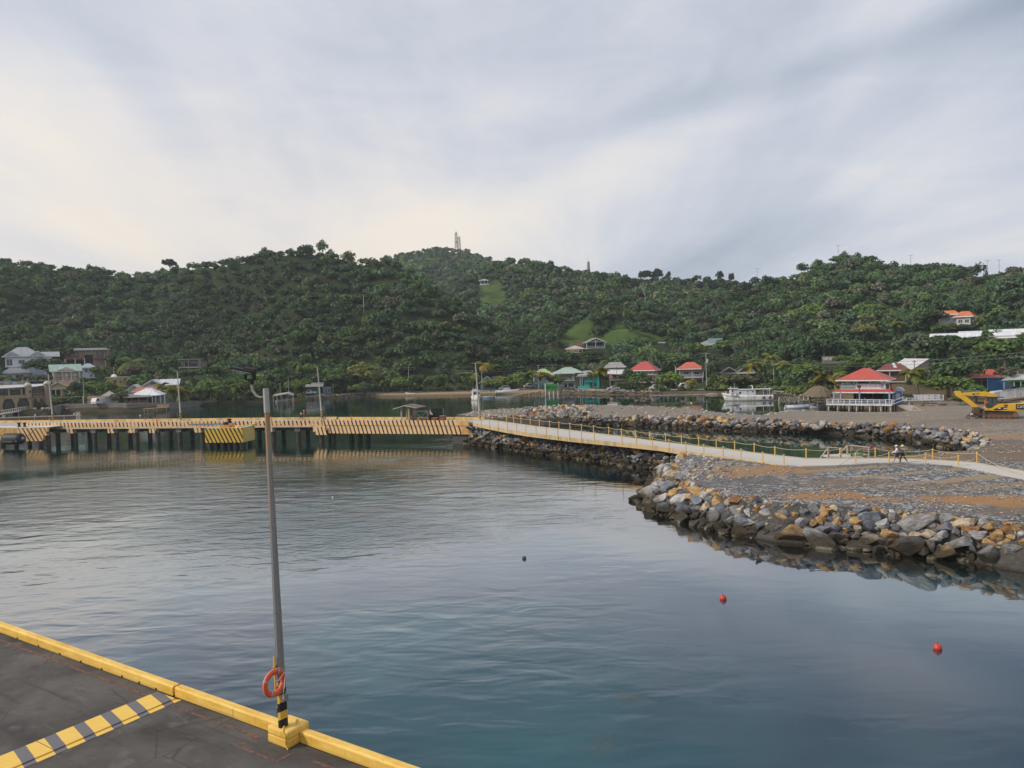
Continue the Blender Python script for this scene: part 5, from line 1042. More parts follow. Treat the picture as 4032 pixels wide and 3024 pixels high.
# ---------------------------------------------------------------- buildings
WHITE = (.74,.74,.73); GREYR = (.34,.36,.38)
class House:
    """local frame: x along the front (right), y away from the viewer, z up; sizes given in photo pixels at the building's distance"""
    def __init__(s, key, label, cat='house', off=0.0, name='house', group=None):
        s.p = SPOT[key].copy(); s.k = s.p.y/F*math.sqrt(1+(s.p.x/s.p.y)**2)*1.0
        s.k = s.p.y/F
        s.r = thing(name, label, cat, s.p, -math.atan2(s.p.x, s.p.y)*0.85+R(off), group)
    def wall(s, x0, x1, z0, z1, y0=0, dep=60, c=WHITE, name='wall', mat='paint'):
        k = s.k; m = MB(); m.box(x0*k, y0*k, z0*k, x1*k, (y0+dep)*k, z1*k); return m.obj(name, M[mat], s.r, c)
    def hip(s, x0, x1, z, rise, ridge, y0=0, dep=60, c=GREYR, name='roof', trim=WHITE, cx=0.0):
        k = s.k; xm = (x0+x1)/2+cx; rx = ridge/2; yc = y0+dep/2; ry = max(0.0, (dep-(x1-x0)*.5)/2) if ridge == 0 else 0
        A = [(x0,y0),(x1,y0),(x1,y0+dep),(x0,y0+dep)]; rg = [(xm-rx-0.01, yc-ry), (xm+rx+0.01, yc+ry)]
        th = 3
        vs = [(x,y,z) for x,y in A]+[(rg[0][0],rg[0][1],z+rise),(rg[1][0],rg[1][1],z+rise)]+[(x,y,z-th) for x,y in A]
        m = MB(); m.add([tuple(q*k for q in v) for v in vs], [(0,1,5,4),(1,2,5),(2,3,4,5),(3,0,4),(0,6,7,1),(1,7,8,2),(2,8,9,3),(3,9,6,0),(6,9,8,7)])
        o = m.obj(name, M['roof'], s.r, c)
        if trim:
            m = MB(); e = .6
            for (a, b) in ((0,1),(1,2),(3,0)):
                p, q = A[a], A[b]; m.beam((p[0]*k,p[1]*k,(z-1.2)*k),(q[0]*k,q[1]*k,(z-1.2)*k), 1.6*k, 3.4*k)
            m.obj('fascia', M['paint'], o, trim)
        return o
    def gable(s, x0, x1, z, rise, y0=0, dep=60, c=GREYR, wallc=WHITE, axis='y', over=4, trim=WHITE, name='roof', mat='paint'):
        """axis y: gable end faces the viewer; axis x: ridge runs along the front"""
        k = s.k; th = 2.5
        if axis == 'y':
            xm = (x0+x1)/2; sl = rise/((x1-x0)/2); a0 = x0-over; a1 = x1+over; zz = z-over*sl; Y0 = y0-over; Y1 = y0+dep+over
            pts = [(a0,zz),(xm,z+rise),(a1,zz)]
            m = MB(); vs = [(x,Y0,h) for x,h in pts]+[(x,Y1,h) for x,h in pts]+[(x,Y0,h-th) for x,h in pts]+[(x,Y1,h-th) for x,h in pts]
            m.add([tuple(q*k for q in v) for v in vs], [(0,1,4,3),(1,2,5,4),(6,9,10,7),(7,10,11,8),(0,6,7,1),(1,7,8,2),(3,4,10,9),(4,5,11,10),(0,3,9,6),(2,8,11,5)])
            o = m.obj(name, M['roof'], s.r, c)
            m = MB(); m.xprism([(x0*k,z*k),(x1*k,z*k),(xm*k,(z+rise-th)*k)], y0*k, (y0+dep)*k); m.obj('gable_wall', M[mat], s.r, wallc)
            if trim:
                m = MB(); m.beam((a0*k,(Y0-.4)*k,(zz-1)*k),(xm*k,(Y0-.4)*k,(z+rise-1)*k), 1.2*k, 3.6*k); m.beam((xm*k,(Y0-.4)*k,(z+rise-1)*k),(a1*k,(Y0-.4)*k,(zz-1)*k), 1.2*k, 3.6*k); m.obj('barge_board', M['paint'], o, trim)
        else:
            ym = y0+dep/2; sl = rise/(dep/2); b0 = y0-over; b1 = y0+dep+over; zz = z-over*sl; X0 = x0-over; X1 = x1+over
            pts = [(b0,zz),(ym,z+rise),(b1,zz)]
            m = MB(); vs = [(X0,y,h) for y,h in pts]+[(X1,y,h) for y,h in pts]+[(X0,y,h-th) for y,h in pts]+[(X1,y,h-th) for y,h in pts]
            m.add([tuple(q*k for q in v) for v in vs], [(0,3,4,1),(1,4,5,2),(6,7,10,9),(7,8,11,10),(0,1,7,6),(1,2,8,7),(3,9,10,4),(4,10,11,5),(0,6,9,3),(2,5,11,8)])
            o = m.obj(name, M['roof'], s.r, c)
            m = MB(); 
            for xa in (x0, x1-.8): m.add([(xa*k,y0*k,z*k),(xa*k,(y0+dep)*k,z*k),(xa*k,ym*k,(z+rise-th)*k),((xa+.8)*k,y0*k,z*k),((xa+.8)*k,(y0+dep)*k,z*k),((xa+.8)*k,ym*k,(z+rise-th)*k)], [(0,2,1),(3,4,5),(0,1,4,3),(1,2,5,4),(2,0,3,5)])
            m.obj('gable_wall', M[mat], s.r, wallc)
            if trim: m = MB(); m.beam((X0*k,(b0-.3)*k,(zz-1)*k),(X1*k,(b0-.3)*k,(zz-1)*k), 1.2*k, 3.4*k); m.obj('fascia', M['paint'], o, trim)
        return o
    def slab(s, x0, x1, z0, z1, y0, dep, c, name, mat='paint'):
        return s.wall(x0, x1, z0, z1, y0, dep, c, name, mat)
    def win(s, x, z, w, h, y=0, c=WHITE, name='window', bars=1):
        k = s.k; m = MB(); t_ = 1.1
        m.box((x-w/2-t_)*k,(y-.9)*k,(z-t_)*k,(x+w/2+t_)*k,(y-.05)*k,z*k); m.box((x-w/2-t_)*k,(y-.9)*k,(z+h)*k,(x+w/2+t_)*k,(y-.05)*k,(z+h+t_)*k)
        m.box((x-w/2-t_)*k,(y-.9)*k,z*k,(x-w/2)*k,(y-.05)*k,(z+h)*k); m.box((x+w/2)*k,(y-.9)*k,z*k,(x+w/2+t_)*k,(y-.05)*k,(z+h)*k)
        for i in range(bars): xx = x-w/2+w*(i+1)/(bars+1); m.box((xx-.4)*k,(y-.8)*k,z*k,(xx+.4)*k,(y-.05)*k,(z+h)*k)
        o = m.obj(name, M['paint'], s.r, c); m = MB(); m.box((x-w/2)*k,(y-.35)*k,z*k,(x+w/2)*k,(y-.02)*k,(z+h)*k); m.obj('pane', M['glass'], o); return o
    def door(s, x, z, w, h, y=0, c=WHITE):
        k = s.k; m = MB(); m.box((x-w/2)*k,(y-.6)*k,z*k,(x+w/2)*k,(y-.02)*k,(z+h)*k); o = m.obj('door', M['paint'], s.r, c)
        m = MB(); m.box((x+w/2-1.2)*k,(y-1.0)*k,(z+h*.45)*k,(x+w/2-.6)*k,(y-.6)*k,(z+h*.5)*k); m.obj('handle', M['dark'], o); return o
    def void(s, x0, x1, z0, z1, y=0, dep=1.0, name='opening'):
        k = s.k; m = MB(); m.box(x0*k,(y-.25)*k,z0*k,x1*k,(y+dep-.3)*k,z1*k); return m.obj(name, M['dark'], s.r)
    def posts(s, xs, y, z0, z1, w=2.2, c=WHITE, name='post'):
        k = s.k
        for x in xs: m = MB(); m.box((x-w/2)*k,(y-w/2)*k,z0*k,(x+w/2)*k,(y+w/2)*k,z1*k); m.obj(name, M['paint'], s.r, c)
    def rail(s, x0, x1, y, z, h, c=WHITE, n=8, name='railing'):
        k = s.k; m = MB(); m.box(x0*k,(y-.6)*k,(z+h-1.2)*k,x1*k,(y+.6)*k,(z+h)*k); m.box(x0*k,(y-.4)*k,(z+.8)*k,x1*k,(y+.4)*k,(z+1.8)*k)
        for i in range(n+1): x = x0+(x1-x0)*i/n; m.box((x-.45)*k,(y-.35)*k,z*k,(x+.45)*k,(y+.35)*k,(z+h-.6)*k)
        return m.obj(name, M['paint'], s.r, c)
    def arcade(s, x0, x1, z0, z1, n, y=0, th=3, pw=3, c=WHITE, arch=.45, cut=False):
        k = s.k; bw = (x1-x0)/n; m = MB()
        for i in range(n+1): x = x0+bw*i; m.box((x-pw/2)*k,y*k,z0*k,(x+pw/2)*k,(y+th)*k,z1*k)
        for i in range(n):
            a, b = x0+bw*i+pw/2, x0+bw*(i+1)-pw/2; rr = (b-a)/2; hz_ = (z1-z0)*arch; zt = z1-2.5
            arc = [(b,zt-hz_),(b-(b-a)*.22,zt),(a+(b-a)*.22,zt),(a,zt-hz_)] if cut else [((a+b)/2+rr*math.cos(q), zt-hz_+hz_*math.sin(q)) for q in [math.pi*j/10 for j in range(11)]]
            poly = [(a,z1),(b,z1)]+arc; m.xprism([(x*k,z*k) for x,z in poly], y*k+.002, (y+th)*k-.002)
        return m.obj('arcade', M['paint'], s.r, c)
    def found(s, x0, x1, dep, c=(.25,.24,.22), down=60, y0=1.5):
        return s.wall(x0, x1, -down, -.02, y0, dep-2*1.5, c, 'foundation', 'concrete')
BLUEW = (.58,.66,.80)
# left shore ------------------------------------------------------------------------------------
h = House('blue', 'two-storey pale blue house with a grey hipped roof and lower veranda', off=6)
h.found(-75, 70, 70); h.wall(-70, 62, 0, 60, 8, 60, BLUEW); h.wall(-78, 30, 60, 98, 0, 64, (.66,.72,.83), 'upper_wall'); h.wall(30, 78, 60, 98, 14, 50, (.64,.70,.82), 'side_wing')
h.hip(-88, 50, 101, 36, 34, -8, 80, (.42,.44,.47)); h.gable(40, 104, 101, 16, 16, 46, (.42,.44,.47), BLUEW, 'x', 3)
for gx in (-55, 30):
    k = h.k; m = MB(); m.xprism([((gx-27)*k,102*k),((gx+27)*k,102*k),(gx*k,119*k)], -10*k, -8.5*k); o = m.obj('dormer_gable', M['roof'], h.r, (.42,.44,.47))
    m = MB(); m.beam(((gx-30)*k,-10.6*k,101*k),(gx*k,-10.6*k,120*k),1.2*k,3*k); m.beam((gx*k,-10.6*k,120*k),((gx+30)*k,-10.6*k,101*k),1.2*k,3*k); m.beam((gx*k,-10.6*k,103*k),(gx*k,-10.6*k,119*k),1.6*k,1*k)
    for d_ in (-13, 13): m.beam((gx*k,-10.6*k,103*k),((gx+d_)*k,-10.6*k,111*k),1.6*k,1*k)
    m.obj('gable_trim', M['paint'], o, WHITE)
h.win(-64, 66, 18, 24, 0); h.win(-24, 72, 20, 14, 0); h.win(14, 72, 18, 14, 0); h.void(-62, -34, 36, 50, 8); h.win(-14, 38, 10, 18, 8); h.posts([-76], -4, 62, 98)
h.slab(-80, -30, 59, 62, -6, 8, WHITE, 'balcony'); h.wall(-86, -6, 0, 34, -44, 40, (.60,.68,.80), 'lower_veranda'); h.hip(-100, 8, 37, 20, 34, -56, 62, (.30,.31,.33))
h.win(-66, 12, 12, 16, -44); h.win(-34, 12, 26, 16, -44); h.rail(-92, -2, -52, 0, 12, (.55,.65,.78), 14); h.posts([-90, -48, -4], -52, 0, 34)
h = House('brown', 'large brown block of three levels with a flat white roof on the slope', 'apartment block', 5, 'apartment_block')
BRN = (.34,.25,.19); h.found(-78, 80, 90); h.wall(-76, 80, 0, 62, 14, 70, BRN); h.wall(-72, 78, 62, 66, 0, 86, (.62,.62,.60), 'roof_slab'); h.slab(-64, 70, 66.2, 70, 10, 60, (.55,.55,.54), 'upper_roof')
for x0, x1 in ((-76, -8), (22, 66)):
    h.slab(x0, x1, 29, 32, -4, 17, (.42,.17,.13), 'balcony'); h.rail(x0, x1, -2, 32, 10, (.16,.08,.06), 12); h.posts([x0+2, x1-2], -2, 32, 62, 1.6, (.20,.09,.07)); h.win((x0+x1)/2-6, 34, 10, 20, 14, (.2,.14,.1)); h.win((x0+x1)/2+10, 34, 8, 20, 14, (.2,.14,.1))
h.void(-8, 20, 2, 44, 14); h.void(-70, -12, 4, 24, 14); h.posts([-76, -42, -10, 62], -4, 0, 29, 3, WHITE); h.rail(-76, -10, -4, -2, 7, WHITE, 4)
h = House('smallblue', 'small white and blue house behind the arcaded house')
h.found(-24, 24, 40); h.wall(-22, 22, 0, 42, 0, 40, (.50,.58,.70)); h.hip(-30, 32, 45, 16, 12, -6, 52, (.40,.44,.50)); h.win(-4, 26, 10, 12); h.win(12, 8, 9, 10); h.slab(-8, 30, 2, 5, -16, 16, (.45,.55,.55), 'porch_roof')
h = House('arcade', 'cream two-storey house with arched balconies and a pale green roof', off=10)
CR = (.62,.56,.47); h.found(-54, 50, 60); h.wall(-46, 44, 0, 76, 9, 56, (.52,.42,.34)); h.arcade(-46, 42, 0, 38, 3, 0, 4, 4, CR); h.arcade(-46, 42, 38, 76, 3, 0, 4, 4, CR); h.slab(-66, 44, 36, 39, -1, 12, CR, 'balcony_floor'); h.arcade(-66, -48, 0, 36, 1, 0, 4, 3, CR)
for z in (0, 39): h.rail(-44, 40, 2, z, 12, (.10,.06,.05), 9)
for z in (2, 41): h.door(-2, z, 11, 26, 9, (.62,.64,.68)); h.door(26, z, 11, 26, 9, (.62,.64,.68))
h.gable(-54, 46, 78, 22, 0, 62, (.38,.55,.47), CR, 'x', 6); k = h.k; m = MB(); m.xprism([(-34*k,76.5*k),(26*k,76.5*k),(-4*k,90*k)], -6.5*k, 20*k); m.obj('front_gable', M['paint'], h.r, CR)
h.wall(42, 54, -4, 72, 6, 40, (.35,.31,.28), 'side_wall')
h = House('yellow', 'yellow flat-roofed house with a white corner balcony', off=-6)
h.found(-42, 44, 40, down=30); h.wall(-38, 16, 0, 38, 0, 44, (.56,.38,.06)); h.wall(16, 38, 4, 36, 8, 36, (.52,.36,.07), 'recess_wall'); h.slab(-42, 44, 36, 39, -4, 54, (.52,.50,.42), 'roof_slab'); h.win(-10, 14, 13, 13, 0, (.5,.5,.48)); h.win(10, 14, 7, 12, 0, (.5,.5,.48)); h.arcade(16, 40, 3, 36, 1, 0, 3, 3, (.66,.60,.48)); h.rail(17, 39, 1, 3, 12, (.68,.64,.56), 7); h.slab(14, 42, -1, 3, -2, 12, (.6,.52,.3), 'balcony')
m = MB(); m.lathe([(.02,0),(.62,.10),(1.0,.34),(.98,.37),(.55,.16),(.02,.08)], n=16, axis='y'); o = m.obj('satellite_dish', M['paint'], h.r, (.75,.75,.75)); o.location = (-12*h.k, 0.2, 44*h.k); o.rotation_euler = (R(-40), 0, R(10)); m = MB(); m.tube([(-12*h.k,.3,38*h.k),(-12*h.k,.3,44*h.k)], .06, 6); m.obj('dish_mast', M['steel'], h.r)
h = House('tan', 'tan wooden house with a rusty red gabled tin roof', off=-22)
h.found(-52, 52, 60); h.wall(-44, 44, 0, 34, 0, 70, (.34,.29,.22)); h.slab(-46, 46, 28, 34, -8, 8, (.40,.33,.2), 'lintel_board'); h.gable(-48, 48, 34, 24, -2, 76, (.30,.12,.075), (.44,.36,.22), 'y', 6, (.55,.48,.34)); h.void(-30, 2, 2, 26); h.win(26, 8, 16, 14, 0); h.posts([-44, -10, 12, 44], -8, 0, 28, 2.4, (.5,.48,.42))
h = House('gable', 'long pale grey house with a white gabled roof and arched window', off=-8)
h.found(-88, 70, 80); LG = (.50,.50,.51); h.wall(-70, 58, 0, 32, 6, 80, LG); h.gable(-34, 58, 30, 27, 4, 84, (.66,.68,.70), LG, 'y', 8); h.gable(-78, -34, 22, 18, -2, 60, (.64,.66,.68), LG, 'y', 6); h.wall(-76, -38, 0, 22, -2, 50, LG, 'porch_wall'); h.gable(30, 100, 36, 20, 36, 60, (.64,.66,.68), LG, 'x', 4)
m = MB(); k = h.k; m.xprism([((12+11*math.cos(a))*k, (38+8*math.sin(a))*k) for a in [math.pi*j/10 for j in range(11)]], 3.4*k, 3.9*k); m.obj('fan_window', M['glass'], h.r)
h.arcade(-74, -38, 0, 20, 2, -8, 3, 3, LG); h.void(-70, -44, 1, 14, -2)
h = House('redwhite', 'white house with a terracotta hipped roof behind the jetty house', off=-4)
h.found(-62, 62, 50); h.wall(-54, 52, 0, 30, 0, 46, (.60,.61,.64)); h.hip(-66, 62, 33, 17, 66, -8, 62, (.50,.145,.075)); h.win(-40, 9, 12, 13, bars=1); h.win(-18, 18, 5, 7, bars=0); h.win(42, 10, 12, 15, bars=1)
h = House('shed', 'small grey tin shed with a pyramid roof on the sea wall', 'shed', -6, 'shed')
h.found(-28, 26, 30, down=20); h.wall(-27, 25, 0, 30, 0, 40, (.40,.44,.50), mat='worn_paint'); h.hip(-31, 29, 33, 20, 2, -4, 48, (.40,.34,.30), trim=None); h.slab(-27, 25, 3, 4, -1.2, 1, (.2,.2,.2), 'base_board')
h = House('hillbox', 'dark weathered two-storey house with railed balconies on the left slope', off=-10)
h.found(-48, 30, 50, down=40); h.wall(-42, 34, 0, 62, 12, 44, (.20,.18,.15)); h.slab(-52, 36, 62, 65, -2, 62, (.30,.29,.27), 'roof_slab'); h.slab(-48, 34, 30, 33, -2, 16, (.55,.54,.52), 'balcony'); h.rail(-46, 34, -1, 33, 13, (.07,.05,.045), 14); h.rail(-40, -6, -1, 0, 12, (.16,.07,.05), 7); h.posts([-46, -10, 30, 34], -1, 0, 62, 2, (.3,.28,.25)); h.win(-4, 36, 46, 18, 12, (.42,.40,.36), bars=3); h.door(-6, 2, 10, 22, 12, (.30,.19,.12)); h.wall(30, 46, 10, 50, 20, 30, (.24,.24,.23), 'side_annex')
# plaza building with corner turrets
h = House('plaza', 'ochre stone arcade building with domed corner turrets on the shore', 'building', 12, 'arcade_building')
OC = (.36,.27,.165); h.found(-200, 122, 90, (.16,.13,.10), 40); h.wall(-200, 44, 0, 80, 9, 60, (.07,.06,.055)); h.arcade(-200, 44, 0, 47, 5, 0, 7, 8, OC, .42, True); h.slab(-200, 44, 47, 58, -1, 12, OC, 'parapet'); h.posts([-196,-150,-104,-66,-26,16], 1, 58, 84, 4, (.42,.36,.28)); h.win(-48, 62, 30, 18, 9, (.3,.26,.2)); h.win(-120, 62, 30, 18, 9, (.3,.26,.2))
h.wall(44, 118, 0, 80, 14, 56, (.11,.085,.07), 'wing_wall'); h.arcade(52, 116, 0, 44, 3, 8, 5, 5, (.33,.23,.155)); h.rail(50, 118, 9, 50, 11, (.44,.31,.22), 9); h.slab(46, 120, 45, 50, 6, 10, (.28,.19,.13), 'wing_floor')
k = h.k; m = MB(); m.add([(x*k,y*k,z*k) for x,y,z in [(-200,-6,86),(32,-6,90),(32,76,98),(-200,76,98),(-200,-6,84),(32,-6,88),(32,76,96),(-200,76,96)]], [(0,1,2,3),(7,6,5,4),(0,4,5,1),(1,5,6,2),(2,6,7,3),(3,7,4,0)]); m.obj('roof', M['roof'], h.r, (.55,.55,.56))
m = MB(); m.add([(x*k,y*k,z*k) for x,y,z in [(46,2,88),(122,8,96),(122,70,98),(46,70,98),(46,2,86),(122,8,94),(122,70,96),(46,70,96)]], [(0,1,2,3),(7,6,5,4),(0,4,5,1),(1,5,6,2),(2,6,7,3),(3,7,4,0)]); m.obj('wing_roof', M['roof'], h.r, (.60,.60,.61))
for x, r_, z1 in ((39, 12, 92), (106, 13, 96)):
    m = MB(); m.lathe([(r_*k,(46 if x < 50 else 0)*k),(r_*k,z1*k),(r_*1.08*k,z1*k),(r_*1.06*k,(z1+3)*k),(r_*.92*k,(z1+8)*k),(r_*.6*k,(z1+12.5)*k),(r_*.1*k,(z1+14)*k)], (x*k,4*k,0), 20); o = m.obj('turret', M['paint'], h.r, (.40,.30,.21) if x < 50 else (.30,.21,.15)); m = MB(); m.lathe([(r_*1.1*k,z1*k+.02),(r_*1.08*k,(z1+3)*k),(r_*.94*k,(z1+8)*k),(r_*.62*k,(z1+12.6)*k),(r_*.1*k,(z1+14.2)*k)], (x*k,4*k,0), 20); m.obj('dome', M['paint'], o, (.52,.47,.40), True)
m = MB(); m.box(40*k,-8.6*k,66*k,46*k,-7*k,74*k); m.obj('turret_window', M['dark'], h.r)
sg = thing('sign_board', 'tan roof sign with dark serif letters ending in AZA', 'sign', PD(-20, 1519, 236), h.r.rotation_euler.z)
m = MB(); m.box(-6.0, 0, -.1, 4.1, .2, 1.25); m.obj('board', M['paint'], sg, (.55,.44,.30)); m = MB(); m.box(4.1, .05, -.1, 8.6, .25, 1.0); m.obj('side_board', M['paint'], sg, (.34,.24,.15)); text('PLAZA', 1.15, (.6, -.02, .5), (R(90),0,0), M['dark'], sg)
sg = thing('banner', 'blue banner at the left edge above the plaza roof', 'banner', PD(-2, 1509, 240), .4); m = MB(); m.box(-2,0,0,1.5,.12,.75); m.obj('banner_cloth', M['fabric'], sg, (.07,.16,.55))
sg = thing('sign_board', 'bright blue sign with three white upright shapes on the plaza roof', 'sign', PD(57, 1518, 238), .35); m = MB(); m.box(-.72,0,0,.72,.1,1.35); m.obj('board', M['paint'], sg, (.05,.20,.62))
m = MB()
for x in (-.42, 0, .42): m.xprism([(x-.13,.1),(x+.10,.1),(x+.10,.6),(x+.16,1.2),(x-.10,1.2),(x-.10,.6)], -.03, -.004)
m.obj('white_shapes', M['paint'], sg, (.75,.75,.78))
sg = thing('balustrade', 'pale stone balustrade panel with two posts on the plaza roof', 'balustrade', PD(88, 1518, 238), .3); m = MB()
for x in (-1.4, .1, 1.4): m.box(x-.12,-.1,0,x+.12,.1,1.9 if x > -1 else 1.2)
m.box(-1.4,-.05,0,1.4,.05,.3); m.box(-1.4,-.06,.95,1.4,.06,1.15)
for i in range(14): x = -1.3+i*.2; m.box(x-.04,-.04,.3,x+.04,.04,.95)
m.obj('balustrade_panel', M['paint'], sg, (.50,.45,.35))
# over-water porch house
p = PD(560, 1596, 246); jh = thing('jetty_house', 'house with a broad white tin roof and brown porch on stilts over the water', 'house', (p.x, p.y, 0), R(8)); k = 246/F
m = MB(); m.box(-62*k, -12*k, 20*k, 40*k, 18*k, 23*k); m.obj('porch_floor', M['wood'], jh, (.16,.10,.075)); m = MB(); m.box(-62*k,-12.5*k,24*k,28*k,-11.5*k,40*k); m.obj('porch_screen', M['wood'], jh, (.15,.065,.05))
for x in (-60,-36,-8,24): m = MB(); m.box((x-1)*k,-13*k,23*k,(x+1)*k,-11*k,56*k); m.obj('porch_post', M['wood'], jh, (.28,.22,.17))
for x in (-60,-40,-32,-14,-2,10,28): m = MB(); m.tube([(x*k,-8*k,-1.5),(x*k,-8*k,20*k)], .17, 8); m.obj('stilt', M['concrete'], jh, (.55,.52,.46))
m = MB(); m.box(-55*k,6*k,22*k,40*k,16*k,50*k); m.obj('porch_back', M['dark'], jh)
m = MB(); m.add([(x*k,y*k,z*k) for x,y,z in [(-68,-18,52),(32,-18,54),(32,8,64),(-50,8,66),(-68,-18,50.5),(32,-18,52.5),(32,8,62.5),(-50,8,64.5)]], [(0,1,2,3),(7,6,5,4),(0,4,5,1),(1,5,6,2),(2,6,7,3),(3,7,4,0)]); m.obj('porch_roof', M['roof'], jh, (.22,.20,.18))
m = MB(); m.add([(x*k,y*k,z*k) for x,y,z in [(-50,0,56),(72,-10,57),(80,50,60),(-56,50,60),(14,18,87),(30,24,86)]], [(0,1,4),(1,5,4),(1,2,5),(2,3,4,5),(3,0,4),(0,3,2,1)]); m.obj('roof', M['roof'], jh, (.80,.82,.85))
m = MB(); m.box(38*k,10*k,10*k,84*k,44*k,55*k); m.obj('wall', M['paint'], jh, (.16,.17,.19)); 
for x in (40,52,70,86): m = MB(); m.box((x-1.6)*k,-4*k,8*k,(x+1.6)*k,-1*k,57*k); m.obj('front_post', M['paint'], jh, (.50,.49,.46))
o = thing('float_dock', 'small wooden landing platform below the brown porch', 'jetty', PD(590, 1617, 240), R(6)); o.location.z = 0; m = MB(); m.box(-1.6,-.8,.75,1.7,.8,.92); m.obj('planks', M['wood'], o, (.44,.33,.20)); m = MB(); m.box(1.9,-1,.9,5.5,1,1.05); m.box(1.9,.8,1.05,5.5,.95,2.0); m.obj('upper_planks', M['wood'], o, (.36,.27,.18)); m = MB()
for x in (-1.5,-.4,1.2,2.2,5.2): m.tube([(x,-.6,-1),(x,-.6,.8)],.1,6)
m.obj('dock_legs', M['wood'], o, (.45,.40,.33))
# sea wall, pink wall with van, timber gate frame, left jetties
sw_ = [P(x, y, 0) for x, y in ((196,1636),(240,1625),(345,1623),(500,1621),(640,1613),(800,1597))]; zt_ = [2.6,2.6,2.7,2.6,2.2,1.6]
m = MB()
for i in range(5):
    a, b_ = sw_[i], sw_[i+1]; q = Vector((.1, 1.6, 0)); A0 = Vector((a.x,a.y,zt_[i])); B0 = Vector((b_.x,b_.y,zt_[i+1])); dn_ = Vector((0,-.25,0)); m.add([a+dn_-Vector((0,0,1)), b_+dn_-Vector((0,0,1)), B0, A0, A0+q, B0+q, b_+q-Vector((0,0,1)), a+q-Vector((0,0,1))], [(0,1,2,3),(3,2,5,4),(4,5,6,7)])
o = m.obj('sea_wall', M['concrete'], None, (.19,.18,.165)); tag(o, 'stained grey concrete sea wall along the left shore', 'wall')
pk = thing('garden_wall', 'salmon pink painted wall beside the white van on the sea wall', 'wall', PD(362, 1594, 247), R(6)); k = 247/F; m = MB(); m.box(-17*k,0,0,14*k,.5,32*k); m.box(-17*k,.6,0,30*k,1.1,34*k); m.obj('wall_panel', M['paint'], pk, (.50,.29,.235)); m = MB(); m.box(-16*k,-.08,18*k,-12*k,-.01,22*k); m.box(6*k,-.08,18*k,10*k,-.01,22*k); m.obj('vent', M['dark'], pk)
gf = thing('timber_gateway', 'tall timber frame with one long crossbar standing at the water', 'gateway', (sw_[1].x-2.0, sw_[1].y-1.5, 0), R(4)); xl = 120*243/F
m = MB(); m.tube([(0,0,-1),(0,0,5.0)], .17, 8); m.obj('frame_post', M['wood'], gf, (.62,.60,.54)); m = MB(); m.tube([(xl,.6,-1),(xl-.15,.6,5.1)], .17, 8); m.obj('frame_post', M['wood'], gf, (.62,.60,.54)); m = MB(); m.beam((-.2,0,4.9),(xl,.6,5.0),.12,.16); m.obj('crossbar', M['wood'], gf, (.42,.39,.34))
st = thing('ladder_stand', 'white stepped ladder stand at the end of the long beam jetty', 'ladder', PD(308, 1648, 197), R(4)); st.location.z = 0
m = MB(); m.box(-.5,-.05,.1,-.4,.05,2.9); m.box(.4,-.05,.1,.5,.05,2.9)
for i in range(10): m.box(-.4,-.05,.35+i*.27,.4,.05,.45+i*.27)
m.obj('ladder', M['paint'], st, (.62,.62,.62))
def jet(px0, py0, px1, py1, z, label, w_=1.6, c=(.36,.31,.26), posts_=8, under=True):
    a = P(px0, py0, z); b_ = P(px1, py1, z); d = b_-a; L = d.length; o = thing('jetty', label, 'jetty', (a.x, a.y, 0), math.atan2(d.y, d.x))
    m = MB(); m.box(0,-w_/2,z-.22,L,w_/2,z); m.obj('jetty_deck', M['wood'], o, c)
    for i in range(posts_):
        for t_ in (-w_/2+.1, w_/2-.1): m = MB(); x = .2+(L-.4)*i/(posts_-1); m.tube([(x,t_,-1.5),(x,t_,z-.02)], .15, 7); m.obj('jetty_post', M['wood'], o, (.45,.41,.36))
    return o, L
o, L = jet(-160, 1650, 318, 1633, 1.55, 'long low beam jetty behind the left end of the pier', 1.4, (.40,.33,.28), 9)
m = MB(); m.box(0,-.72,.75,L,-.70,1.30); m.obj('side_beam', M['wood'], o, (.15,.10,.08))
for x in (L*.36, L*.62, L*.945, L*.975): m = MB(); m.lathe([(.18,1.55),(.22,1.9),(.26,2.0),(.1,2.05)], (x,0,0), 8); m.obj('cleat', M['paint'], o, (.66,.62,.55))
o, L = jet(-120, 1650, 104, 1612, 2.0, 'raised jetty with white balusters leading to the plaza', 2.4, (.40,.38,.33), 9)
m = MB()
for i in range(26): x = .3+(L-.5)*i/25; m.box(x-.12,-1.2,2.0,x+.12,-1.0,3.1)
m.box(0,-1.22,2.9,L,-.98,3.05); m.obj('baluster_rail', M['paint'], o, (.60,.58,.55))
tp_ = thing('tarpaulin', 'crumpled bright blue tarpaulin below the yellow house', 'tarpaulin', PD(450, 1531, 279), 0); m = MB(); n_ = 9; vs = [((i/(n_-1)-.5)*3.2, (j_/(n_-1)-.5)*2.2, 1.1-(abs(i/(n_-1)-.45)*1.9)+.25*rnd.random()) for i in range(n_) for j_ in range(n_)]; m.add(vs, [(i*n_+j_, (i+1)*n_+j_, (i+1)*n_+j_+1, i*n_+j_+1) for i in range(n_-1) for j_ in range(n_-1)]); m.obj('sheet', M['fabric'], tp_, (.05,.16,.55))
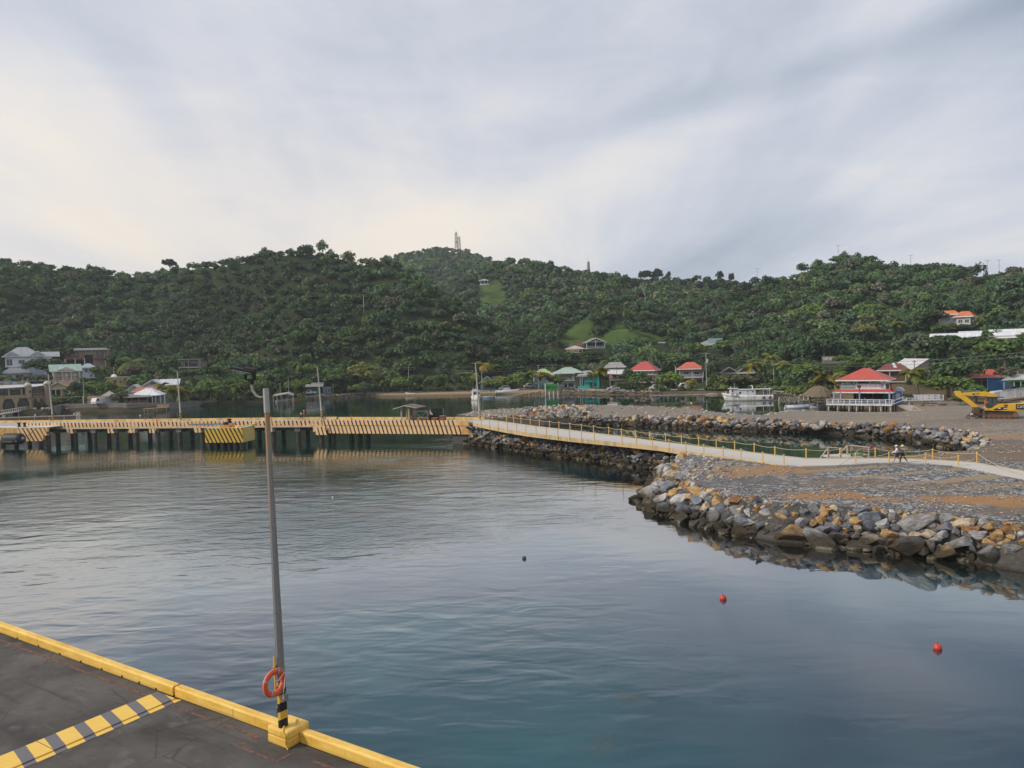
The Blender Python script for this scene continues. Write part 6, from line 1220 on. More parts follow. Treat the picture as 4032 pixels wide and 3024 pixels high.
# centre shore ----------------------------------------------------------------------------------
h = House('teal_truck', 'small teal house with a pale slanting roof behind a white pickup', off=-8)
h.found(-22, 26, 30, down=12); h.wall(-18, 26, 0, 40, 6, 40, (.10,.20,.17)); h.gable(-34, 34, 38, 12, -4, 50, (.36,.36,.35), (.16,.24,.2), 'x', 4); h.posts([16], -4, 0, 38, 2.2, (.16,.42,.38)); h.slab(-10, 24, 6, 12, 4, 2, (.17,.42,.36), 'porch_wall')
h = House('kiosk', 'little blue kiosk with two white framed windows by the shore road', 'kiosk', 0, 'kiosk')
h.wall(-15, 15, 0, 23, 0, 24, (.14,.19,.34)); h.slab(-17, 17, 23.2, 25, -3, 30, (.34,.32,.36), 'roof_slab'); h.win(-5, 3, 8, 15, 0, (.5,.5,.56)); h.win(8, 3, 8, 15, 0, (.5,.5,.56))
h = House('darkteal', 'teal boarded house with a dark gabled roof among the palms', off=4)
h.found(-40, 34, 40, down=14); h.wall(-32, 26, 0, 26, 4, 50, (.11,.20,.20)); h.gable(-34, 28, 26, 24, 0, 60, (.045,.047,.05), (.13,.27,.29), 'y', 5, (.42,.44,.45)); h.slab(-14, 24, 20, 22, -6, 6, (.40,.40,.40), 'awning'); h.void(-12, 22, 6, 18, 4); h.gable(20, 56, 34, 14, 14, 40, (.045,.047,.05), (.13,.25,.27), 'x', 3, None); h.posts([-22], -8, 0, 46, 2.6, (.34,.34,.30))
h = House('teal', 'teal and white house with a lime green roof and outside stair', off=6)
TQ = (.12,.42,.44); h.found(-44, 40, 40, down=14); h.wall(-36, 36, 0, 48, 6, 40, (.40,.50,.48)); h.hip(-44, 44, 51, 24, 16, -4, 60, (.40,.50,.24)); h.wall(-44, -22, 12, 26, -6, 10, TQ, 'balcony'); h.posts([-42,-24,-12], -4, 0, 48, 2, (.5,.6,.6)); h.slab(-40,-24,15,23,-7,.8,(.6,.62,.6),'balcony_slats'); k = h.k; m = MB(); m.beam((-24*k,-5*k,20*k),(8*k,-5*k,2*k),6*k,5*k); m.obj('stair', M['paint'], h.r, TQ); h.wall(-8, 34, 0, 14, 0, 8, (.20,.46,.48), 'lower_wall'); h.win(18, 28, 14, 12, 6)
h = House('greenroof', 'two-storey house with a broad pale green hipped roof by the rocks', off=-4)
h.found(-60, 58, 50, down=14); h.wall(-30, 26, 0, 28, 4, 50, (.40,.40,.40)); h.wall(-28, 22, 30, 56, 8, 40, (.26,.26,.24), 'upper_wall'); h.wall(24, 52, 4, 60, 8, 44, (.26,.225,.165), 'side_wing'); h.slab(-44, 24, 28, 31, -8, 20, (.46,.44,.40), 'veranda_roof'); h.hip(-62, 54, 62, 20, 28, -10, 76, (.36,.50,.42)); h.slab(-62, 26, 56, 59, -14, 8, (.42,.48,.46), 'lower_eave')
h.win(-12, 3, 10, 16, 4, (.55,.55,.54), bars=0); h.win(8, 3, 20, 16, 4, (.55,.55,.54)); h.win(4, 36, 8, 12, 8, (.6,.6,.6)); h.win(38, 40, 10, 10, 8, (.3,.28,.22)); h.posts([-40, 18, 22], -6, 31, 56, 2, (.5,.5,.48)); h.rail(-4, 18, -6, 31, 9, (.5,.49,.46), 5); h.wall(-60,-28,0,17,-6,6,(.27,.255,.23),'yard_wall','concrete')
h = House('turq', 'house with a bright turquoise porch and lower wall', off=-4)
TU = (.035,.46,.42); h.found(-44, 40, 40, down=14); h.wall(-22, 36, 0, 42, 8, 40, TU); h.hip(-46, 26, 52, 16, 26, -6, 56, (.33,.33,.33)); h.slab(-52, -6, 44, 47, -10, 12, (.40,.40,.39), 'porch_roof'); h.posts([-36,-28], -6, 10, 46, 2.4, (.45,.47,.48)); h.wall(-46, 2, 0, 9, -12, 10, TU, 'porch_wall'); h.slab(-20, 14, 24, 27, -6, 14, TU, 'canopy'); h.door(6, 2, 8, 18, 8, (.07,.12,.13)); h.win(22, 8, 6, 10, 8, (.05,.30,.28)); h.wall(30, 37, 0, 44, 2, 8, (.05,.42,.38), 'end_wall')
h = House('pink', 'pink and grey house with a white tin porch roof behind palms', off=-6)
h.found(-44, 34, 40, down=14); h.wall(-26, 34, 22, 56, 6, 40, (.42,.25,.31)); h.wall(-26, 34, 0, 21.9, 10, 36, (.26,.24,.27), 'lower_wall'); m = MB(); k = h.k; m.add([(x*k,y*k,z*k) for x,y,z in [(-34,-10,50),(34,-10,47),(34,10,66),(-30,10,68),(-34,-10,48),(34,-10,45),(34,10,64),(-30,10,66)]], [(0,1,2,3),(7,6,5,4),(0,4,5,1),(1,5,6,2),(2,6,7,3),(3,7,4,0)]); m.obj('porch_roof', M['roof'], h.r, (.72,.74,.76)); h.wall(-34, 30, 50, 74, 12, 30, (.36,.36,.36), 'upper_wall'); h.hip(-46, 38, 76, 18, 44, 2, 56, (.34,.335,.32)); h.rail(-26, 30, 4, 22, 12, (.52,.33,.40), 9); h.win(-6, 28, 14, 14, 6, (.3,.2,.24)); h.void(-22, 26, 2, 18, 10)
h = House('reda', 'pink house with a steep red hipped roof behind a round bush', off=-20)
h.found(-52, 50, 50, down=14); h.wall(-36, 44, 0, 46, 0, 60, (.42,.29,.30)); h.hip(-56, 54, 49, 34, 24, -10, 80, (.50,.075,.065)); h.slab(-30, 60, 30, 32, -8, 8, (.55,.53,.52), 'beam'); h.void(-20, 6, 34, 44); h.posts([-20, -4], -6, 32, 46, 2, (.55,.53,.5)); h.win(30, 34, 8, 9, 0)
h = House('redb', 'lilac house with an orange red roof and white balcony', off=-2)
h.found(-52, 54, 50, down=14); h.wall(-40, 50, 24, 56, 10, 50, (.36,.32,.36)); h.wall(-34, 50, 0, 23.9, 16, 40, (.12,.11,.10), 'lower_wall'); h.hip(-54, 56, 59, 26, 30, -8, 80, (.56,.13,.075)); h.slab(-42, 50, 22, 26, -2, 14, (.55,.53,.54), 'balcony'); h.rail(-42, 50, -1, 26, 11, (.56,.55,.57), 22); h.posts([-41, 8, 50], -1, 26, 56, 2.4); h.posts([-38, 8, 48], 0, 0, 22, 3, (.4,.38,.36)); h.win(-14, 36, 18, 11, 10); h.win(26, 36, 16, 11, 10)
h = House('darkroof', 'brown house with a dark double gabled roof and pale awning', off=2)
h.found(-66, 66, 50, down=20); h.wall(-62, 66, 0, 34, 6, 50, (.075,.05,.04)); h.gable(-62, 0, 36, 20, 0, 60, (.055,.05,.05), (.10,.055,.042), 'y', 6, (.46,.44,.42)); h.gable(0, 66, 36, 24, 2, 60, (.06,.055,.055), (.20,.09,.04), 'y', 5, (.40,.38,.36)); m = MB(); k = h.k; m.add([(x*k,y*k,z*k) for x,y,z in [(-62,-14,29),(66,-14,30),(66,2,36),(-62,2,35),(-62,-14,27),(66,-14,28),(66,2,34),(-62,2,33)]], [(0,1,2,3),(7,6,5,4),(0,4,5,1),(1,5,6,2),(2,6,7,3),(3,7,4,0)]); m.obj('awning', M['roof'], h.r, (.40,.37,.32)); h.wall(10, 64, -6, 10, -8, 3, (.07,.16,.10), 'green_screen')
h = House('hillhouse', 'hill house with a grey and teal hipped roof among trees', off=-4)
h.found(-52, 52, 50, down=30); h.wall(-40, 46, 0, 14, 4, 40, (.11,.10,.10)); h.hip(-56, 54, 16, 22, 24, -10, 80, (.30,.295,.29), trim=None, cx=8); k = h.k; m = MB(); m.add([(x*k,y*k,z*k) for x,y,z in [(-6,-2,38),(30,-2,38),(52,20,26),(10,2,31)]], [(0,1,2,3)]); h.gable(-6, 44, 26, 16, 6, 50, (.14,.22,.22), (.12,.12,.12), 'x', 3, None); h.rail(20, 44, -4, -4, 7, (.5,.5,.5), 5)
h = House('gazebo', 'white open gazebo with a grey roof on the hillside', 'gazebo', 0, 'gazebo')
h.slab(-36, 30, -2, 2, 0, 36, WHITE, 'gazebo_floor'); h.posts([-32,-10,12,28], 2, 2, 24, 2); h.posts([-32,28], 32, 2, 24, 2); h.rail(-34, 30, 1, 1, 11, WHITE, 12); h.hip(-40, 36, 27, 11, 6, -4, 46, (.42,.44,.46)); h.posts([-24,-2,20], 6, -24, -2, 2, (.20,.15,.11), 'stilt'); h.rail(-34, 30, 33, 1, 11, WHITE, 8)
h = House('cabin', 'white open cabin with a trussed gable on the hillside', 'cabin', 12, 'cabin')
h.slab(-40, 36, -3, 1, 0, 44, WHITE, 'cabin_floor'); h.wall(-30, 34, 1, 24, 30, 12, (.03,.03,.035)); h.posts([-38,-2,34], 1, 1, 25, 2.6); h.rail(-38, 34, 1, 0, 8, WHITE, 10); h.gable(-40, 36, 25, 16, 0, 56, (.22,.24,.26), (.035,.03,.03), 'y', 4); k = h.k; m = MB(); m.beam((-38*k,-1*k,25*k),(34*k,-1*k,25*k),1*k,2*k); m.beam((-2*k,-1.2*k,24*k),(-2*k,-1.2*k,40*k),1*k,2*k); m.beam((-2*k,-1.3*k,26*k),(-14*k,-1.3*k,36*k),1*k,2*k); m.beam((-2*k,-1.3*k,26*k),(10*k,-1.3*k,36*k),1*k,2*k); m.obj('truss', M['paint'], h.r, WHITE); h.posts([-32,-8,28], 8, -34, -3, 2.4, (.20,.15,.11), 'stilt')
h = House('lookout', 'tiny white lookout cabin above the bright green slope', 'cabin', 10, 'cabin')
h.slab(-16, 18, -1, 5, 0, 16, WHITE, 'cabin_floor'); h.posts([-14,0,12], 1, 5, 17, 1.6); h.wall(-12, 12, 5, 16, 8, 6, (.03,.03,.03)); h.hip(-18, 16, 19, 5, 8, -2, 22, (.45,.46,.46)); h.posts([-12,10], 4, -14, -1, 1.6, (.2,.16,.12), 'stilt')
h = House('longroof', 'long low white roof strip showing through the hillside trees', 'building', 0, 'building')
h.wall(-36, 34, -14, 0, 2, 24, (.20,.21,.2)); h.slab(-40, 40, 0.2, 5, 0, 30, (.55,.60,.58), 'roof_slab', 'roof')
# right shore -----------------------------------------------------------------------------------
h = House('maroon', 'wooden house with a maroon and white tin roof behind the bar', off=-6)
h.found(-50, 60, 50, down=20); h.wall(-36, 50, 0, 52, 8, 60, (.10,.055,.035)); h.hip(-58, 58, 58, 26, 50, -8, 80, (.19,.045,.05)); h.posts([-12, 44], -4, 0, 54, 3, (.5,.48,.42)); m = MB(); k = h.k; m.add([(x*k,y*k,z*k) for x,y,z in [(6,-4,60),(18,-4,60),(4,32,85.5),(-6,32,85.5)]], [(0,1,2,3)]); m.obj('roof_panel', M['roof'], h.r, (.58,.57,.56)); h.slab(-44, 52, 10, 14, -10, 12, (.48,.46,.43), 'lower_eave'); h.slab(-40, 50, 54, 57, -9.5, 2, (.6,.58,.55), 'eave_board')
h = House('ware', 'tan gabled warehouse with a long white tin roof behind palms', 'warehouse', 26, 'warehouse')
h.found(-80, 80, 90, down=20); h.wall(-72, 70, 0, 36, 4, 150, (.42,.36,.27)); h.gable(-72, 70, 36, 42, 0, 160, (.60,.61,.62), (.46,.40,.31), 'y', 12, (.16,.14,.12)); h.void(-20, 0, 4, 26, 4); h.posts([40, 52], -6, 0, 36, 2.4, (.5,.4,.15))
h = House('ruin', 'roofless grey concrete shell with broken openings on the slope', 'ruin', 0, 'ruin')
h.found(-46, 46, 40, down=20); h.wall(-42, 42, 0, 14, 0, 30, (.17,.17,.155), mat='concrete'); h.posts([-42,-40,-20,-4,16,30,42], 1, 14, 30, 3, (.22,.22,.2)); h.slab(-44, 44, 27, 30, 0, 3, (.20,.2,.18), 'top_beam'); h.wall(-38, 38, 14, 26, 16, 2, (.50,.50,.47), 'inner_wall', 'concrete')
h = House('orange', 'white hillside house with orange tiled roofs and a maroon base', off=-16)
OR = (.66,.17,.05); h.found(-60, 64, 60, (.20,.05,.06), 10); h.wall(14, 62, 0, 34, 0, 60, (.55,.56,.56)); h.hip(4, 74, 37, 20, 30, -8, 80, OR); h.wall(-52, 14, 8, 44, 14, 50, (.58,.58,.57), 'left_wing'); h.hip(-66, 22, 48, 16, 44, 4, 70, OR); h.win(28, 12, 14, 13); h.win(50, 12, 14, 13); h.win(-20, 22, 18, 12, 14)
h = House('whiteroof', 'building with a long pale white gabled roof above the trees', 'building', -10, 'building')
h.wall(-86, 80, -20, 8, 4, 70, (.35,.36,.36)); h.gable(-88, 82, 8, 26, 0, 80, (.70,.73,.77), (.5,.5,.5), 'x', 4); h.gable(10, 84, 14, 26, 22, 80, (.62,.65,.70), (.5,.5,.5), 'x', 4, None)
h = House('whiteroof2', 'building with a flat bright white roof at the right edge', 'building', -6, 'building')
h.wall(-100, 120, -20, 16, 4, 90, (.45,.46,.46)); m = MB(); k = h.k; m.add([(x*k,y*k,z*k) for x,y,z in [(-64,-6,6),(126,-6,14),(126,90,42),(-106,90,42),(-64,-6,3),(126,-6,11),(126,90,39),(-106,90,39)]], [(0,1,2,3),(7,6,5,4),(0,4,5,1),(1,5,6,2),(2,6,7,3),(3,7,4,0)]); m.obj('roof', M['roof'], h.r, (.76,.77,.79))
h = House('redright', 'house with a wide red tin roof behind the excavator', off=-10)
h.found(-66, 66, 50, down=14); h.wall(-48, 62, 0, 46, 6, 60, (.10,.22,.17)); h.hip(-66, 66, 50, 30, 26, -10, 90, (.46,.075,.05), cx=20); h.slab(-40, 40, 36, 40, -14, 8, (.30,.10,.09), 'porch_roof'); h.posts([-38, 0, 38], -12, 0, 37, 2.6, (.40,.46,.40)); h.wall(2, 40, 4, 34, 2, 3, (.06,.20,.15), 'green_screen')
h = House('bluewall', 'blue walled shed with a flat tin roof behind the excavator', 'shed', -6, 'shed')
h.wall(-44, 40, 0, 52, 0, 50, (.045,.17,.42)); h.slab(-52, 60, 53, 56, -8, 66, (.33,.33,.34), 'roof_slab', 'roof'); h.posts([-44], -2, 0, 53, 2.6, (.30,.42,.55))
h = House('greenporch', 'open porch edged in lime green at the right edge', 'porch', -6, 'porch')
GR = (.20,.55,.16); h.posts([-48,-14,8,26,52], 0, 0, 46, 2.6, (.36,.56,.40)); h.slab(-50, 60, 44, 49, -2, 3, GR, 'porch_beam'); m = MB(); k = h.k; m.add([(x*k,y*k,z*k) for x,y,z in [(-56,-10,50),(80,-10,56),(80,50,78),(-20,50,72),(-56,-10,48),(80,-10,54),(80,50,76),(-20,50,70)]], [(0,1,2,3),(7,6,5,4),(0,4,5,1),(1,5,6,2),(2,6,7,3),(3,7,4,0)]); m.obj('roof', M['roof'], h.r, (.46,.47,.48)); h.wall(-40, 70, 0, 44, 40, 3, (.06,.10,.14)); h.gable(0, 90, 70, 20, 52, 40, (.5,.5,.5), (.25,.5,.2), 'y', 4, GR)
# ---------------------------------------------------------------- seafood bar over the water
k = 168/F; bp = PD(3395, 1585, 168.0)
bar = thing('restaurant', 'two-level open seafood bar with red hipped roofs on stilts over water', 'restaurant', (bp.x, bp.y, 0), -math.atan2(bp.x, bp.y)*.85-R(14))
DZ2 = CH-(1588-1354)*168/F+.0       # deck level
RED = (.52,.085,.06); WH = (.74,.75,.78); BLU = (.30,.36,.50)
X0, X1, Y1 = -132*k, 106*k, 150*k
m = MB(); m.box(X0, 0, DZ2-.28, X1, Y1, DZ2); m.obj('deck', M['wood'], bar, (.30,.27,.24))
m = MB(); m.box(X0-.02, -.1, DZ2-.32, X1+.02, -.003, DZ2+.02); m.box(X0-.1,-.1,DZ2-.32,X0-.003,Y1,DZ2+.02); m.obj('deck_edge', M['paint'], bar, WH)
for x in [X0+.3, X0+2.2, X0+4.6, -1.2, 1.5, 3.7, X1-.3]:
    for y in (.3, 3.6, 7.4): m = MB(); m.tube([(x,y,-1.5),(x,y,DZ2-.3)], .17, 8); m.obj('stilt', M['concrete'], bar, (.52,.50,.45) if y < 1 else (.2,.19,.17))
def brail(x0, y0, x1, y1, nm='railing', n=8):
    m = MB(); a = Vector((x0,y0,DZ2)); b_ = Vector((x1,y1,DZ2))
    for h_ in (.22, .55, 1.02): m.beam(a+Vector((0,0,h_)), b_+Vector((0,0,h_)), .09, .09)
    for i in range(n+1): q = a.lerp(b_, i/n); m.box(q.x-.07,q.y-.07,DZ2-.25,q.x+.07,q.y+.07,DZ2+1.06)
    m.obj(nm, M['paint'], bar, WH)
brail(X0, 0, X1, 0, n=11); brail(X0, .1, X0, 5.5, n=4); brail(X1, .1, X1, 3, n=2); brail(X0-3.6, 4.6, X0-.1, 4.2, n=3)
m = MB(); m.box(X0-3.7, 4.5, DZ2-.25, X0-.05, 9, DZ2-.05); m.obj('side_deck', M['wood'], bar, (.34,.31,.27))
zl = CH-(1539-1354)*170/F; zu = CH-(1491-1354)*171/F; zp = CH-(1452-1354)*173/F
def hiproof(x0, x1, y0, y1, z, z2, inset, c, nm):
    m = MB(); ix = inset; A = [(x0,y0),(x1,y0),(x1,y1),(x0,y1)]; B_ = [(x0+ix*(x1-x0),y0+ix*(y1-y0)),(x1-ix*(x1-x0),y0+ix*(y1-y0)),(x1-ix*(x1-x0),y1-ix*(y1-y0)),(x0+ix*(x1-x0),y1-ix*(y1-y0))]
    vs = [(*a,z) for a in A]+[(*b_,z2) for b_ in B_]+[(*a,z-.16) for a in A]
    m.add(vs, [(0,1,5,4),(1,2,6,5),(2,3,7,6),(3,0,4,7),(4,5,6,7),(0,8,9,1),(1,9,10,2),(2,10,11,3),(3,11,8,0),(8,11,10,9)])
    o = m.obj(nm, M['roof'], bar, c); m = MB()
    for i in range(4): p, q = A[i], A[(i+1) % 4]; m.beam((*p,z-.12),(*q,z-.12),.1,.24)
    m.obj('fascia', M['paint'], o, WH); return o
lx0, lx1, ly0, ly1 = -95*k, 112*k, 1.0, 9.6
hiproof(-112*k, 108*k, .6, 10.2, zl, zl+.85, .12, RED, 'lower_roof'); hiproof(-100*k, 95*k, .4, 10.0, zu, zp+.3, .44, RED, 'upper_roof')
for x in (-108*k, -82*k, -12*k, 96*k): m = MB(); m.box(x-.14,.5,DZ2,x+.14,.78,zl); m.obj('post', M['paint'], bar, BLU)
for x in (-40*k, 20*k, 60*k): m = MB(); m.box(x-.12,6,DZ2,x+.12,6.3,zl); m.obj('inner_post', M['paint'], bar, (.3,.3,.31))
m = MB(); m.box(-60*k, 8.2, DZ2, 70*k, 8.5, zl); m.box(30*k,5.5,DZ2,62*k,8,DZ2+1.1); m.obj('back_bar', M['dark'], bar)
m = MB(); m.box(62*k, 4.6, DZ2, 92*k, 7.2, zl-.1); m.obj('blue_wall', M['paint'], bar, (.04,.075,.15))
zf = zl+.55
m = MB(); m.box(-80*k,1.6,zf,84*k,9.2,zf+.12); m.obj('upper_floor', M['wood'], bar, (.25,.2,.17))
for x in (-78,-58,-36,-24,24,72,80): m = MB(); m.box(x*k-.13,1.55,zf,x*k+.13,1.8,zu); m.obj('upper_post', M['paint'], bar, WH)
for x in (-76,10,60): m = MB(); m.box(x*k-.12,8.9,zf,x*k+.12,9.1,zu); m.obj('upper_post', M['paint'], bar, (.55,.55,.57))
m = MB(); m.box(-80*k,8.95,zf+.1,82*k,9.05,zf+1.0); m.obj('rear_rail', M['paint'], bar, (.22,.17,.15))
m = MB(); m.box(-29*k,1.45,zf-.05,-20*k,1.52,zf+1.12); m.obj('brown_panel', M['paint'], bar, (.17,.11,.115))
sb = thing('banner', 'long white banner reading Seafood Island Bar on the upper floor', 'sign', bar.matrix_basis @ Vector((26*k, 1.40, zf+.02)), bar.rotation_euler.z)
W2 = 53*k; m = MB(); m.box(-W2,0,0,W2,.05,1.25); m.obj('banner_sheet', M['fabric'], sb, (.66,.63,.68))
MAR = (.16,.025,.09)
text('SEAFOOD ISLAND BAR', .62, (-.1, -.02, .64), (R(90),0,0), M['fabric'], sb, c=MAR, sx=.86)
m = MB(); m.lathe([(.01,-.012),(.40,-.010),(.40,0.0),(.01,.0)], (-W2+.62,-.012,.60), 20, axis='y'); m.obj('emblem', M['fabric'], sb, (.11,.015,.02)); 
m = MB(); 
for a in range(6): an = a*math.pi/3+.2; m.beam((-W2+.62+.12*math.cos(an),-.035,.6+.12*math.sin(an)),(-W2+.62+.3*math.cos(an+.3),-.035,.6+.3*math.sin(an+.3)),.05,.02)
m.lathe([(.01,-.03),(.17,-.028),(.17,-.02),(.01,-.02)], (-W2+.62,-.012,.60), 14, axis='y'); m.obj('crab_figure', M['fabric'], sb, (.45,.05,.03))
for r_ in (.18,.33,.46):
    m = MB(); m.tube([(W2-.55+r_*math.cos(a), -.02, .62+r_*math.sin(a)) for a in [R(45+9*i) for i in range(11)]], .035, 5); m.obj('signal_arc', M['fabric'], sb, (.11,.09,.17))
text('WiFi', .34, (W2-.52,-.02,.30), (R(90),0,0), M['fabric'], sb, c=(.11,.09,.17))
s2 = thing('sign_board', 'white board with pale Fresh Seafood lettering on blue and green', 'sign', bar.matrix_basis @ Vector((-56*k, 1.38, zf+.02)), bar.rotation_euler.z); W3 = 28*k
m = MB(); m.box(-W3,0,0,W3,.06,1.25); m.obj('board', M['paint'], s2, (.62,.63,.62)); m = MB(); m.box(-W3+.1,-.02,.12,W3-.1,-.003,1.12); m.obj('panel', M['paint'], s2, (.15,.22,.24)); text('FRESH SEAFOOD', .46, (0,-.035,.62), (R(90),0,0), M['paint'], s2, c=(.80,.78,.62), sx=.78)
s3 = thing('sign_board', 'small dark framed board at the right end of the upper floor', 'sign', bar.matrix_basis @ Vector((87*k, 1.5, zf+.02)), bar.rotation_euler.z+.3); m = MB(); m.box(-.42,0,0,.42,.06,1.25); m.obj('board', M['paint'], s3, (.55,.55,.56)); m = MB(); m.box(-.32,-.02,.1,.32,-.003,1.15); m.obj('panel', M['paint'], s3, (.05,.05,.06))
for x, c_, lb in ((-104, (.75,.55,.02), 'yellow flag on the left post of the seafood bar'), (99, (.55,.03,.03), 'red flag on the right post of the seafood bar'), (-13, (.05,.10,.40), 'blue furled flag on the middle post of the seafood bar')):
    fl = thing('flag', lb, 'flag', bar.matrix_basis @ Vector((x*k, .3, zl-.4)), .2); m = MB(); m.tube([(0,0,-1),(0,0,2.2)], .03, 6); m.obj('flag_pole', M['steel'], fl); m = MB(); w_ = .85 if x != -13 else .35
    m.add([(.02,0,.9),(w_*.6,.12,.7),(w_,.05,.55),(.02,0,2.1),(w_*.5,.15,1.6),(w_,.08,1.0)], [(0,1,4,3),(1,2,5,4)]); m.obj('flag_cloth', M['fabric'], fl, c_)
ns = 0
for i, x in enumerate((-66,-44,-24,2,24,46,70)):
    lbs = ['leftmost dark blue table with white cloth behind the bar railing','dark blue table second from the left behind the bar railing','dark blue table third from the left behind the bar railing','dark blue table in the middle behind the bar railing','dark blue table third from the right behind the bar railing','dark blue table second from the right behind the bar railing','rightmost dark blue table with white cloth behind the bar railing']
    tb = thing('table', lbs[i], 'table', bar.matrix_basis @ Vector((x*k, 1.9, DZ2)), bar.rotation_euler.z, 'tables on the bar deck'); m = MB(); m.box(-.55,-.45,.72,.55,.45,.78); m.obj('table_top', M['paint'], tb, (.66,.67,.7)); m = MB(); m.box(-.50,-.42,.0,.50,.40,.715); m.obj('table_skirt', M['fabric'], tb, (.018,.035,.10))
for i, (x, y, c_, lb) in enumerate([(-88,4.6,(.5,.3,.25),'person in a pinkish top seated under the bar at the left'),(-22,5.0,(.4,.36,.34),'person in a grey top seated under the bar near the middle'),(-6,4.8,(.75,.75,.76),'person in a white top seated under the bar'),(18,5.2,(.24,.2,.2),'person in a dark top seated under the bar towards the right')]):
    person(lb, bar.matrix_basis @ Vector((x*k, y, DZ2-.35)), R(200), 1.7, 0, shirt=c_, legs=(.04,.04,.05))
# thatched shelter, shed and stairs beside the bar
th_ = thing('thatched_shelter', 'round thatched palm shelter on timber posts left of the bar', 'shelter', PD(3225, 1590, 176)); th_.location.z = 1.2
m = MB(); 
for i in range(6): a = i*math.pi/3; m.tube([(2.2*math.cos(a),2.2*math.sin(a),-2.5),(2.2*math.cos(a),2.2*math.sin(a),2.6)], .12, 7)
m.obj('shelter_posts', M['wood'], th_, (.25,.19,.13)); m = MB(); n_ = 30; prof = [(3.5,1.75),(3.2,2.4),(2.4,3.2),(1.3,3.9),(.1,4.2)]
vs = [(r_*(1+.06*rnd.uniform(-1,1))*math.cos(2*math.pi*j_/n_), r_*(1+.06*rnd.uniform(-1,1))*math.sin(2*math.pi*j_/n_), z+(.25*rnd.uniform(-1,1) if r_ > 3.3 else .08*rnd.uniform(-1,1))) for r_, z in prof for j_ in range(n_)]
m.add(vs, [(i*n_+j_, i*n_+(j_+1) % n_, (i+1)*n_+(j_+1) % n_, (i+1)*n_+j_) for i in range(len(prof)-1) for j_ in range(n_)]); m.obj('thatch_roof', M['thatch'], th_)
bs_ = thing('shed', 'narrow blue shed with white trim at the right end of the bar', 'shed', bar.matrix_basis @ Vector((116*k, 4.2, DZ2-.4)), bar.rotation_euler.z); m = MB(); m.box(-.9,0,0,.9,2.4,3.0); m.obj('wall', M['paint'], bs_, (.16,.26,.45)); m = MB(); m.xprism([(-1.1,3.0),(1.1,3.0),(.7,3.7),(-.2,3.9)], -.2, 2.6); m.obj('roof', M['roof'], bs_, (.55,.56,.6)); m = MB(); m.box(.85,-.06,0,1.0,.06,3.0); m.box(-1.0,-.06,0,-.85,.06,3.0); m.box(-.4,-.06,1.2,.4,-.003,2.5); m.obj('trim', M['paint'], bs_, (.6,.62,.66))
rp_ = thing('ramp_railing', 'white railed wooden ramp leading from the road to the bar', 'ramp', PD(3648, 1572, 163), R(-6)); rp_.location.z = 2.2; m = MB(); m.box(-4,0,.0,3.4,2,.2); m.obj('ramp_deck', M['wood'], rp_, (.6,.6,.6)); m = MB()
for y in (0, 2):
    for h_ in (.55, .85, 1.2): m.beam((-4,y,h_),(3.4,y,h_-.05),.08,.09)
    for i in range(7): x = -4+7.4*i/6; m.box(x-.07,y-.07,.1,x+.07,y+.07,1.24)
m.beam((-6.8,.2,-.6),(-4,.0,.5),.08,.1); m.beam((-6.8,.2,0.1),(-4,0,1.2),.08,.1); m.obj('rails', M['paint'], rp_, WH); m = MB()
for x in (-3.4,-.8,2.6): m.tube([(x,.3,-2),(x,.3,.0)],.13,7)
m.obj('ramp_legs', M['wood'], rp_, (.6,.6,.58))
cs = thing('boat_ramp', 'sandy concrete slipway beside the bar', 'slipway', PL(3560,1610)); m = MB(); q = [P(3536,1594,1.3)-Vector(cs.location), P(3592,1594,1.55)-Vector(cs.location), P(3632,1616,FZ+.02)-Vector(cs.location), P(3585,1618,FZ+.02)-Vector(cs.location)]; m.add(q+[v-Vector((0,0,.3)) for v in q], [(0,1,2,3),(0,4,5,1),(1,5,6,2),(2,6,7,3),(3,7,4,0)]); m.obj('slipway_slab', M['concrete'], cs, (.36,.33,.28))
# ---------------------------------------------------------------- bathing steps in the lagoon
pf = thing('bathing_platform', 'timber platform with sloping handrails stepping into the lagoon', 'platform', P(3352,1802,2.58), R(6)); WD = (.50,.45,.36); k = P(3352,1802,2.58).y/F
m = MB(); m.box(-64*k,0,-.16,54*k,3.0,0); m.obj('platform_deck', M['slab'], pf); m = MB()
def pb(x, y, z): return Vector((x*k, y, z))
for x0, x1, s_ in ((-66,-42,1),(40,58,-1)):
    pass
for (x, y) in ((-78,.9),(-66,1.4),(-42,.05),(24,1.9),(40,1.9),(74,.05)): m.box(x*k-.06,y-.06,-.5,x*k+.06,y+.06,1.02)
m.obj('rail_posts', M['wood'], pf, WD); m = MB(); m.beam(pb(-82,1.1,1.05),pb(-36,.0,1.05),.14,.06); m.beam(pb(-82,.9,1.05),pb(-62,1.5,1.05),.12,.06); m.beam(pb(20,1.9,1.05),pb(42,1.9,1.05),.12,.06); m.beam(pb(40,1.9,1.05),pb(80,0,1.0),.14,.06)
m.beam(pb(-78,1.0,.95),pb(-106,2.2,-.9),.1,.1); m.beam(pb(22,1.9,1.0),pb(-8,3.2,-.6),.1,.1); m.beam(pb(-72,.9,.12),pb(-42,.1,.12),.1,.12); m.beam(pb(44,1.0,.35),pb(74,.05,.2),.1,.1); m.obj('handrails', M['wood'], pf, WD)
m = MB()
for z_ in (.72, .40): m.tube([pb(-42+82*x, .05+.0*x, z_+.2-.5*4*x*(1-x)*.5) for x in (0,.2,.4,.6,.8,1)]+[pb(74,.05,z_+.15)], .022, 5)
m.obj('rope', M['fabric'], pf, (.50,.44,.30))
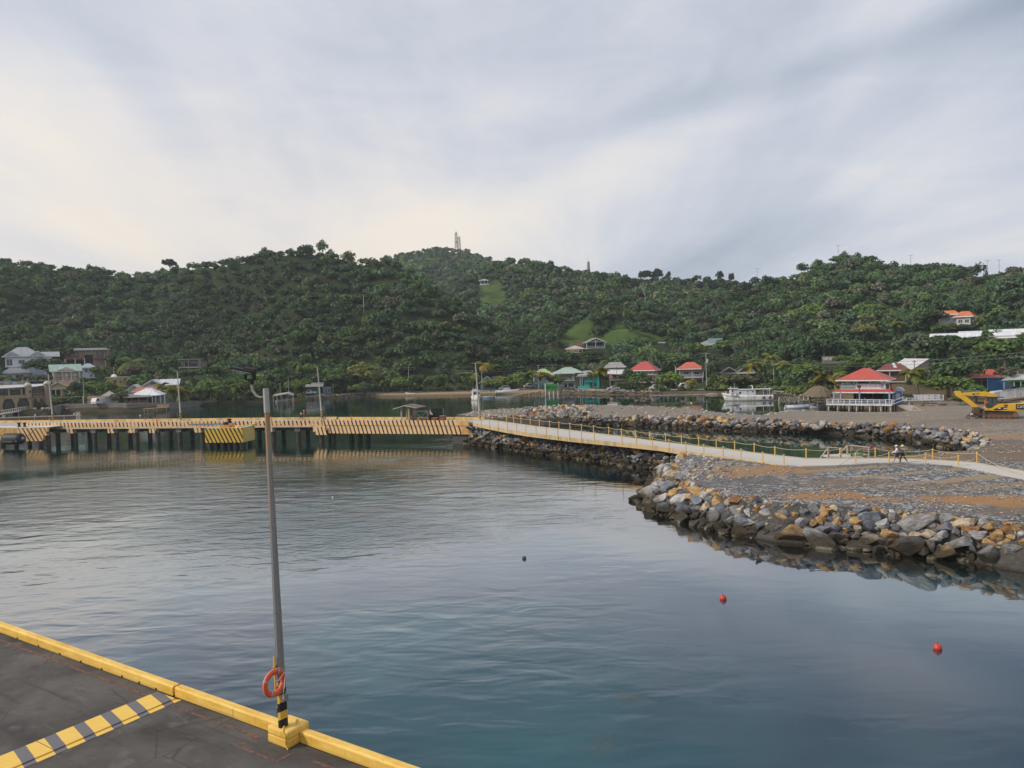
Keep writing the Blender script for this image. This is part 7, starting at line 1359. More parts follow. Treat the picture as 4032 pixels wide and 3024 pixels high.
ns_ = thing('sign_board', 'green no jumping sign with white letters hung on the platform rope', 'sign', PD(3374, 1797, P(3352,1802,2.58).y-.4), R(4)); m = MB(); m.box(-.65,0,0,.65,.04,.62); m.obj('board', M['paint'], ns_, (.02,.13,.045)); text('NO JUMPING', .20, (0,-.012,.30), (R(90),0,0), M['paint'], ns_, c=(.62,.70,.62)); text('ZONE', .17, (.02,-.012,.12), (R(90),0,0), M['paint'], ns_, c=(.55,.65,.55)); m = MB(); m.tube([(.09*math.cos(a),-.01,.50+.07*math.sin(a)) for a in [R(30*i) for i in range(13)]], .018, 5); m.obj('round_mark', M['paint'], ns_, (.62,.70,.62))
gp = thing('rope_post', 'yellow post standing in front of the green sign with a knotted rope', 'post', P(3368,1826,2.55), 0, 'yellow rope posts along the path'); m = MB(); m.tube([(0,0,-.2),(.02,0,1.0)], .06, 8); m.obj('shaft', M['paint'], gp, (.75,.43,.09)); m = MB(); m.tube([(.02,0,.5),(.1,-.05,.4),(.03,-.08,.2),(.0,-.05,.1)], .03, 5); m.obj('knotted_rope', M['fabric'], gp, (.5,.42,.24))
# ---------------------------------------------------------------- boats
def hull(L, Bm, H, draft=.35, sheer=.5, flare=.35, n=22, transom=.85, stem=.12):
    """outer skin + deck edge; bow towards -x"""
    m = MB(); rows = []
    for i in range(n+1):
        u = i/n; x = -L/2+L*u; w_ = Bm/2*(math.sin(min(1, u/.62)*math.pi/2)**.75)*(1-(1-transom)*max(0, (u-.62)/.38)**2); zt = H+sheer*max(0, (.55-u)/.55)**2
        wl = w_*(1-flare*max(0, (.7-u)/.7)); xs = x+(stem*L*(1-u)**2)*0
        rows.append([(x+stem*L*(1-u)**4, 0, -draft),(x+stem*L*.8*(1-u)**4, -wl*.75, -draft*.55),(x+stem*L*.5*(1-u)**4, -wl*.95, .12),(x, -w_, zt),(x, -w_+.08, zt),(x, w_-.08, zt),(x, w_, zt),(x+stem*L*.5*(1-u)**4, wl*.95, .12),(x+stem*L*.8*(1-u)**4, wl*.75, -draft*.55)])
    q = 9; vs = [v for r_ in rows for v in r_]; fs = []
    for i in range(n):
        for j_ in range(q):
            if j_ == 4: continue
            a, b_ = i*q+j_, i*q+(j_+1) % q; fs.append((a, a+q, b_+q, b_))
    fs.append(tuple(n*q+j_ for j_ in range(q))); m.add(vs, fs); return m, rows
kb = 212/F; wb = thing('fishing_boat', 'large white wooden fishing boat with long cabin and tyre fenders moored', 'boat', PD(2940, 1577, 212), -math.atan2(.31,1)*.8+R(6)); wb.location.z = 0
Lb = 13.6; m, rows = hull(Lb, 3.8, 1.55, .5, .75, .4, stem=.15); m.obj('hull', M['worn_paint'], wb, (.78,.77,.75), True)
m = MB(); 
for i in range(len(rows)-1):
    a, b_ = rows[i], rows[i+1]; m.add([(a[3][0],a[3][1]-.03,a[3][2]-.55),(b_[3][0],b_[3][1]-.03,b_[3][2]-.55),(b_[3][0],b_[3][1]-.05,b_[3][2]-.43),(a[3][0],a[3][1]-.05,a[3][2]-.43)], [(0,1,2,3)])
m.obj('rub_rail', M['paint'], wb, (.32,.34,.36)); m = MB()
for i in range(len(rows)-1):
    a, b_ = rows[i], rows[i+1]; m.add([(a[4][0],a[4][1],a[4][2]-.3),(b_[4][0],b_[4][1],b_[4][2]-.3),(b_[5][0],b_[5][1],b_[5][2]-.3),(a[5][0],a[5][1],a[5][2]-.3)], [(0,3,2,1)])
m.obj('deck', M['paint'], wb, (.6,.6,.58)); m = MB()
for i in range(len(rows)-1):
    a, b_ = rows[i], rows[i+1]; m.add([(a[2][0],a[2][1]*1.012,-.05),(b_[2][0],b_[2][1]*1.012,-.05),(b_[2][0],b_[2][1]*1.012-.004,.10),(a[2][0],a[2][1]*1.012-.004,.10)], [(0,1,2,3)])
m.obj('waterline_stripe', M['paint'], wb, (.10,.10,.10)); CW = (.72,.73,.75)
m = MB(); m.box(-4.1,-1.25,1.25,2.2,1.25,3.05); cb_ = m.obj('cabin', M['paint'], wb, CW); m = MB(); m.box(-4.4,-1.25,1.4,-2.7,1.25,3.35); m.obj('wheelhouse', M['paint'], wb, CW); m = MB(); m.box(-4.9,-1.5,3.36,-2.4,1.5,3.46); m.obj('wheelhouse_roof', M['paint'], wb, (.62,.63,.64)); m = MB(); m.box(-2.5,-1.45,3.06,6.6,1.45,3.16); m.obj('canopy', M['paint'], wb, (.70,.72,.74))
for x in (4.2, 5.9): 
    for y in (-1.35, 1.35): m = MB(); m.tube([(x,y,1.2),(x,y,3.06)], .05, 6); m.obj('canopy_post', M['paint'], wb, WHITE)
for x, z, w_, h_ in ((-1.9,1.95,.55,.55),(.1,2.35,.3,.28),(1.5,2.35,.35,.3),(-.05,1.85,.22,.22),(-3.9,2.6,.35,.5)): m = MB(); m.box(x-w_/2,-1.275,z,x+w_/2,-1.254,z+h_); m.obj('cabin_window', M['glass'], wb)
m = MB(); m.tube([(1.6,0,3.1),(1.6,0,4.0),(1.1,0,4.1)], .14, 8); m.obj('exhaust_stack', M['paint'], wb, WHITE); m = MB(); m.tube([(-3.2,0,3.4),(-3.2,0,4.7)], .04, 6); m.tube([(-4.2,.3,3.4),(-4.2,.3,4.0)], .08, 6); m.tube([(-5.6,0,1.9),(-5.5,0,2.6)], .1, 6); m.tube([(-6.2,.2,2.0),(-6.2,.2,2.5)],.05,6); m.obj('mast', M['paint'], wb, WHITE)
m = MB(); m.lathe([(.34,1.5),(.4,1.55),(.3,2.0),(.4,2.2),(.34,2.25)], (-3.1,-1.5,0), 10); m.obj('capstan', M['paint'], wb, (.6,.6,.6))
for x in (4.3, 5.9):
    m = MB(); V = []; Fq = []
    for i in range(18):
        for j_ in range(8): a = 2*math.pi*i/18; b_ = 2*math.pi*j_/8; V.append((x+(.26+.1*math.cos(b_))*math.cos(a), -1.82+.09*math.sin(b_), .82+(.26+.1*math.cos(b_))*math.sin(a))); Fq.append((i*8+j_, i*8+(j_+1) % 8, ((i+1) % 18)*8+(j_+1) % 8, ((i+1) % 18)*8+j_))
    m.add(V, Fq); m.obj('tyre', M['rubber'], wb, (.015,.015,.016), True); m = MB(); m.tube([(x,-1.85,1.15),(x,-1.7,1.6)], .025, 5); m.obj('tyre_rope', M['fabric'], wb, (.2,.2,.2))
def boat(label, px, py, Y, L, Bm, H, rz, c, inner=None, name='boat', cabin=None, motor=False, z=0.0):
    o = thing(name, label, 'boat', PD(px, py, Y), rz); o.location.z = z
    m, rows = hull(L, Bm, H, .3, H*.4, .3, n=16, transom=.8); m.obj('hull', M['paint'], o, c, True); m = MB()
    for i in range(len(rows)-1):
        a, b_ = rows[i], rows[i+1]; d_ = H*.55; m.add([(a[4][0],a[4][1],a[4][2]),(b_[4][0],b_[4][1],b_[4][2]),(b_[4][0],b_[4][1]*.85,b_[4][2]-d_),(a[4][0],a[4][1]*.85,a[4][2]-d_),(a[5][0],a[5][1],a[5][2]),(b_[5][0],b_[5][1],b_[5][2]),(b_[5][0],b_[5][1]*.85,b_[5][2]-d_),(a[5][0],a[5][1]*.85,a[5][2]-d_)], [(0,1,2,3),(4,7,6,5),(3,2,6,7)])
    m.obj('inside', M['paint'], o, inner or tuple(q*.8 for q in c)); m = MB()
    for t_ in (.35, .6, .82): x = -L/2+L*t_; m.box(x-.15,-Bm*.36,H*.62,x+.15,Bm*.36,H*.70)
    m.obj('thwarts', M['paint'], o, tuple(q*.9 for q in (inner or c)))
    if motor: m = MB(); m.box(L/2+.02,-.2,H*.5,L/2+.45,.2,H+.55); m.box(L/2+.15,-.07,-.5,L/2+.35,.07,H*.5); m.obj('outboard_motor', M['dark'], o, bevel=.05)
    return o
boat('open white skiff with blue inside and an outboard by the broken jetty', 3148, 1614, 180, 6.8, 2.0, .8, R(174), (.74,.75,.77), (.10,.30,.62), motor=True)
boat('small grey skiff moored beside the bar platform', 3216, 1616, 178, 4.2, 1.5, .6, R(4), (.55,.56,.58))
boat('small pale blue dinghy drifting beside the moored white launch', 1923, 1572, 262, 3.8, 1.4, .5, R(182), (.44,.55,.66))
boat('white rowing boat pulled up at the left end of the beach', 1617, 1551, 290, 4.4, 1.4, .7, R(-20), (.62,.60,.58), z=.35)
sp_ = boat('long white speedboat with a sleek cabin lying on the beach', 1998, 1546, 282, 9.0, 2.3, 1.0, R(186), (.74,.74,.75), z=.5)
m = MB(); m.xprism([(-1.8,1.0),(1.9,.95),(1.2,1.25),(.3,1.7),(-.4,1.72),(-1.2,1.2)], -.7, .7); m.obj('cuddy', M['paint'], sp_, (.72,.72,.74))
lb_ = thing('launch', 'white cabin launch moored bow-on with two front windows and a mast', 'boat', PD(1875, 1578, 252), R(98)); lb_.location.z = 0; m, rows = hull(7.0, 3.0, 1.25, .4, .55, .25, transom=.9); m.obj('hull', M['paint'], lb_, (.72,.70,.64), True); m = MB(); m.box(-1.9,-1.15,.9,2.6,1.15,2.75); m.obj('cabin', M['paint'], lb_, (.72,.72,.71)); m = MB(); m.box(-2.2,-1.3,2.76,2.8,1.3,2.9); m.obj('cabin_roof', M['paint'], lb_, (.66,.66,.66))
for y in (-.6, .6): m = MB(); m.box(-1.93,y-.38,1.9,-1.903,y+.38,2.5); m.obj('cabin_window', M['glass'], lb_)
m = MB(); m.tube([(0,0,2.8),(0,0,5.0)], .05, 6); m.tube([(1.2,.8,2.8),(1.2,.8,4.2)], .04, 6); m.tube([(1.6,-.9,2.8),(1.6,-.9,3.9)], .04, 6); m.box(.6,-.9,2.9,2.4,.9,3.4); m.obj('mast', M['paint'], lb_, (.6,.58,.55)); m = MB(); m.lathe([(.05,-.2),(.3,-.1),(.3,.1),(.05,.2)], (-2.9,-.3,1.0), 10, axis='x'); m.obj('bow_fender', M['dark'], lb_)
wr = thing('wrecked_boat', 'overturned weathered boat on the bank left of the fishing boat', 'boat', PD(2803, 1560, 243), R(-10)); m = MB(); m.lathe([(.05,-2.6),(.5,-1.8),(.75,0),(.6,1.6),(.1,2.5)], n=12, axis='x'); o = m.obj('hull', M['wood'], wr, (.30,.26,.22), True); o.location.z = .3
by = thing('hull_on_land', 'grey stained boat hull propped up behind the excavator', 'boat', PD(3990, 1600, 150), R(-8)); by.location.z = 2.0; m = MB(); m.xprism([(-4.2,1.0),(6,1.9),(6,3.6),(-3.6,2.6),(-4.4,2.2)], -1, 1.2); m.obj('hull', M['worn_paint'], by, (.50,.50,.52)); m = MB(); m.beam((-3,0,.4),(6,0,1.5),.3,.25); m.beam((-2,0,-.5),(-2,0,1.2),.25,.25); m.beam((3,0,-.5),(3,0,1.6),.25,.25); m.obj('cradle', M['wood'], by, (.14,.10,.08)); m = MB(); m.beam((-2.5,-1.05,2.85),(6,-1.05,3.75),.12,.12); m.obj('gunwale', M['dark'], by)
# small jetties on the far side
p0 = P(2563,1574,0); dj = thing('jetty', 'long rickety timber jetty on thin posts left of the fishing boat', 'jetty', (p0.x, p0.y, 0), R(3)); Lj = 18.0; m = MB(); m.box(0,0,.95,Lj,1.3,1.1); m.box(0,-.1,1.25,Lj*.5,.0,1.4); m.obj('jetty_deck', M['wood'], dj, (.40,.36,.31))
for i in range(15): m = MB(); x = .2+(Lj-.5)*i/14; m.tube([(x,rnd.uniform(0,1.2),-1.2),(x+rnd.uniform(-.1,.1),.1,1.0+.6*(i % 3 == 0))], .09, 6); m.obj('jetty_post', M['wood'], dj, (.36,.33,.29))
p0 = P(3062,1588,0); bj = thing('jetty', 'broken jetty with leaning planks between the fishing boat and the bar', 'jetty', (p0.x, p0.y, 0), R(4)); m = MB()
for i in range(9): x = .6+i*.62; m.beam((x,0,1.7+rnd.uniform(-.2,.2)),(x+.7,-.9,.25),.36,.07)
m.obj('fallen_planks', M['wood'], bj, (.36,.33,.30))
for x, h_, l_ in ((0,1.6,.3),(.5,1.7,0),(2.9,1.2,0),(5.3,1.5,.3),(6.8,2.3,0),(8.0,2.4,0),(10.6,2.2,0)): m = MB(); m.tube([(x,-.3,-1),(x+l_,-.3,h_)], .15, 7); m.obj('jetty_post', M['wood'], bj, (.50,.46,.38))
m = MB(); m.box(6.6,.4,1.9,12.5,1.6,2.05); m.box(6.0,-1.2,.55,11.6,-.2,.68); m.obj('jetty_deck', M['wood'], bj, (.38,.34,.29))
rb = thing('ruined_jetty', 'collapsed concrete and rubble jetty reaching out from the beach', 'jetty', PD(2066, 1562, 266), R(12)); rb.location.z = 0; m = MB()
for i in range(9): x = -4.2+i*1.15; m.beam((x,rnd.uniform(-.3,.3),.35+.12*i),(x+1.4,rnd.uniform(-.3,.3),.5+.14*i+rnd.uniform(-.1,.1)),1.3,.22)
m.obj('broken_slab', M['concrete'], rb, (.36,.31,.25)); m = MB()
for i in range(14): x = -4+i*.75; m.tube([(x,rnd.uniform(-.6,.2),-.8),(x+rnd.uniform(-.3,.3),rnd.uniform(-.4,.2),.4+.1*i)], .12, 6)
m.obj('stumps', M['wood'], rb, (.26,.17,.12))
gs = thing('sign_board', 'green hoarding with dark graffiti letters on white piles in the water', 'sign', (P(2172,1556,0).x, P(2172,1556,0).y, 0), -.04); kg = P(2172,1556,0).y/F
for x in (-24,-9,8,25): m = MB(); m.tube([(x*kg,0,-1.5),(x*kg,0,(20 if abs(x) < 20 else 47)*kg)], .2, 8); m.obj('pile', M['paint'], gs, (.70,.69,.64))
m = MB(); m.box(-22*kg,-.25,18*kg,26*kg,-.05,44*kg); m.obj('panel', M['paint'], gs, (.045,.28,.06)); text('OFFSAY', 1.75, (1*kg,-.28,30*kg), (R(90),0,R(0)), M['paint'], gs, c=(.012,.05,.02), sx=.62); text('RISLILE', .75, (-4*kg,-.1,47.5*kg), (R(90),0,0), M['paint'], gs, c=(.72,.72,.70)); m = MB(); m.lathe([(.01,-.02),(.42,-.02),(.42,0),(.01,0)], (-16*kg,-.27,31*kg), 14, axis='y'); m.obj('round_mark', M['paint'], gs, (.012,.03,.02))
bh = thing('boathouse', 'tumbledown tin roofed boat shelter over the water with small boats', 'boathouse', (P(1112,1584,0).x, P(1112,1584,0).y, 0), .1); kh = P(1112,1584,0).y/F
for x, y in ((-34,0),(-18,-10),(0,-6),(18,-4),(38,0),(44,-6)): m = MB(); m.tube([(x*kh,y*kh,-1),(x*kh,y*kh,(28 if x > -30 else 22)*kh)], .13, 7); m.obj('shelter_post', M['wood'], bh, (.42,.39,.34))
m = MB(); m.add([(x*kh,y*kh,z*kh) for x,y,z in [(-36,-10,26),(22,-10,34),(26,24,40),(-34,24,32),(42,-8,27),(44,24,30),(-36,-10,24.5),(22,-10,32.5),(26,24,38.5),(-34,24,30.5),(42,-8,25.5),(44,24,28.5)]], [(0,1,2,3),(1,4,5,2),(9,8,7,6),(8,11,10,7),(0,6,7,1),(1,7,10,4),(0,3,9,6)]); m.obj('tin_roof', M['roof'], bh, (.36,.33,.31)); m = MB(); m.box(-24*kh,-8*kh,6*kh,16*kh,6*kh,8*kh); m.box(14*kh,6*kh,10*kh,44*kh,16*kh,11*kh); m.obj('landing', M['wood'], bh, (.38,.35,.30))
boat('grey skiff hauled under the tin roofed boat shelter', 1110, 1583, 270, 4.6, 1.6, .7, R(186), (.42,.42,.42))
# buoys and floating weed
for px, py, r_, c_, lb in ((2847,2360,.20,(.55,.05,.03),'red buoy floating in the middle of the near water'),(3692,2556,.20,(.55,.05,.03),'red buoy floating at the lower right of the water'),(2064,2200,.15,(.06,.06,.065),'small dark buoy with a pale top left of the red buoys'),(1309,1960,.09,(.7,.7,.7),'tiny white buoy floating beyond the lamp post'),(2722,1588,.2,(.8,.8,.78),'white mooring float before the rickety jetty'),(552,1637,.2,(.75,.75,.75),'white float on the water by the jetty house')):
    p = P(px, py, 0); o = thing('buoy', lb, 'buoy', p); m = MB(); m.lathe([(.1*r_,-.7*r_)]+[(r_*math.cos(a), r_*.35+r_*math.sin(a)) for a in [R(-80+16*i) for i in range(11)]]+[(.02,r_*1.36)], n=18); m.obj('float', M['clean_paint'], o, c_, True); m = MB(); m.tube([(0,0,r_*1.2),(0,0,r_*1.55)], r_*.14, 6); m.obj('eye', M['rubber'], o, (.05,.05,.05) if r_ > .16 else (.7,.7,.68))
V = []; 
for cx, cy, n_, sx, sy in ((2390,2330,420,190,60),(2310,2440,80,60,20),(2480,2750,420,90,40),(2370,2930,420,90,60),(2620,2570,120,70,40),(2750,2270,120,120,40),(700,2420,220,260,60),(1500,2560,60,90,40),(150,2330,150,130,30),(2640,2640,60,60,25),(2150,2880,80,70,25)):
    for _ in range(n_):
        p = P(cx+rnd.gauss(0, sx*.5), cy+rnd.gauss(0, sy*.5), .006); s = rnd.uniform(.012, .04)*(1 if cy > 2500 else 1.0); a = rnd.uniform(0, 3.14); ca, sa = math.cos(a)*s, math.sin(a)*s*.6; V.append([(p.x-ca,p.y-sa,p.z),(p.x+sa,p.y-ca*.5,p.z),(p.x+ca,p.y+sa,p.z),(p.x-sa,p.y+ca*.5,p.z)])
V = np.array(V); o = bpy.data.objects.new('floating_seaweed', np_mesh('floating_seaweed', V.reshape(-1,3), np.arange(len(V)*4).reshape(-1,4), M['rock_mass'], fcol=np.tile(np.array([.13,.105,.07]), (len(V),1)))); o.data.materials.clear(); t = NT('seaweed'); M['weed'] = t.bsdf((.15,.135,.105), .8); o.data.materials.append(M['weed']); link(o); tag(o, 'brown scraps of weed drifting on the near water', 'seaweed', kind='stuff')
# ---------------------------------------------------------------- excavator, motorcycle, letter
ex = thing('excavator', 'yellow tracked excavator with folded boom parked on the gravel pad', 'excavator', PL(3926,1645), -math.atan2(.62,1)*.55-R(4)); Y2 = (.72,.41,.03); RU = (.15,.075,.04)
ke = PL(3940,1645).y/F; ex.scale = (.94, 1, 1)
def ez(x, z): return (x*ke, z*ke)
for y in (-1.25, 1.25):
    tr_ = MB(); pts = [(-62,4),(-55,0),(52,0),(66,6),(70,16),(62,27),(-58,23),(-68,14)]
    tr_.xprism([(x*ke, z*ke) for x, z in pts], y-.38, y+.38); o = tr_.obj('track', M['rubber'], ex, (.045,.03,.025), bevel=.04); m = MB(); m.xprism([(x*ke, z*ke) for x, z in [(-54,5),(52,5),(56,16),(-50,18)]], y-.42, y+.42); m.obj('track_frame', M['worn_paint'], o, RU); m = MB()
    for x in (-56,-36,-18,0,18,36): m.lathe([(.05,-.45),(.26,-.45),(.26,.45),(.05,.45)], (x*ke,y,7*ke), 12, axis='y')
    m.obj('track_rollers', M['worn_paint'], o, (.19,.09,.045)); m = MB(); m.lathe([(.05,-.46),(.42,-.46),(.42,.46),(.05,.46)], (58*ke,y,14*ke), 16, axis='y'); m.lathe([(.05,-.48),(.18,-.48),(.18,.48),(.05,.48)], (58*ke,y,14*ke), 10, axis='y'); m.obj('sprocket', M['worn_paint'], o, (.24,.12,.05)); m = MB()
    for i in range(26): x = -58+i*4.8; m.box(x*ke-.05,y-.41,-.035,x*ke+.05,y+.41,.0)
    for i in range(24): x = -56+i*5.0; m.box(x*ke-.05,y-.41,24.8*ke,x*ke+.05,y+.41,26.4*ke)
    m.obj('track_shoes', M['rubber'], o, (.05,.035,.03))
m = MB(); m.box(-26*ke,-.9,18*ke,30*ke,.9,31*ke); m.obj('undercarriage', M['dark'], ex)
m = MB(); m.xprism([(x*ke,z*ke) for x,z in [(-46,31),(70,27),(76,34),(76,56),(58,59),(2,58),(-14,50),(-22,44),(-46,42)]], -1.45, 1.45); m.obj('upper_body', M['clean_paint'], ex, Y2, bevel=.06)
m = MB(); m.xprism([(x*ke,z*ke) for x,z in [(28,30),(98,32),(104,42),(104,60),(96,63),(30,59)]], -1.5, 1.5); m.obj('counterweight', M['clean_paint'], ex, Y2, bevel=.12)
m = MB(); m.xprism([(x*ke,z*ke) for x,z in [(-22,36),(2,44),(28,45),(28,36),(-10,33)]], -1.53, -1.50); m.obj('side_stripe', M['dark'], ex); m = MB(); m.box(-4*ke,-1.555,38*ke,6*ke,-1.533,43*ke); m.obj('model_plate', M['paint'], ex, (.62,.58,.46)); m = MB(); m.box(16*ke,-1.555,37*ke,28*ke,-1.533,41*ke); m.obj('side_plate', M['paint'], ex, (.62,.58,.46)); m = MB(); m.box(18*ke,-1.54,48*ke,31*ke,-1.50,55*ke); m.obj('vent', M['worn_paint'], ex, (.13,.055,.03))
m = MB(); m.box(8*ke,-1.2,59*ke,86*ke,1.2,63*ke); m.obj('engine_cover', M['dark'], ex); m = MB(); m.beam((10*ke,-1.25,66*ke),(96*ke,-1.25,70*ke),.05,.05); m.beam((96*ke,-1.25,60*ke),(96*ke,-1.25,70*ke),.05,.05); m.obj('handrail', M['steel'], ex)
m = MB(); m.xprism([(x*ke,z*ke) for x,z in [(-44,42),(-44,76),(-34,81),(-8,81),(-6,60),(-14,52),(-24,44)]], -1.42, -.35); cb2 = m.obj('cab', M['cab_glass'], ex); m = MB()
for a_, b_ in (((-44,42),(-44,78)),((-44,78),(-34,82)),((-34,82),(-7,82)),((-7,82),(-6,58)),((-24,60),(-24,82)),((-44,43),(-24,44))): m.beam((a_[0]*ke,-1.44,a_[1]*ke),(b_[0]*ke,-1.44,b_[1]*ke),.10,.10)
m.obj('cab_frame', M['dark'], cb2); m = MB(); m.box(-44*ke,-1.45,82*ke,20*ke,-.3,84*ke); m.obj('cab_roof', M['dark'], ex)
m = MB(); m.xprism([(x*ke,z*ke) for x,z in [(-6,56),(-4,66),(6,80),(-6,92),(-26,100),(-40,104),(-118,100),(-134,95),(-134,90),(-116,89),(-60,86),(-34,84),(-20,72),(-14,56)]], -.05, .6); m.obj('boom', M['clean_paint'], ex, Y2, bevel=.03)
m = MB(); m.xprism([(x*ke,z*ke) for x,z in [(-92,94),(-82,90),(-66,97),(-64,99),(-84,98)]], -.10, -.055); m.obj('boom_decal', M['dark'], ex); m = MB(); m.box(-82*ke,-.13,91*ke,-72*ke,-.102,97*ke); m.obj('decal_plate', M['paint'], ex, (.68,.66,.60)); text('CAT', .20, (-77*ke,-.14,94*ke), (R(90),0,0), M['dark'], ex)
m = MB(); m.xprism([(x*ke,z*ke) for x,z in [(-158,106),(-136,107),(-118,90),(-66,44),(-78,41),(-92,44),(-132,76),(-152,88)]], .0, .5); m.obj('stick', M['clean_paint'], ex, Y2, bevel=.03); m = MB(); m.tube([(-60*ke,.28,105*ke),(-118*ke,.28,106*ke)], .10, 8); m.tube([(-118*ke,.28,106*ke),(-156*ke,.28,107*ke)], .06, 8); m.obj('stick_cylinder', M['steel'], ex); m = MB(); m.tube([(-30*ke,-.2,52*ke),(-42*ke,-.2,88*ke)], .1, 8); m.obj('boom_cylinder', M['steel'], ex)
m = MB(); m.xprism([(x*ke,z*ke) for x,z in [(-86,40),(-64,42),(-56,34),(-58,20),(-70,4),(-84,8),(-92,24)]], -.55, .95); m.obj('bucket', M['worn_paint'], ex, (.12,.05,.022), bevel=.06); m = MB(); m.xprism([(x*ke,z*ke) for x,z in [(-66,38),(-50,36),(-50,12),(-66,10)]], -.7, .8); m.obj('bucket_mouth', M['dark'], ex)
m = MB(); m.box(60*ke,-1.545,36*ke,96*ke,-1.502,56*ke); m.obj('logo_plate', M['dark'], ex); text('CAT', .62, (78*ke,-1.555,46*ke), (R(90),0,0), M['paint'], ex, c=(.8,.8,.8), ext=.01)
pl_ = thing('letter_sign', 'big orange red letter P standing in front of the excavator cab', 'sign', ex.matrix_basis @ Vector((-50*ke,-2.0,0)), ex.rotation_euler.z); text('P', 1.15, (0,0,60*ke), (R(90),0,0), M['paint'], pl_, 'letter', .05, c=(.75,.13,.03)); m = MB(); m.box(-.3,.0,0,-.22,.08,52*ke); m.obj('stake', M['steel'], pl_)
mc = thing('motorcycle', 'small dark motorcycle with a white tank parked by the bucket', 'motorcycle', ex.matrix_basis @ Vector((-98*ke,-1.9,0)), ex.rotation_euler.z+R(6))
for x in (-.62,.62):
    m = MB(); V = []; Fq = []
    for i in range(20):
        for j_ in range(6): a = 2*math.pi*i/20; b_ = 2*math.pi*j_/6; V.append((x+(.27+.055*math.cos(b_))*math.cos(a), .05*math.sin(b_), .32+(.27+.055*math.cos(b_))*math.sin(a))); Fq.append((i*6+j_, i*6+(j_+1) % 6, ((i+1) % 20)*6+(j_+1) % 6, ((i+1) % 20)*6+j_))
    m.add(V, Fq); w_ = m.obj('wheel', M['rubber'], mc, (.02,.02,.02), True); m = MB()
    for i in range(6): a = math.pi*i/6; m.beam((x-.26*math.cos(a),0,.32-.26*math.sin(a)),(x+.26*math.cos(a),0,.32+.26*math.sin(a)),.015,.015)
    m.obj('spokes', M['steel'], w_)
m = MB(); m.beam((-.62,0,.32),(-.38,0,.95),.05,.06); m.beam((-.38,0,.9),(-.35,-.32,1.0),.03,.03); m.beam((-.38,0,.9),(-.35,.32,1.0),.03,.03); m.beam((-.4,0,.75),(.1,0,.35),.06,.06); m.beam((.1,0,.35),(.62,0,.32),.05,.06); m.beam((.1,0,.7),(.75,0,.72),.06,.06); m.box(-.15,-.12,.3,.2,.12,.58); m.obj('frame', M['dark'], mc); m = MB(); m.box(-.33,-.13,.66,.1,.13,.86); m.obj('tank', M['clean_paint'], mc, (.72,.72,.72), bevel=.05); m = MB(); m.box(.08,-.12,.74,.75,.12,.84); m.obj('seat', M['dark'], mc, bevel=.03)
# ---------------------------------------------------------------- vehicles
def car(label, p, rz, c, kind='suv', cat='car', name='parked_car'):
    o = thing(name, label, cat, p, rz)
    pr = {'suv': [(-2.2,.35),(2.2,.35),(2.2,.95),(1.95,1.05),(1.6,1.68),(-.7,1.70),(-1.25,1.10),(-2.15,.95)], 'pickup': [(-2.5,.4),(2.5,.4),(2.5,1.05),(.55,1.05),(.45,1.75),(-.85,1.75),(-1.4,1.12),(-2.4,1.0)], 'van': [(-2.6,.4),(2.6,.4),(2.6,2.2),(-1.9,2.25),(-2.3,1.5),(-2.6,1.1)], 'sedan': [(-2.2,.35),(2.2,.35),(2.2,.9),(1.5,.98),(.9,1.42),(-.5,1.42),(-1.15,.95),(-2.15,.8)]}[kind]
    m = MB(); m.xprism(pr, -.85, .85); m.obj('body', M['clean_paint'], o, c, bevel=.06)
    gw = {'suv': [(-1.1,1.12),(1.75,1.12),(1.5,1.6),(-.65,1.62)], 'pickup': [(-1.25,1.15),(.4,1.15),(.38,1.66),(-.8,1.66)], 'van': [(-2.25,1.35),(-.8,1.35),(-.8,2.0),(-1.95,2.0)], 'sedan': [(-1.05,.98),(1.35,.98),(.85,1.36),(-.45,1.36)]}[kind]
    m = MB(); m.xprism(gw, -.862, .862); m.obj('side_window', M['glass'], o)
    for x in (-1.4, 1.4):
        for y in (-.8, .8):
            m = MB(); m.lathe([(.05,-.11),(.33,-.11),(.33,.11),(.05,.11)], (x,y,.34), 14, axis='y'); w_ = m.obj('wheel', M['rubber'], o, (.02,.02,.02)); m = MB(); m.lathe([(.02,-.12),(.18,-.12),(.18,.12),(.02,.12)], (x,y,.34), 10, axis='y'); m.obj('rim', M['steel'], w_)
    return o
def G(px, py, Y): p = PD(px, py, Y); p.z = max(tz(p.x, p.y), p.z-.6)+.02; return p
def onroad(px, off): 
    u = col_u(px); Y = float(shore(u))+off; return Vector((u*Y, Y, tz(u*Y, Y)+.04))
car('white pickup truck standing in front of the small teal house', PD(1219,1553,295), R(4), (.72,.73,.75), 'pickup', 'pickup truck', 'parked_truck')
car('white four wheel drive parked beside the palm on the shore road', onroad(1982, 13.5), R(8), (.66,.66,.66), 'suv')
car('white pickup truck parked behind the stacked jetty slabs on the shore road', onroad(2084, 14.5), R(6), (.74,.74,.74), 'pickup', 'pickup truck', 'parked_truck')
car('silver saloon car parked by the pink house', onroad(2412, 14), R(4), (.45,.45,.47), 'sedan')
car('white car parked below the red roofed pink house', onroad(2578, 15), R(-2), (.60,.61,.62), 'suv')
car('silver car nosing out behind the white car by the red roof', onroad(2596, 18), R(-4), (.48,.50,.52), 'sedan')
car('white delivery van on the road below the orange red roof', onroad(2700, 13.5), R(3), (.66,.65,.60), 'van', 'van', 'delivery_van')
car('white minibus parked between the pink wall and the tin shed', PD(388,1594,243), R(84), (.70,.70,.72), 'van', 'minibus', 'minibus')
car('dark green car half hidden by shrubs behind the fishing boat', onroad(3020, 14), R(4), (.10,.13,.10), 'sedan')
car('black car under the lime green porch', PD(3985,1546,176), R(2), (.015,.02,.03), 'sedan')
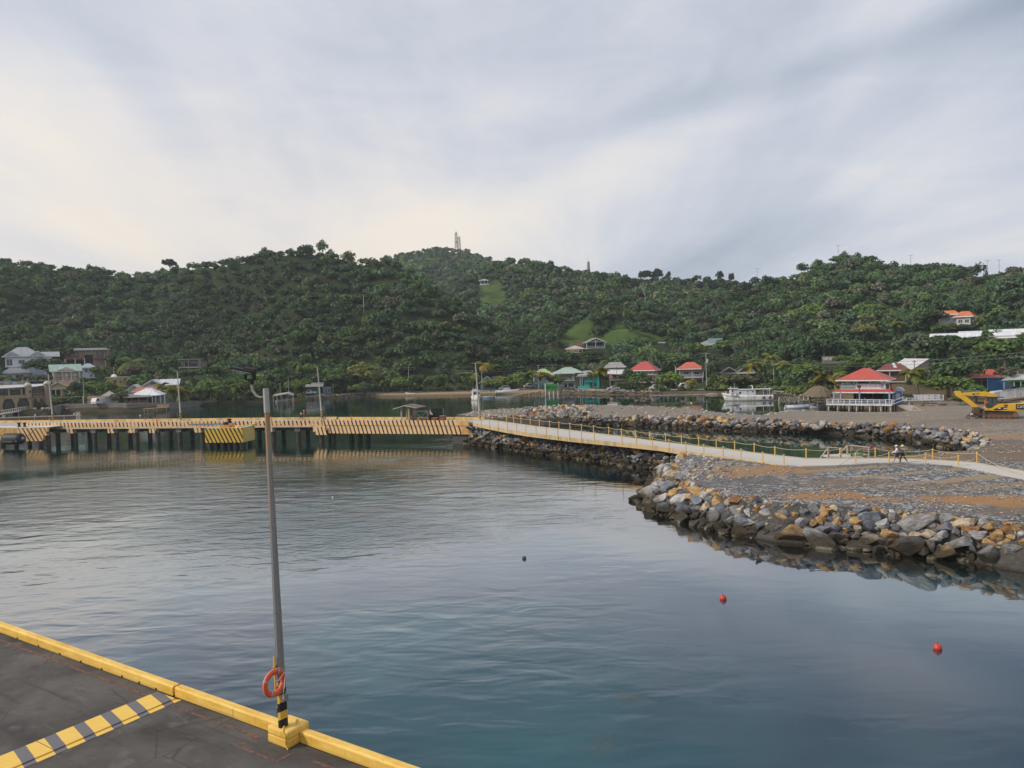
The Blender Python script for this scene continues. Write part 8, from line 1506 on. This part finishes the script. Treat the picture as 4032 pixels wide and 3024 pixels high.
# ---------------------------------------------------------------- shore road
uu = np.linspace(col_u(1180), col_u(3300), 90); V = []
for u in uu:
    for o_2 in (10.5, 16.5): Y = float(shore(u))+o_2; V.append((u*Y, Y, tz(u*Y, Y)+.06))
m = MB(); m.add(V, [(2*i, 2*i+2, 2*i+3, 2*i+1) for i in range(len(uu)-1)]); tag(m.obj('shore_road', M['concrete'], None, (.27,.265,.26)), kind='structure')
# ---------------------------------------------------------------- single trees and palms
def crown_mesh(seed, nl, nq, qs, spread, flat, lob):
    q, L = crown(np.random.RandomState(seed), nl, nq, qs, spread, flat, lob); rs = np.random.RandomState(seed+1); c = 0.72+0.56*rs.rand(len(q), 1)*np.ones((1, 3)); c *= 1+0.10*rs.randn(len(q), 3)
    return np_mesh('crown', q.reshape(-1, 3), np.arange(len(q)*4).reshape(-1, 4), M['leaves'], np.clip(c, .3, 1.6)), L
CR_ = {'round': [crown_mesh(300+i, 19, 1700, .075, .78, .66, (.20,.40)) for i in range(4)], 'wide': [crown_mesh(320+i, 18, 1500, .075, .80, .42, (.20,.32)) for i in range(3)], 'open': [crown_mesh(340+i, 13, 800, .075, .78, .62, (.20,.30)) for i in range(3)], 'tall': [crown_mesh(360+i, 16, 1400, .085, .60, 1.0, (.28,.42)) for i in range(2)]}
def trunk_mesh(L, seed):
    r_ = random.Random(seed); m = MB(); m.tube([(0,0,-.35),(.01,.02,.15),(.03,-.01,.5)], [.075,.055,.045], 8)
    for c_, rr in r_.sample(L, min(5, len(L))): e = Vector(c_)*.82; m.tube([(.03,-.01,.44), Vector((.03,0,.5)).lerp(e, .5)+Vector((0,0,.05)), e], [.034,.022,.009], 6)
    return m.mesh('trunk', M['bark'], True)
TR_ = {k_: [trunk_mesh(L, 5+i) for i, (_, L) in enumerate(v)] for k_, v in CR_.items()}
tcount = 0
def tree(px, py, Y, wpx, hpx, kind, c, label, name='tree', group='trees along the shore'):
    global tcount
    p = PD(px, py, Y); k_ = Y/F; zt = tz(p.x, p.y); tcount += 1
    if group[:5] == 'trees': wpx *= 1.12; hpx *= 1.10
    w_ = wpx*k_/2*1.0; ht = {'round': 1.5, 'wide': .95, 'open': 1.35, 'tall': 2.0}[kind]; i = rnd.randrange(len(CR_[kind]))
    o = thing(name, label, 'tree', p, rnd.uniform(0, 6.28), group); hs = hpx*k_/(ht+.30)
    a = bpy.data.objects.new('crown', CR_[kind][i][0]); link(a); a.parent = o; a.scale = (w_, w_, hs); a.location = (0, 0, .30*hs); a.color = (*c, 1)
    b_ = bpy.data.objects.new('trunk', TR_[kind][i]); link(b_); b_.parent = o; b_.scale = (w_, w_, hs); b_.location = (0, 0, .30*hs-.12*hs)
    if p.z > zt+.3: m = MB(); m.tube([(0,0,zt-p.z-.3),(0,0,.3*hs)], max(.1, .05*w_), 7); s_ = m.obj('stem', M['bark'], o)
DK = (.064,.104,.040); MD = (.105,.165,.048); LT = (.14,.21,.054); LM = (.17,.24,.055); OL = (.13,.142,.064); BR = (.14,.125,.088); YL = (.19,.20,.055); GY = (.12,.15,.094)
for a in [(192,1500,284,150,96,'round',DK,'large dark tree between the pale blue house and the arcaded house'), (150,1512,272,110,34,'wide',BR,'brownish shrub above the plaza roof in front of the dark tree'), (12,1508,268,50,34,'round',YL,'yellow green bush at the left edge below the blue house'), (70,1512,268,46,28,'open',DK,'small dark shrub below the lower veranda of the blue house'),
    (300,1566,257,62,62,'round',DK,'dark tree between the rusty roofed house and the power pole'), (358,1562,266,70,62,'round',LT,'light green tree behind the pink wall'), (418,1566,262,90,64,'round',MD,'dark leafed tree below the yellow house behind the tin shed'), (480,1604,246,84,58,'wide',OL,'olive shrub leaning over the sea wall by the jetty house'), (548,1500,291,108,62,'round',BR,'round brownish tree behind the white gabled house'),
    (610,1492,296,90,50,'round',MD,'green tree above the white gabled house'), (250,1425,312,100,60,'round',DK,'dark tree between the blue house and the large brown block'), (480,1450,318,110,70,'round',DK,'dark tree right of the large brown block'), (660,1480,300,90,70,'round',DK,'dark tree left of the weathered hillside house'),
    (715,1576,256,60,56,'wide',MD,'bushy green tree right of the jetty house'), (760,1500,290,110,46,'round',MD,'leafy tree under the weathered hillside house'), (845,1515,284,110,80,'round',DK,'dark tree on the slope right of the weathered house'), (790,1576,262,90,58,'wide',LT,'light green tree over the bank right of the jetty house'), (868,1578,266,84,66,'round',MD,'green tree behind the tilted palms left of the lamp head'),
    (960,1570,272,100,78,'round',MD,'green tree just right of the lamp head over the water'), (1030,1566,280,80,66,'wide',MD,'layered green tree behind the tin roofed boat shelter'), (1102,1546,290,116,96,'round',DK,'tall dark tree above the tin roofed boat shelter'), (1200,1540,293,74,52,'open',LT,'small light tree in front of the teal house with the pickup'), (1222,1530,302,106,104,'open',LT,'bright lime green tree behind the teal house with the pickup'),
    (1312,1542,300,104,92,'round',MD,'broad green tree behind the little blue kiosk'), (1372,1540,303,90,74,'wide',DK,'dark tree right of the little blue kiosk'), (1436,1540,306,140,112,'round',YL,'big tree with a yellowish top behind the grey mangrove'), (1440,1550,294,80,46,'open',GY,'grey green mangrove bush at the left end of the beach'), (1530,1540,302,100,84,'round',MD,'green tree behind the short palm at the beach end'), (1582,1545,296,84,54,'wide',LT,'light green tree above the white rowing boat'),
    (1625,1541,298,66,66,'open',MD,'first tree of the row behind the beach right of the rowing boat'), (1668,1540,298,64,70,'open',DK,'second tree of the row behind the beach'), (1708,1540,297,66,66,'round',MD,'third tree of the row behind the beach'), (1752,1540,297,66,72,'open',MD,'tree of the beach row left of the moored launch'), (1796,1539,296,64,66,'round',DK,'dark tree of the beach row just left of the pier lamp post'), (1838,1539,296,60,58,'open',MD,'tree of the beach row behind the moored launch'),
    (1650,1490,318,140,90,'round',DK,'dark tree standing above the left half of the beach row'), (1780,1490,320,140,86,'round',DK,'dark tree standing above the right half of the beach row'), (1932,1537,293,74,42,'wide',LM,'bright low almond tree in front of the dark teal house'), (2046,1538,287,92,76,'round',LT,'dense bright tree by the road left of the lime roofed house'), (2010,1480,322,120,70,'round',DK,'dark tree above the teal boarded house'),
    (2080,1462,330,130,74,'round',DK,'dark tree behind the lime roofed house'), (2215,1455,330,130,70,'round',DK,'dark tree behind the pale green roof'), (2320,1445,330,110,66,'round',DK,'dark tree below the white hillside cabin'), (2205,1520,280,46,34,'wide',MD,'low leafy tree in front of the pale green roofed house'), (2478,1520,284,76,64,'round',DK,'dark tree hiding the left wall of the red roofed pink house'), (2518,1533,272,104,64,'round',MD,'round green bush on the bank below the pink red roofed house'),
    (2642,1537,268,112,66,'wide',LM,'bright lime spreading tree on the bank between the red roofs'), (2585,1536,268,36,26,'open',YL,'small yellowish shrub left of the bright lime tree'), (2640,1470,312,140,90,'round',MD,'leafy tree between the two red roofs'), (2806,1527,284,80,116,'tall',DK,'tall dark tree left of the utility pole transformer'), (2904,1538,257,148,68,'round',OL,'broad olive mangrove behind the fishing boat bow'), (2740,1420,330,120,70,'round',MD,'green tree above the orange red roof'),
    (2850,1405,335,120,66,'round',MD,'yellowish green tree below the grey and teal hill roof'), (3000,1450,300,120,90,'round',DK,'dark tree behind the tall palms'), (3095,1548,238,90,30,'wide',LM,'low flat lime coloured tree over the road behind the broken jetty'), (3150,1512,248,66,60,'round',DK,'dark shrub right of the tall palms'), (3120,1440,280,110,76,'round',DK,'dark round tree left of the concrete ruin'), (3245,1405,276,120,90,'round',DK,'dark round tree above the concrete ruin'),
    (3330,1440,252,90,40,'wide',MD,'low green tree right of the concrete ruin'), (3425,1432,248,170,96,'round',DK,'big dark round tree above the seafood bar roof'), (3400,1330,300,84,50,'round',YL,'yellow green tree high above the seafood bar'), (3190,1292,340,140,94,'round',LT,'large rounded light tree on the right slope'), (3415,1292,336,160,96,'round',LT,'second rounded light tree right on the slope towards the orange roofs'), (3300,1300,335,90,80,'tall',DK,'dark tree between the two rounded light trees'),
    (3605,1422,238,140,106,'round',GY,'big grey green tree above the tan warehouse'), (3735,1415,236,150,104,'round',DK,'dark tree below the long pale white roof'), (3850,1435,215,160,120,'round',DK,'dark tree right of the tan warehouse roof'), (3960,1470,200,190,150,'round',MD,'huge green tree at the right edge above the red tin roof'), (4060,1440,205,160,130,'round',MD,'green tree cut by the right edge of the frame'), (3750,1540,186,210,120,'wide',DK,'wide spreading dark tree right of the tan warehouse'),
    (3735,1553,171,170,66,'wide',LT,'bright low spreading tree left of the excavator boom'), (3842,1594,160,130,80,'round',MD,'leafy bush behind the excavator stick'), (3780,1600,158,70,40,'open',OL,'scrubby bush on the bank left of the excavator stick'), (3980,1506,181,120,62,'open',BR,'bare brownish tree over the blue shed'), (3575,1580,164,40,32,'round',DK,'dark shrub under the white ramp railing'), (3670,1290,300,110,70,'round',DK,'dark tree left of the orange roofed house'), (3720,1322,290,90,48,'wide',MD,'low tree on the bank below the orange roofed house'), (3800,1312,292,80,34,'wide',DK,'dark low tree right below the orange roofed house'), (3480,1505,215,60,50,'round',DK,'dark tree left of the maroon tin roof'),
    (3325,1480,225,90,44,'round',MD,'green shrubs behind the seafood bar roof'), (2300,1560,272,60,18,'wide',MD,'low green shrubs on the rocks below the turquoise porch'), (2440,1530,279,50,26,'wide',MD,'low shrub right of the turquoise porch by the road'), (2235,1545,280,50,18,'wide',OL,'scrub on the rocks right of the green hoarding'), (2530,1395,360,110,66,'round',MD,'tree under the long low white roof'), (2395,1432,345,80,56,'round',DK,'dark tree right of the white hillside cabin'),
    (830,1550,276,90,58,'round',LT,'light green tree up the bank between the second pier lamp and the two palms'), (910,1545,280,90,60,'round',MD,'leafy tree behind the two palms left of the near lamp head'), (1000,1545,284,90,62,'round',LT,'light green tree behind the near lamp head'), (1160,1556,285,80,56,'wide',LT,'bright low tree right of the tin roofed boat shelter'), (1275,1520,312,90,70,'round',LT,'light green tree up the slope behind the blue kiosk'), (1350,1510,316,100,76,'round',MD,'green tree on the slope right of the lime green tree'), (1405,1556,292,66,40,'wide',LT,'low bright shrub left of the grey mangrove'),
    (3370,1486,222,110,84,'round',MD,'full green tree just behind the left half of the bar roof'), (3480,1480,220,90,90,'round',MD,'full green tree between the bar roof and the maroon tin roof'), (3180,1500,232,100,70,'round',LT,'light green tree behind the thatched shelter palms'), (2985,1490,276,100,84,'round',MD,'green tree behind the tall yellow palm'), (2560,1440,320,110,66,'round',LT,'light green tree above the red roofed pink house')]: tree(*a)
def sky_tree(px, py, Y, w_, h_, label, kind='wide'):
    q = PD(px, py, Y); b2_ = proj((q.x, Y, tz(q.x, Y)-.5))[1]; h_ += max(0, b2_-py)*1.0; py = max(py, b2_)
    if kind == 'wide' and h_ > 44: kind = 'round'
    tree(px, py, Y, w_, h_, kind, (.035,.05,.026), label, 'tree', 'lone trees on the skyline')
sky_tree(2540, 1090, 552, 52, 36, 'dark flat topped tree on the skyline left of the mown patch'); sky_tree(2585, 1086, 552, 54, 34, 'umbrella shaped tree standing clear on the skyline'); sky_tree(2632, 1085, 548, 26, 26, 'small round tree on the skyline right of the umbrella tree', 'open'); sky_tree(2835, 1090, 528, 40, 28, 'open crowned tree on the right saddle of the skyline', 'open'); sky_tree(2880, 1096, 524, 32, 26, 'small tree next to the open crowned one on the saddle', 'open'); sky_tree(670, 1048, 472, 70, 36, 'open crowned tree beside the dip in the left skyline', 'open')
def palm_meshes(seed, nf=15, droop=1.0):
    rs = random.Random(seed); q = []; cc = []
    for i in range(nf):
        a = 2*math.pi*i/nf+rs.uniform(-.2,.2); up = rs.uniform(.1, 1.15); L = rs.uniform(.85, 1.1); pts = []
        for j_ in range(9): t_ = j_/8; r_ = L*t_*math.cos(up*(1-.6*t_)); z = L*(math.sin(up)*t_-droop*(.55+.35*(1.2-up))*t_*t_); pts.append(Vector((r_*math.cos(a), r_*math.sin(a), z)))
        sd = Vector((-math.sin(a), math.cos(a), 0)); br = rs.uniform(.75, 1.2); yl = rs.random() < .22
        for j_ in range(8):
            p, p2 = pts[j_], pts[j_+1]; d = (p2-p); l_ = .30*(math.sin(math.pi*min(1, (j_+1.2)/8.6))**.7)
            for s_ in (-1, 1):
                for h_ in (0, .5):
                    b_ = p+d*h_; tip = b_+sd*s_*l_*rs.uniform(.9,1.2)+d*.9-Vector((0,0,l_*rs.uniform(.35,.75))); q.append([b_, b_+d*.85, tip+d*.42, tip]); cc.append((br*(1.5 if yl else 1), br*(1.15 if yl else 1), br*.8))
    v = np.array([[tuple(x) for x in f_] for f_ in q]); fm = np_mesh('fronds', v.reshape(-1,3), np.arange(len(v)*4).reshape(-1,4), M['leaves'], np.array(cc)); return fm
PF = [palm_meshes(11), palm_meshes(12, 17, 1.15), palm_meshes(13, 13, .9), palm_meshes(14, 16, 1.3)]
PTK = []
for i in range(3):
    m = MB(); bx = (.10, -.12, .05)[i]; m.tube([(bx*(1-t_)**2*1.0, 0, t_) for t_ in (-.15,0,.2,.4,.6,.8,1.0)], [.036,.032,.024,.02,.019,.018,.02], 8); PTK.append(m.mesh('trunk', M['bark'], True))
m = MB(); 
for i in range(7): a = i*.9; m.lathe([(.01,-.05),(.045,-.02),(.045,.03),(.01,.06)], (.07*math.cos(a),.07*math.sin(a),-.06), 7)
COCO = m.mesh('coconuts', M['bark'], True)
def palm(px, py, pyc, Y, rpx, c, label, pi=None):
    p = PD(px, py, Y); k_ = Y/F; H_ = (py-pyc)*k_; r_ = rpx*k_; o = thing('palm_tree', label, 'palm tree', p, rnd.uniform(-.5,.5), 'palm trees along the shore')
    a = bpy.data.objects.new('fronds', PF[rnd.randrange(4) if pi is None else pi]); link(a); a.parent = o; a.scale = (r_, r_, r_); a.location = (0,0,H_); a.rotation_euler = (0,0,rnd.uniform(0,6)); a.color = (*c, 1)
    b_ = bpy.data.objects.new('trunk', PTK[rnd.randrange(3)]); link(b_); b_.parent = o; b_.scale = (H_*.9 if H_ < 5 else 5, 5, H_)
    if r_ > 2: n_ = bpy.data.objects.new('coconuts', COCO); link(n_); n_.parent = o; n_.scale = (r_*.8,)*3; n_.location = (0,0,H_)
PG = (.080,.125,.042); PY = (.19,.175,.032); PM = (.14,.16,.038)
for a in [(520,1500,1425,298,58,PG,'big dark palm above the brown tree on the left slope'), (392,1505,1452,292,42,PG,'dark palm right of the small blue house'), (55,1512,1492,266,22,PG,'small palm in front of the blue lower veranda'), (640,1560,1516,257,30,PM,'palm beside the white gable end of the long house'), (692,1580,1525,254,42,PY,'bright yellow green palm right of the jetty house'), (722,1580,1545,255,32,PM,'lower palm next to the bright palm by the jetty house'), (330,1530,1492,268,24,PG,'slim palm beside the power pole by the arcaded house'),
    (738,1495,1470,292,22,PM,'palm below the weathered hillside house'), (888,1570,1520,268,32,PM,'left one of two palms left of the near lamp head'), (935,1572,1532,266,28,PM,'right one of two palms below the near lamp head'), (1048,1552,1520,282,22,PM,'small yellowish palm right of the near lamp post top'), (1165,1480,1428,318,30,PG,'grey green palm on the slope above the boat shelter'), (1512,1538,1500,300,22,PM,'short palm at the left end of the beach'), (1715,1538,1488,298,32,PG,'dark palm in the middle of the beach row'), (1766,1538,1492,299,30,PG,'dark palm in the beach row left of the launch'), (1680,1538,1495,300,28,PG,'dark palm left of the middle of the beach row'),
    (1906,1505,1436,312,34,PY,'tall yellow palm behind the teal boarded house'), (1862,1532,1476,300,34,PM,'palm behind the pier lamp post and moored launch'), (1972,1532,1490,297,28,PM,'palm right of the teal boarded house by the road'), (1945,1500,1440,314,32,PG,'dark palm right of the tall yellow palm'), (2096,1530,1466,285,32,PM,'palm in front of the lime roofed house'), (2146,1532,1472,282,34,PY,'yellow palm behind the green hoarding'), (2182,1530,1490,284,28,PG,'dark palm right of the green hoarding'), (2332,1525,1470,281,26,PM,'small palm before the turquoise porch roof'), (2368,1528,1456,282,36,PY,'yellow palm right of the turquoise porch'), (2410,1455,1415,330,30,PG,'dark palm above the pink house'),
    (2722,1542,1500,262,30,PY,'small drooping yellow palm on the bank below the lilac house'), (2818,1538,1482,268,34,PG,'leafy palm beside the utility pole base'), (2974,1530,1436,255,34,PY,'tall yellow palm with a brown trunk above the fishing boat'), (3035,1525,1402,262,38,PM,'tallest palm behind the fishing boat stern'), (3085,1522,1430,258,34,PM,'palm right of the tallest palm behind the boat'), (3118,1522,1445,256,32,PG,'dark palm third from the left behind the boat'), (3060,1530,1468,252,32,PG,'lower dark palm in the group behind the fishing boat'), (3248,1550,1478,205,44,PY,'yellow green palm behind the thatched shelter'), (3215,1550,1500,208,34,PM,'lower palm left of the thatched shelter roof'), (3310,1550,1470,212,36,PM,'palm behind the left corner of the bar roof'),
    (3595,1546,1462,178,52,PM,'large drooping palm between the bar and the spreading tree'), (3612,1546,1478,180,40,PG,'second palm close behind the large drooping palm'), (3412,1500,1440,238,30,PY,'palm top showing behind the bar roof peak'), (3535,1330,1272,300,32,PM,'palm on the slope left of the orange roofed house'), (3458,1335,1295,300,26,PM,'smaller palm on the slope above the bar'), (3762,1290,1228,322,30,PY,'slender yellow palm in front of the orange roofs'), (3832,1308,1238,305,42,PM,'left palm of the group right of the orange roofs'), (3872,1310,1250,303,40,PM,'middle palm of the group right of the orange roofs'), (3905,1312,1242,302,38,PG,'right palm of the group right of the orange roofs'), (4010,1310,1268,296,34,PM,'palm at the right edge above the flat white roof'), (2295,1255,1222,420,18,PM,'lone palm on the mid slope left of the green clearing')]: palm(*a)
# ---------------------------------------------------------------- poles, wires, masts
def upole(px, py, top, Y, label, r_=.14, cross=1.6, tr=False, c=(.42,.41,.38), name='utility_pole'):
    p = PD(px, py, Y); H_ = (py-top)*Y/F; o = thing(name, label, 'pole', p, 0, 'poles along the shore'); m = MB(); m.tube([(0,0,-1.5),(0,0,H_)], [r_,r_*.7], 8); m.obj('shaft', M['concrete'], o, c)
    if cross: m = MB(); m.beam((-cross/2,0,H_-.3),(cross/2,0,H_-.3),.12,.14); m.obj('crossarm', M['wood'], o, (.36,.34,.30))
    if tr: m = MB(); m.lathe([(.05,H_-3.4),(.3,H_-3.4),(.32,H_-2.3),(.05,H_-2.2)], (.42,0,0), 12); m.obj('transformer', M['paint'], o, (.55,.57,.58)); m = MB(); m.beam((-.1,0,H_-1.9),(.8,0,H_-1.8),.1,.1); m.obj('bracket', M['wood'], o, (.36,.34,.30))
    return p+Vector((0,0,H_-.2))
T1 = upole(1611,1535,1443,300,'utility pole rising from the beach row trees'); T2 = upole(2122,1530,1436,283,'utility pole with transformer behind the green hoarding', tr=True); T3 = upole(2782,1522,1388,258,'tall utility pole with crossarm and transformer left of the fishing boat', cross=2.4, tr=True)
upole(1137,1548,1486,276,'thin bare pole behind the tin roofed boat shelter', .09, 0); upole(1104,1552,1508,275,'short pole left of the thin pole by the boat shelter', .09, .7); upole(1898,1525,1462,292,'pale pole in front of the teal boarded house', .13, 0, c=(.5,.5,.46)); upole(331,1572,1494,254,'power pole standing between the arcaded house and the pink wall', .13, 0); upole(2662,1512,1442,276,'thick concrete post between the two red roofed houses', .32, 0, c=(.36,.35,.32)); upole(3047,1530,1450,246,'slim pole among the palms behind the fishing boat', .10, 0, c=(.4,.38,.33)); upole(3114,1525,1472,240,'slim pole right of the palms behind the broken jetty', .10, 0, c=(.4,.38,.33)); upole(3601,1545,1418,180,'wooden pole behind the large drooping palm', .12, .9, c=(.2,.17,.14)); upole(2430,1528,1440,282,'dark pole in front of the pink house', .10, 0, c=(.2,.18,.16)); upole(450,1490,1446,290,'slim pole with lamp above the yellow house', .09, .6)
for px, py, top, Y, lb in ((3888,1072,1024,388,'cross shaped power pole on the right hilltop'),(3934,1062,1022,384,'second power pole on the right hilltop'),(3586,1040,1004,402,'power pole on the right hill above the forest'),(3300,985,965,405,'small pole between the trees of the right hilltop'),(2981,1082,1056,512,'power pole on the saddle skyline')): upole(px, py, top, Y, lb, .14, 2.6, c=(.42,.40,.38))
hp_ = hit(1433, 1232); upole(1433,1232,1164,hp_.y-2,'lone pale pole halfway up the main hill', .16, 0, c=(.5,.5,.46))
T4 = PD(4700, 1300, 120)
def cable(a, b_, label, sag, r_=.035, dz=0.0):
    m = MB(); m.tube([a.lerp(b_, x)-Vector((0,0,sag*4*x*(1-x)-dz)) for x in [i/16 for i in range(17)]], r_, 5); tag(m.obj('power_cable', M['cable']), label, 'cable', 'power cables over the shore')
T0 = PD(700, 1490, 280)
for dz, wd in ((0, 'upper'), (-.8, 'lower')): cable(T0, T1, f'{wd} power cable running over the left trees to the beach pole', 1.2, dz=dz, r_=.03); cable(T1, T2, f'{wd} power cable over the beach between two poles', 1.6, dz=dz, r_=.04); cable(T2, T3, f'{wd} power cable over the red roofs to the tall pole', 1.6, dz=dz, r_=.042); cable(T3, T4, f'{wd} power cable from the tall pole to the right edge above the bar', 4.2, dz=dz, r_=.034)
def lattice(px, py, top, Y, w_, label, dish=False):
    p = PD(px, py, Y); H_ = (py-top)*Y/F; o = thing('radio_mast', label, 'mast', p, .4, 'radio masts on the hilltop'); m = MB(); n_ = 9
    for sx in (-1, 1):
        for sy in (-1, 1): m.beam((sx*w_,sy*w_,-3),(sx*w_*.6,sy*w_*.6,H_),.34,.34)
    for i in range(n_):
        z0, z1 = H_*i/n_, H_*(i+1)/n_; wa, wb_ = w_*(1-.4*i/n_), w_*(1-.4*(i+1)/n_)
        for s_ in (-1, 1): m.beam((-wa,s_*wa,z0),(wb_,s_*wb_,z1),.2,.2); m.beam((s_*wa,wa,z0),(s_*wb_,-wb_,z1),.2,.2); m.beam((-wa,s_*wa,z0),(wa,s_*wa,z0),.2,.2)
    m.obj('lattice', M['paint'], o, (.50,.47,.46))
    if dish: m = MB(); m.lathe([(.02,0),(1.4,.3),(1.5,.9),(1.4,.95),(.02,.5)], (0,-w_-.6,H_*.35), 14, axis='y'); m.obj('dish', M['paint'], o, (.42,.42,.44))
    m = MB(); m.tube([(0,0,H_),(0,0,H_+3)], .1, 5); m.obj('antenna', M['paint'], o, (.5,.45,.45))
lattice(1797, 975, 915, 905, 1.5, 'taller lattice radio mast on the far hilltop', True); lattice(1808, 978, 932, 900, 1.7, 'shorter lattice radio mast beside the taller one'); lattice(2317, 1062, 1030, 575, .9, 'small lattice mast on the middle skyline')
bt = thing('bare_tree', 'leafless pale branched tree on the middle slope above the green clearing', 'tree', hit(2535, 1205), 0); m = MB(); rs_ = random.Random(4)
def limb(p, d, L, r_, n):
    q = p+d*L; m.tube([p, p.lerp(q,.5)+Vector((rs_.uniform(-.2,.2),0,rs_.uniform(-.1,.2))), q], [r_, r_*.8, r_*.6], 5)
    if n: 
        for _ in range(3): limb(q, (d+Vector((rs_.uniform(-.7,.7), rs_.uniform(-.5,.5), rs_.uniform(.0,.4)))).normalized(), L*.68, r_*.6, n-1)
limb(Vector((0,-4,0)), Vector((.05,0,1)), 5.0, .28, 3); m.obj('branches', M['concrete'], bt, (.30,.29,.24))
for i, (px, py, s_, lb) in enumerate([(3655,1598,.8,'flat tan rock slab on the bank under the white ramp'),(3705,1592,.7,'second tan rock slab on the bank right of the white ramp'),(3620,1590,.5,'small tan rock on the bank below the ramp')]):
    o = bpy.data.objects.new('boulder', RMESH[i]); link(o); o.location = PD(px, py, 158)+Vector((0,0,.1)); o.scale = (s_*2, s_, s_*.6); o.color = (.30,.24,.16,1); tag(o, lb, 'boulder', 'rocks on the bank by the bar')
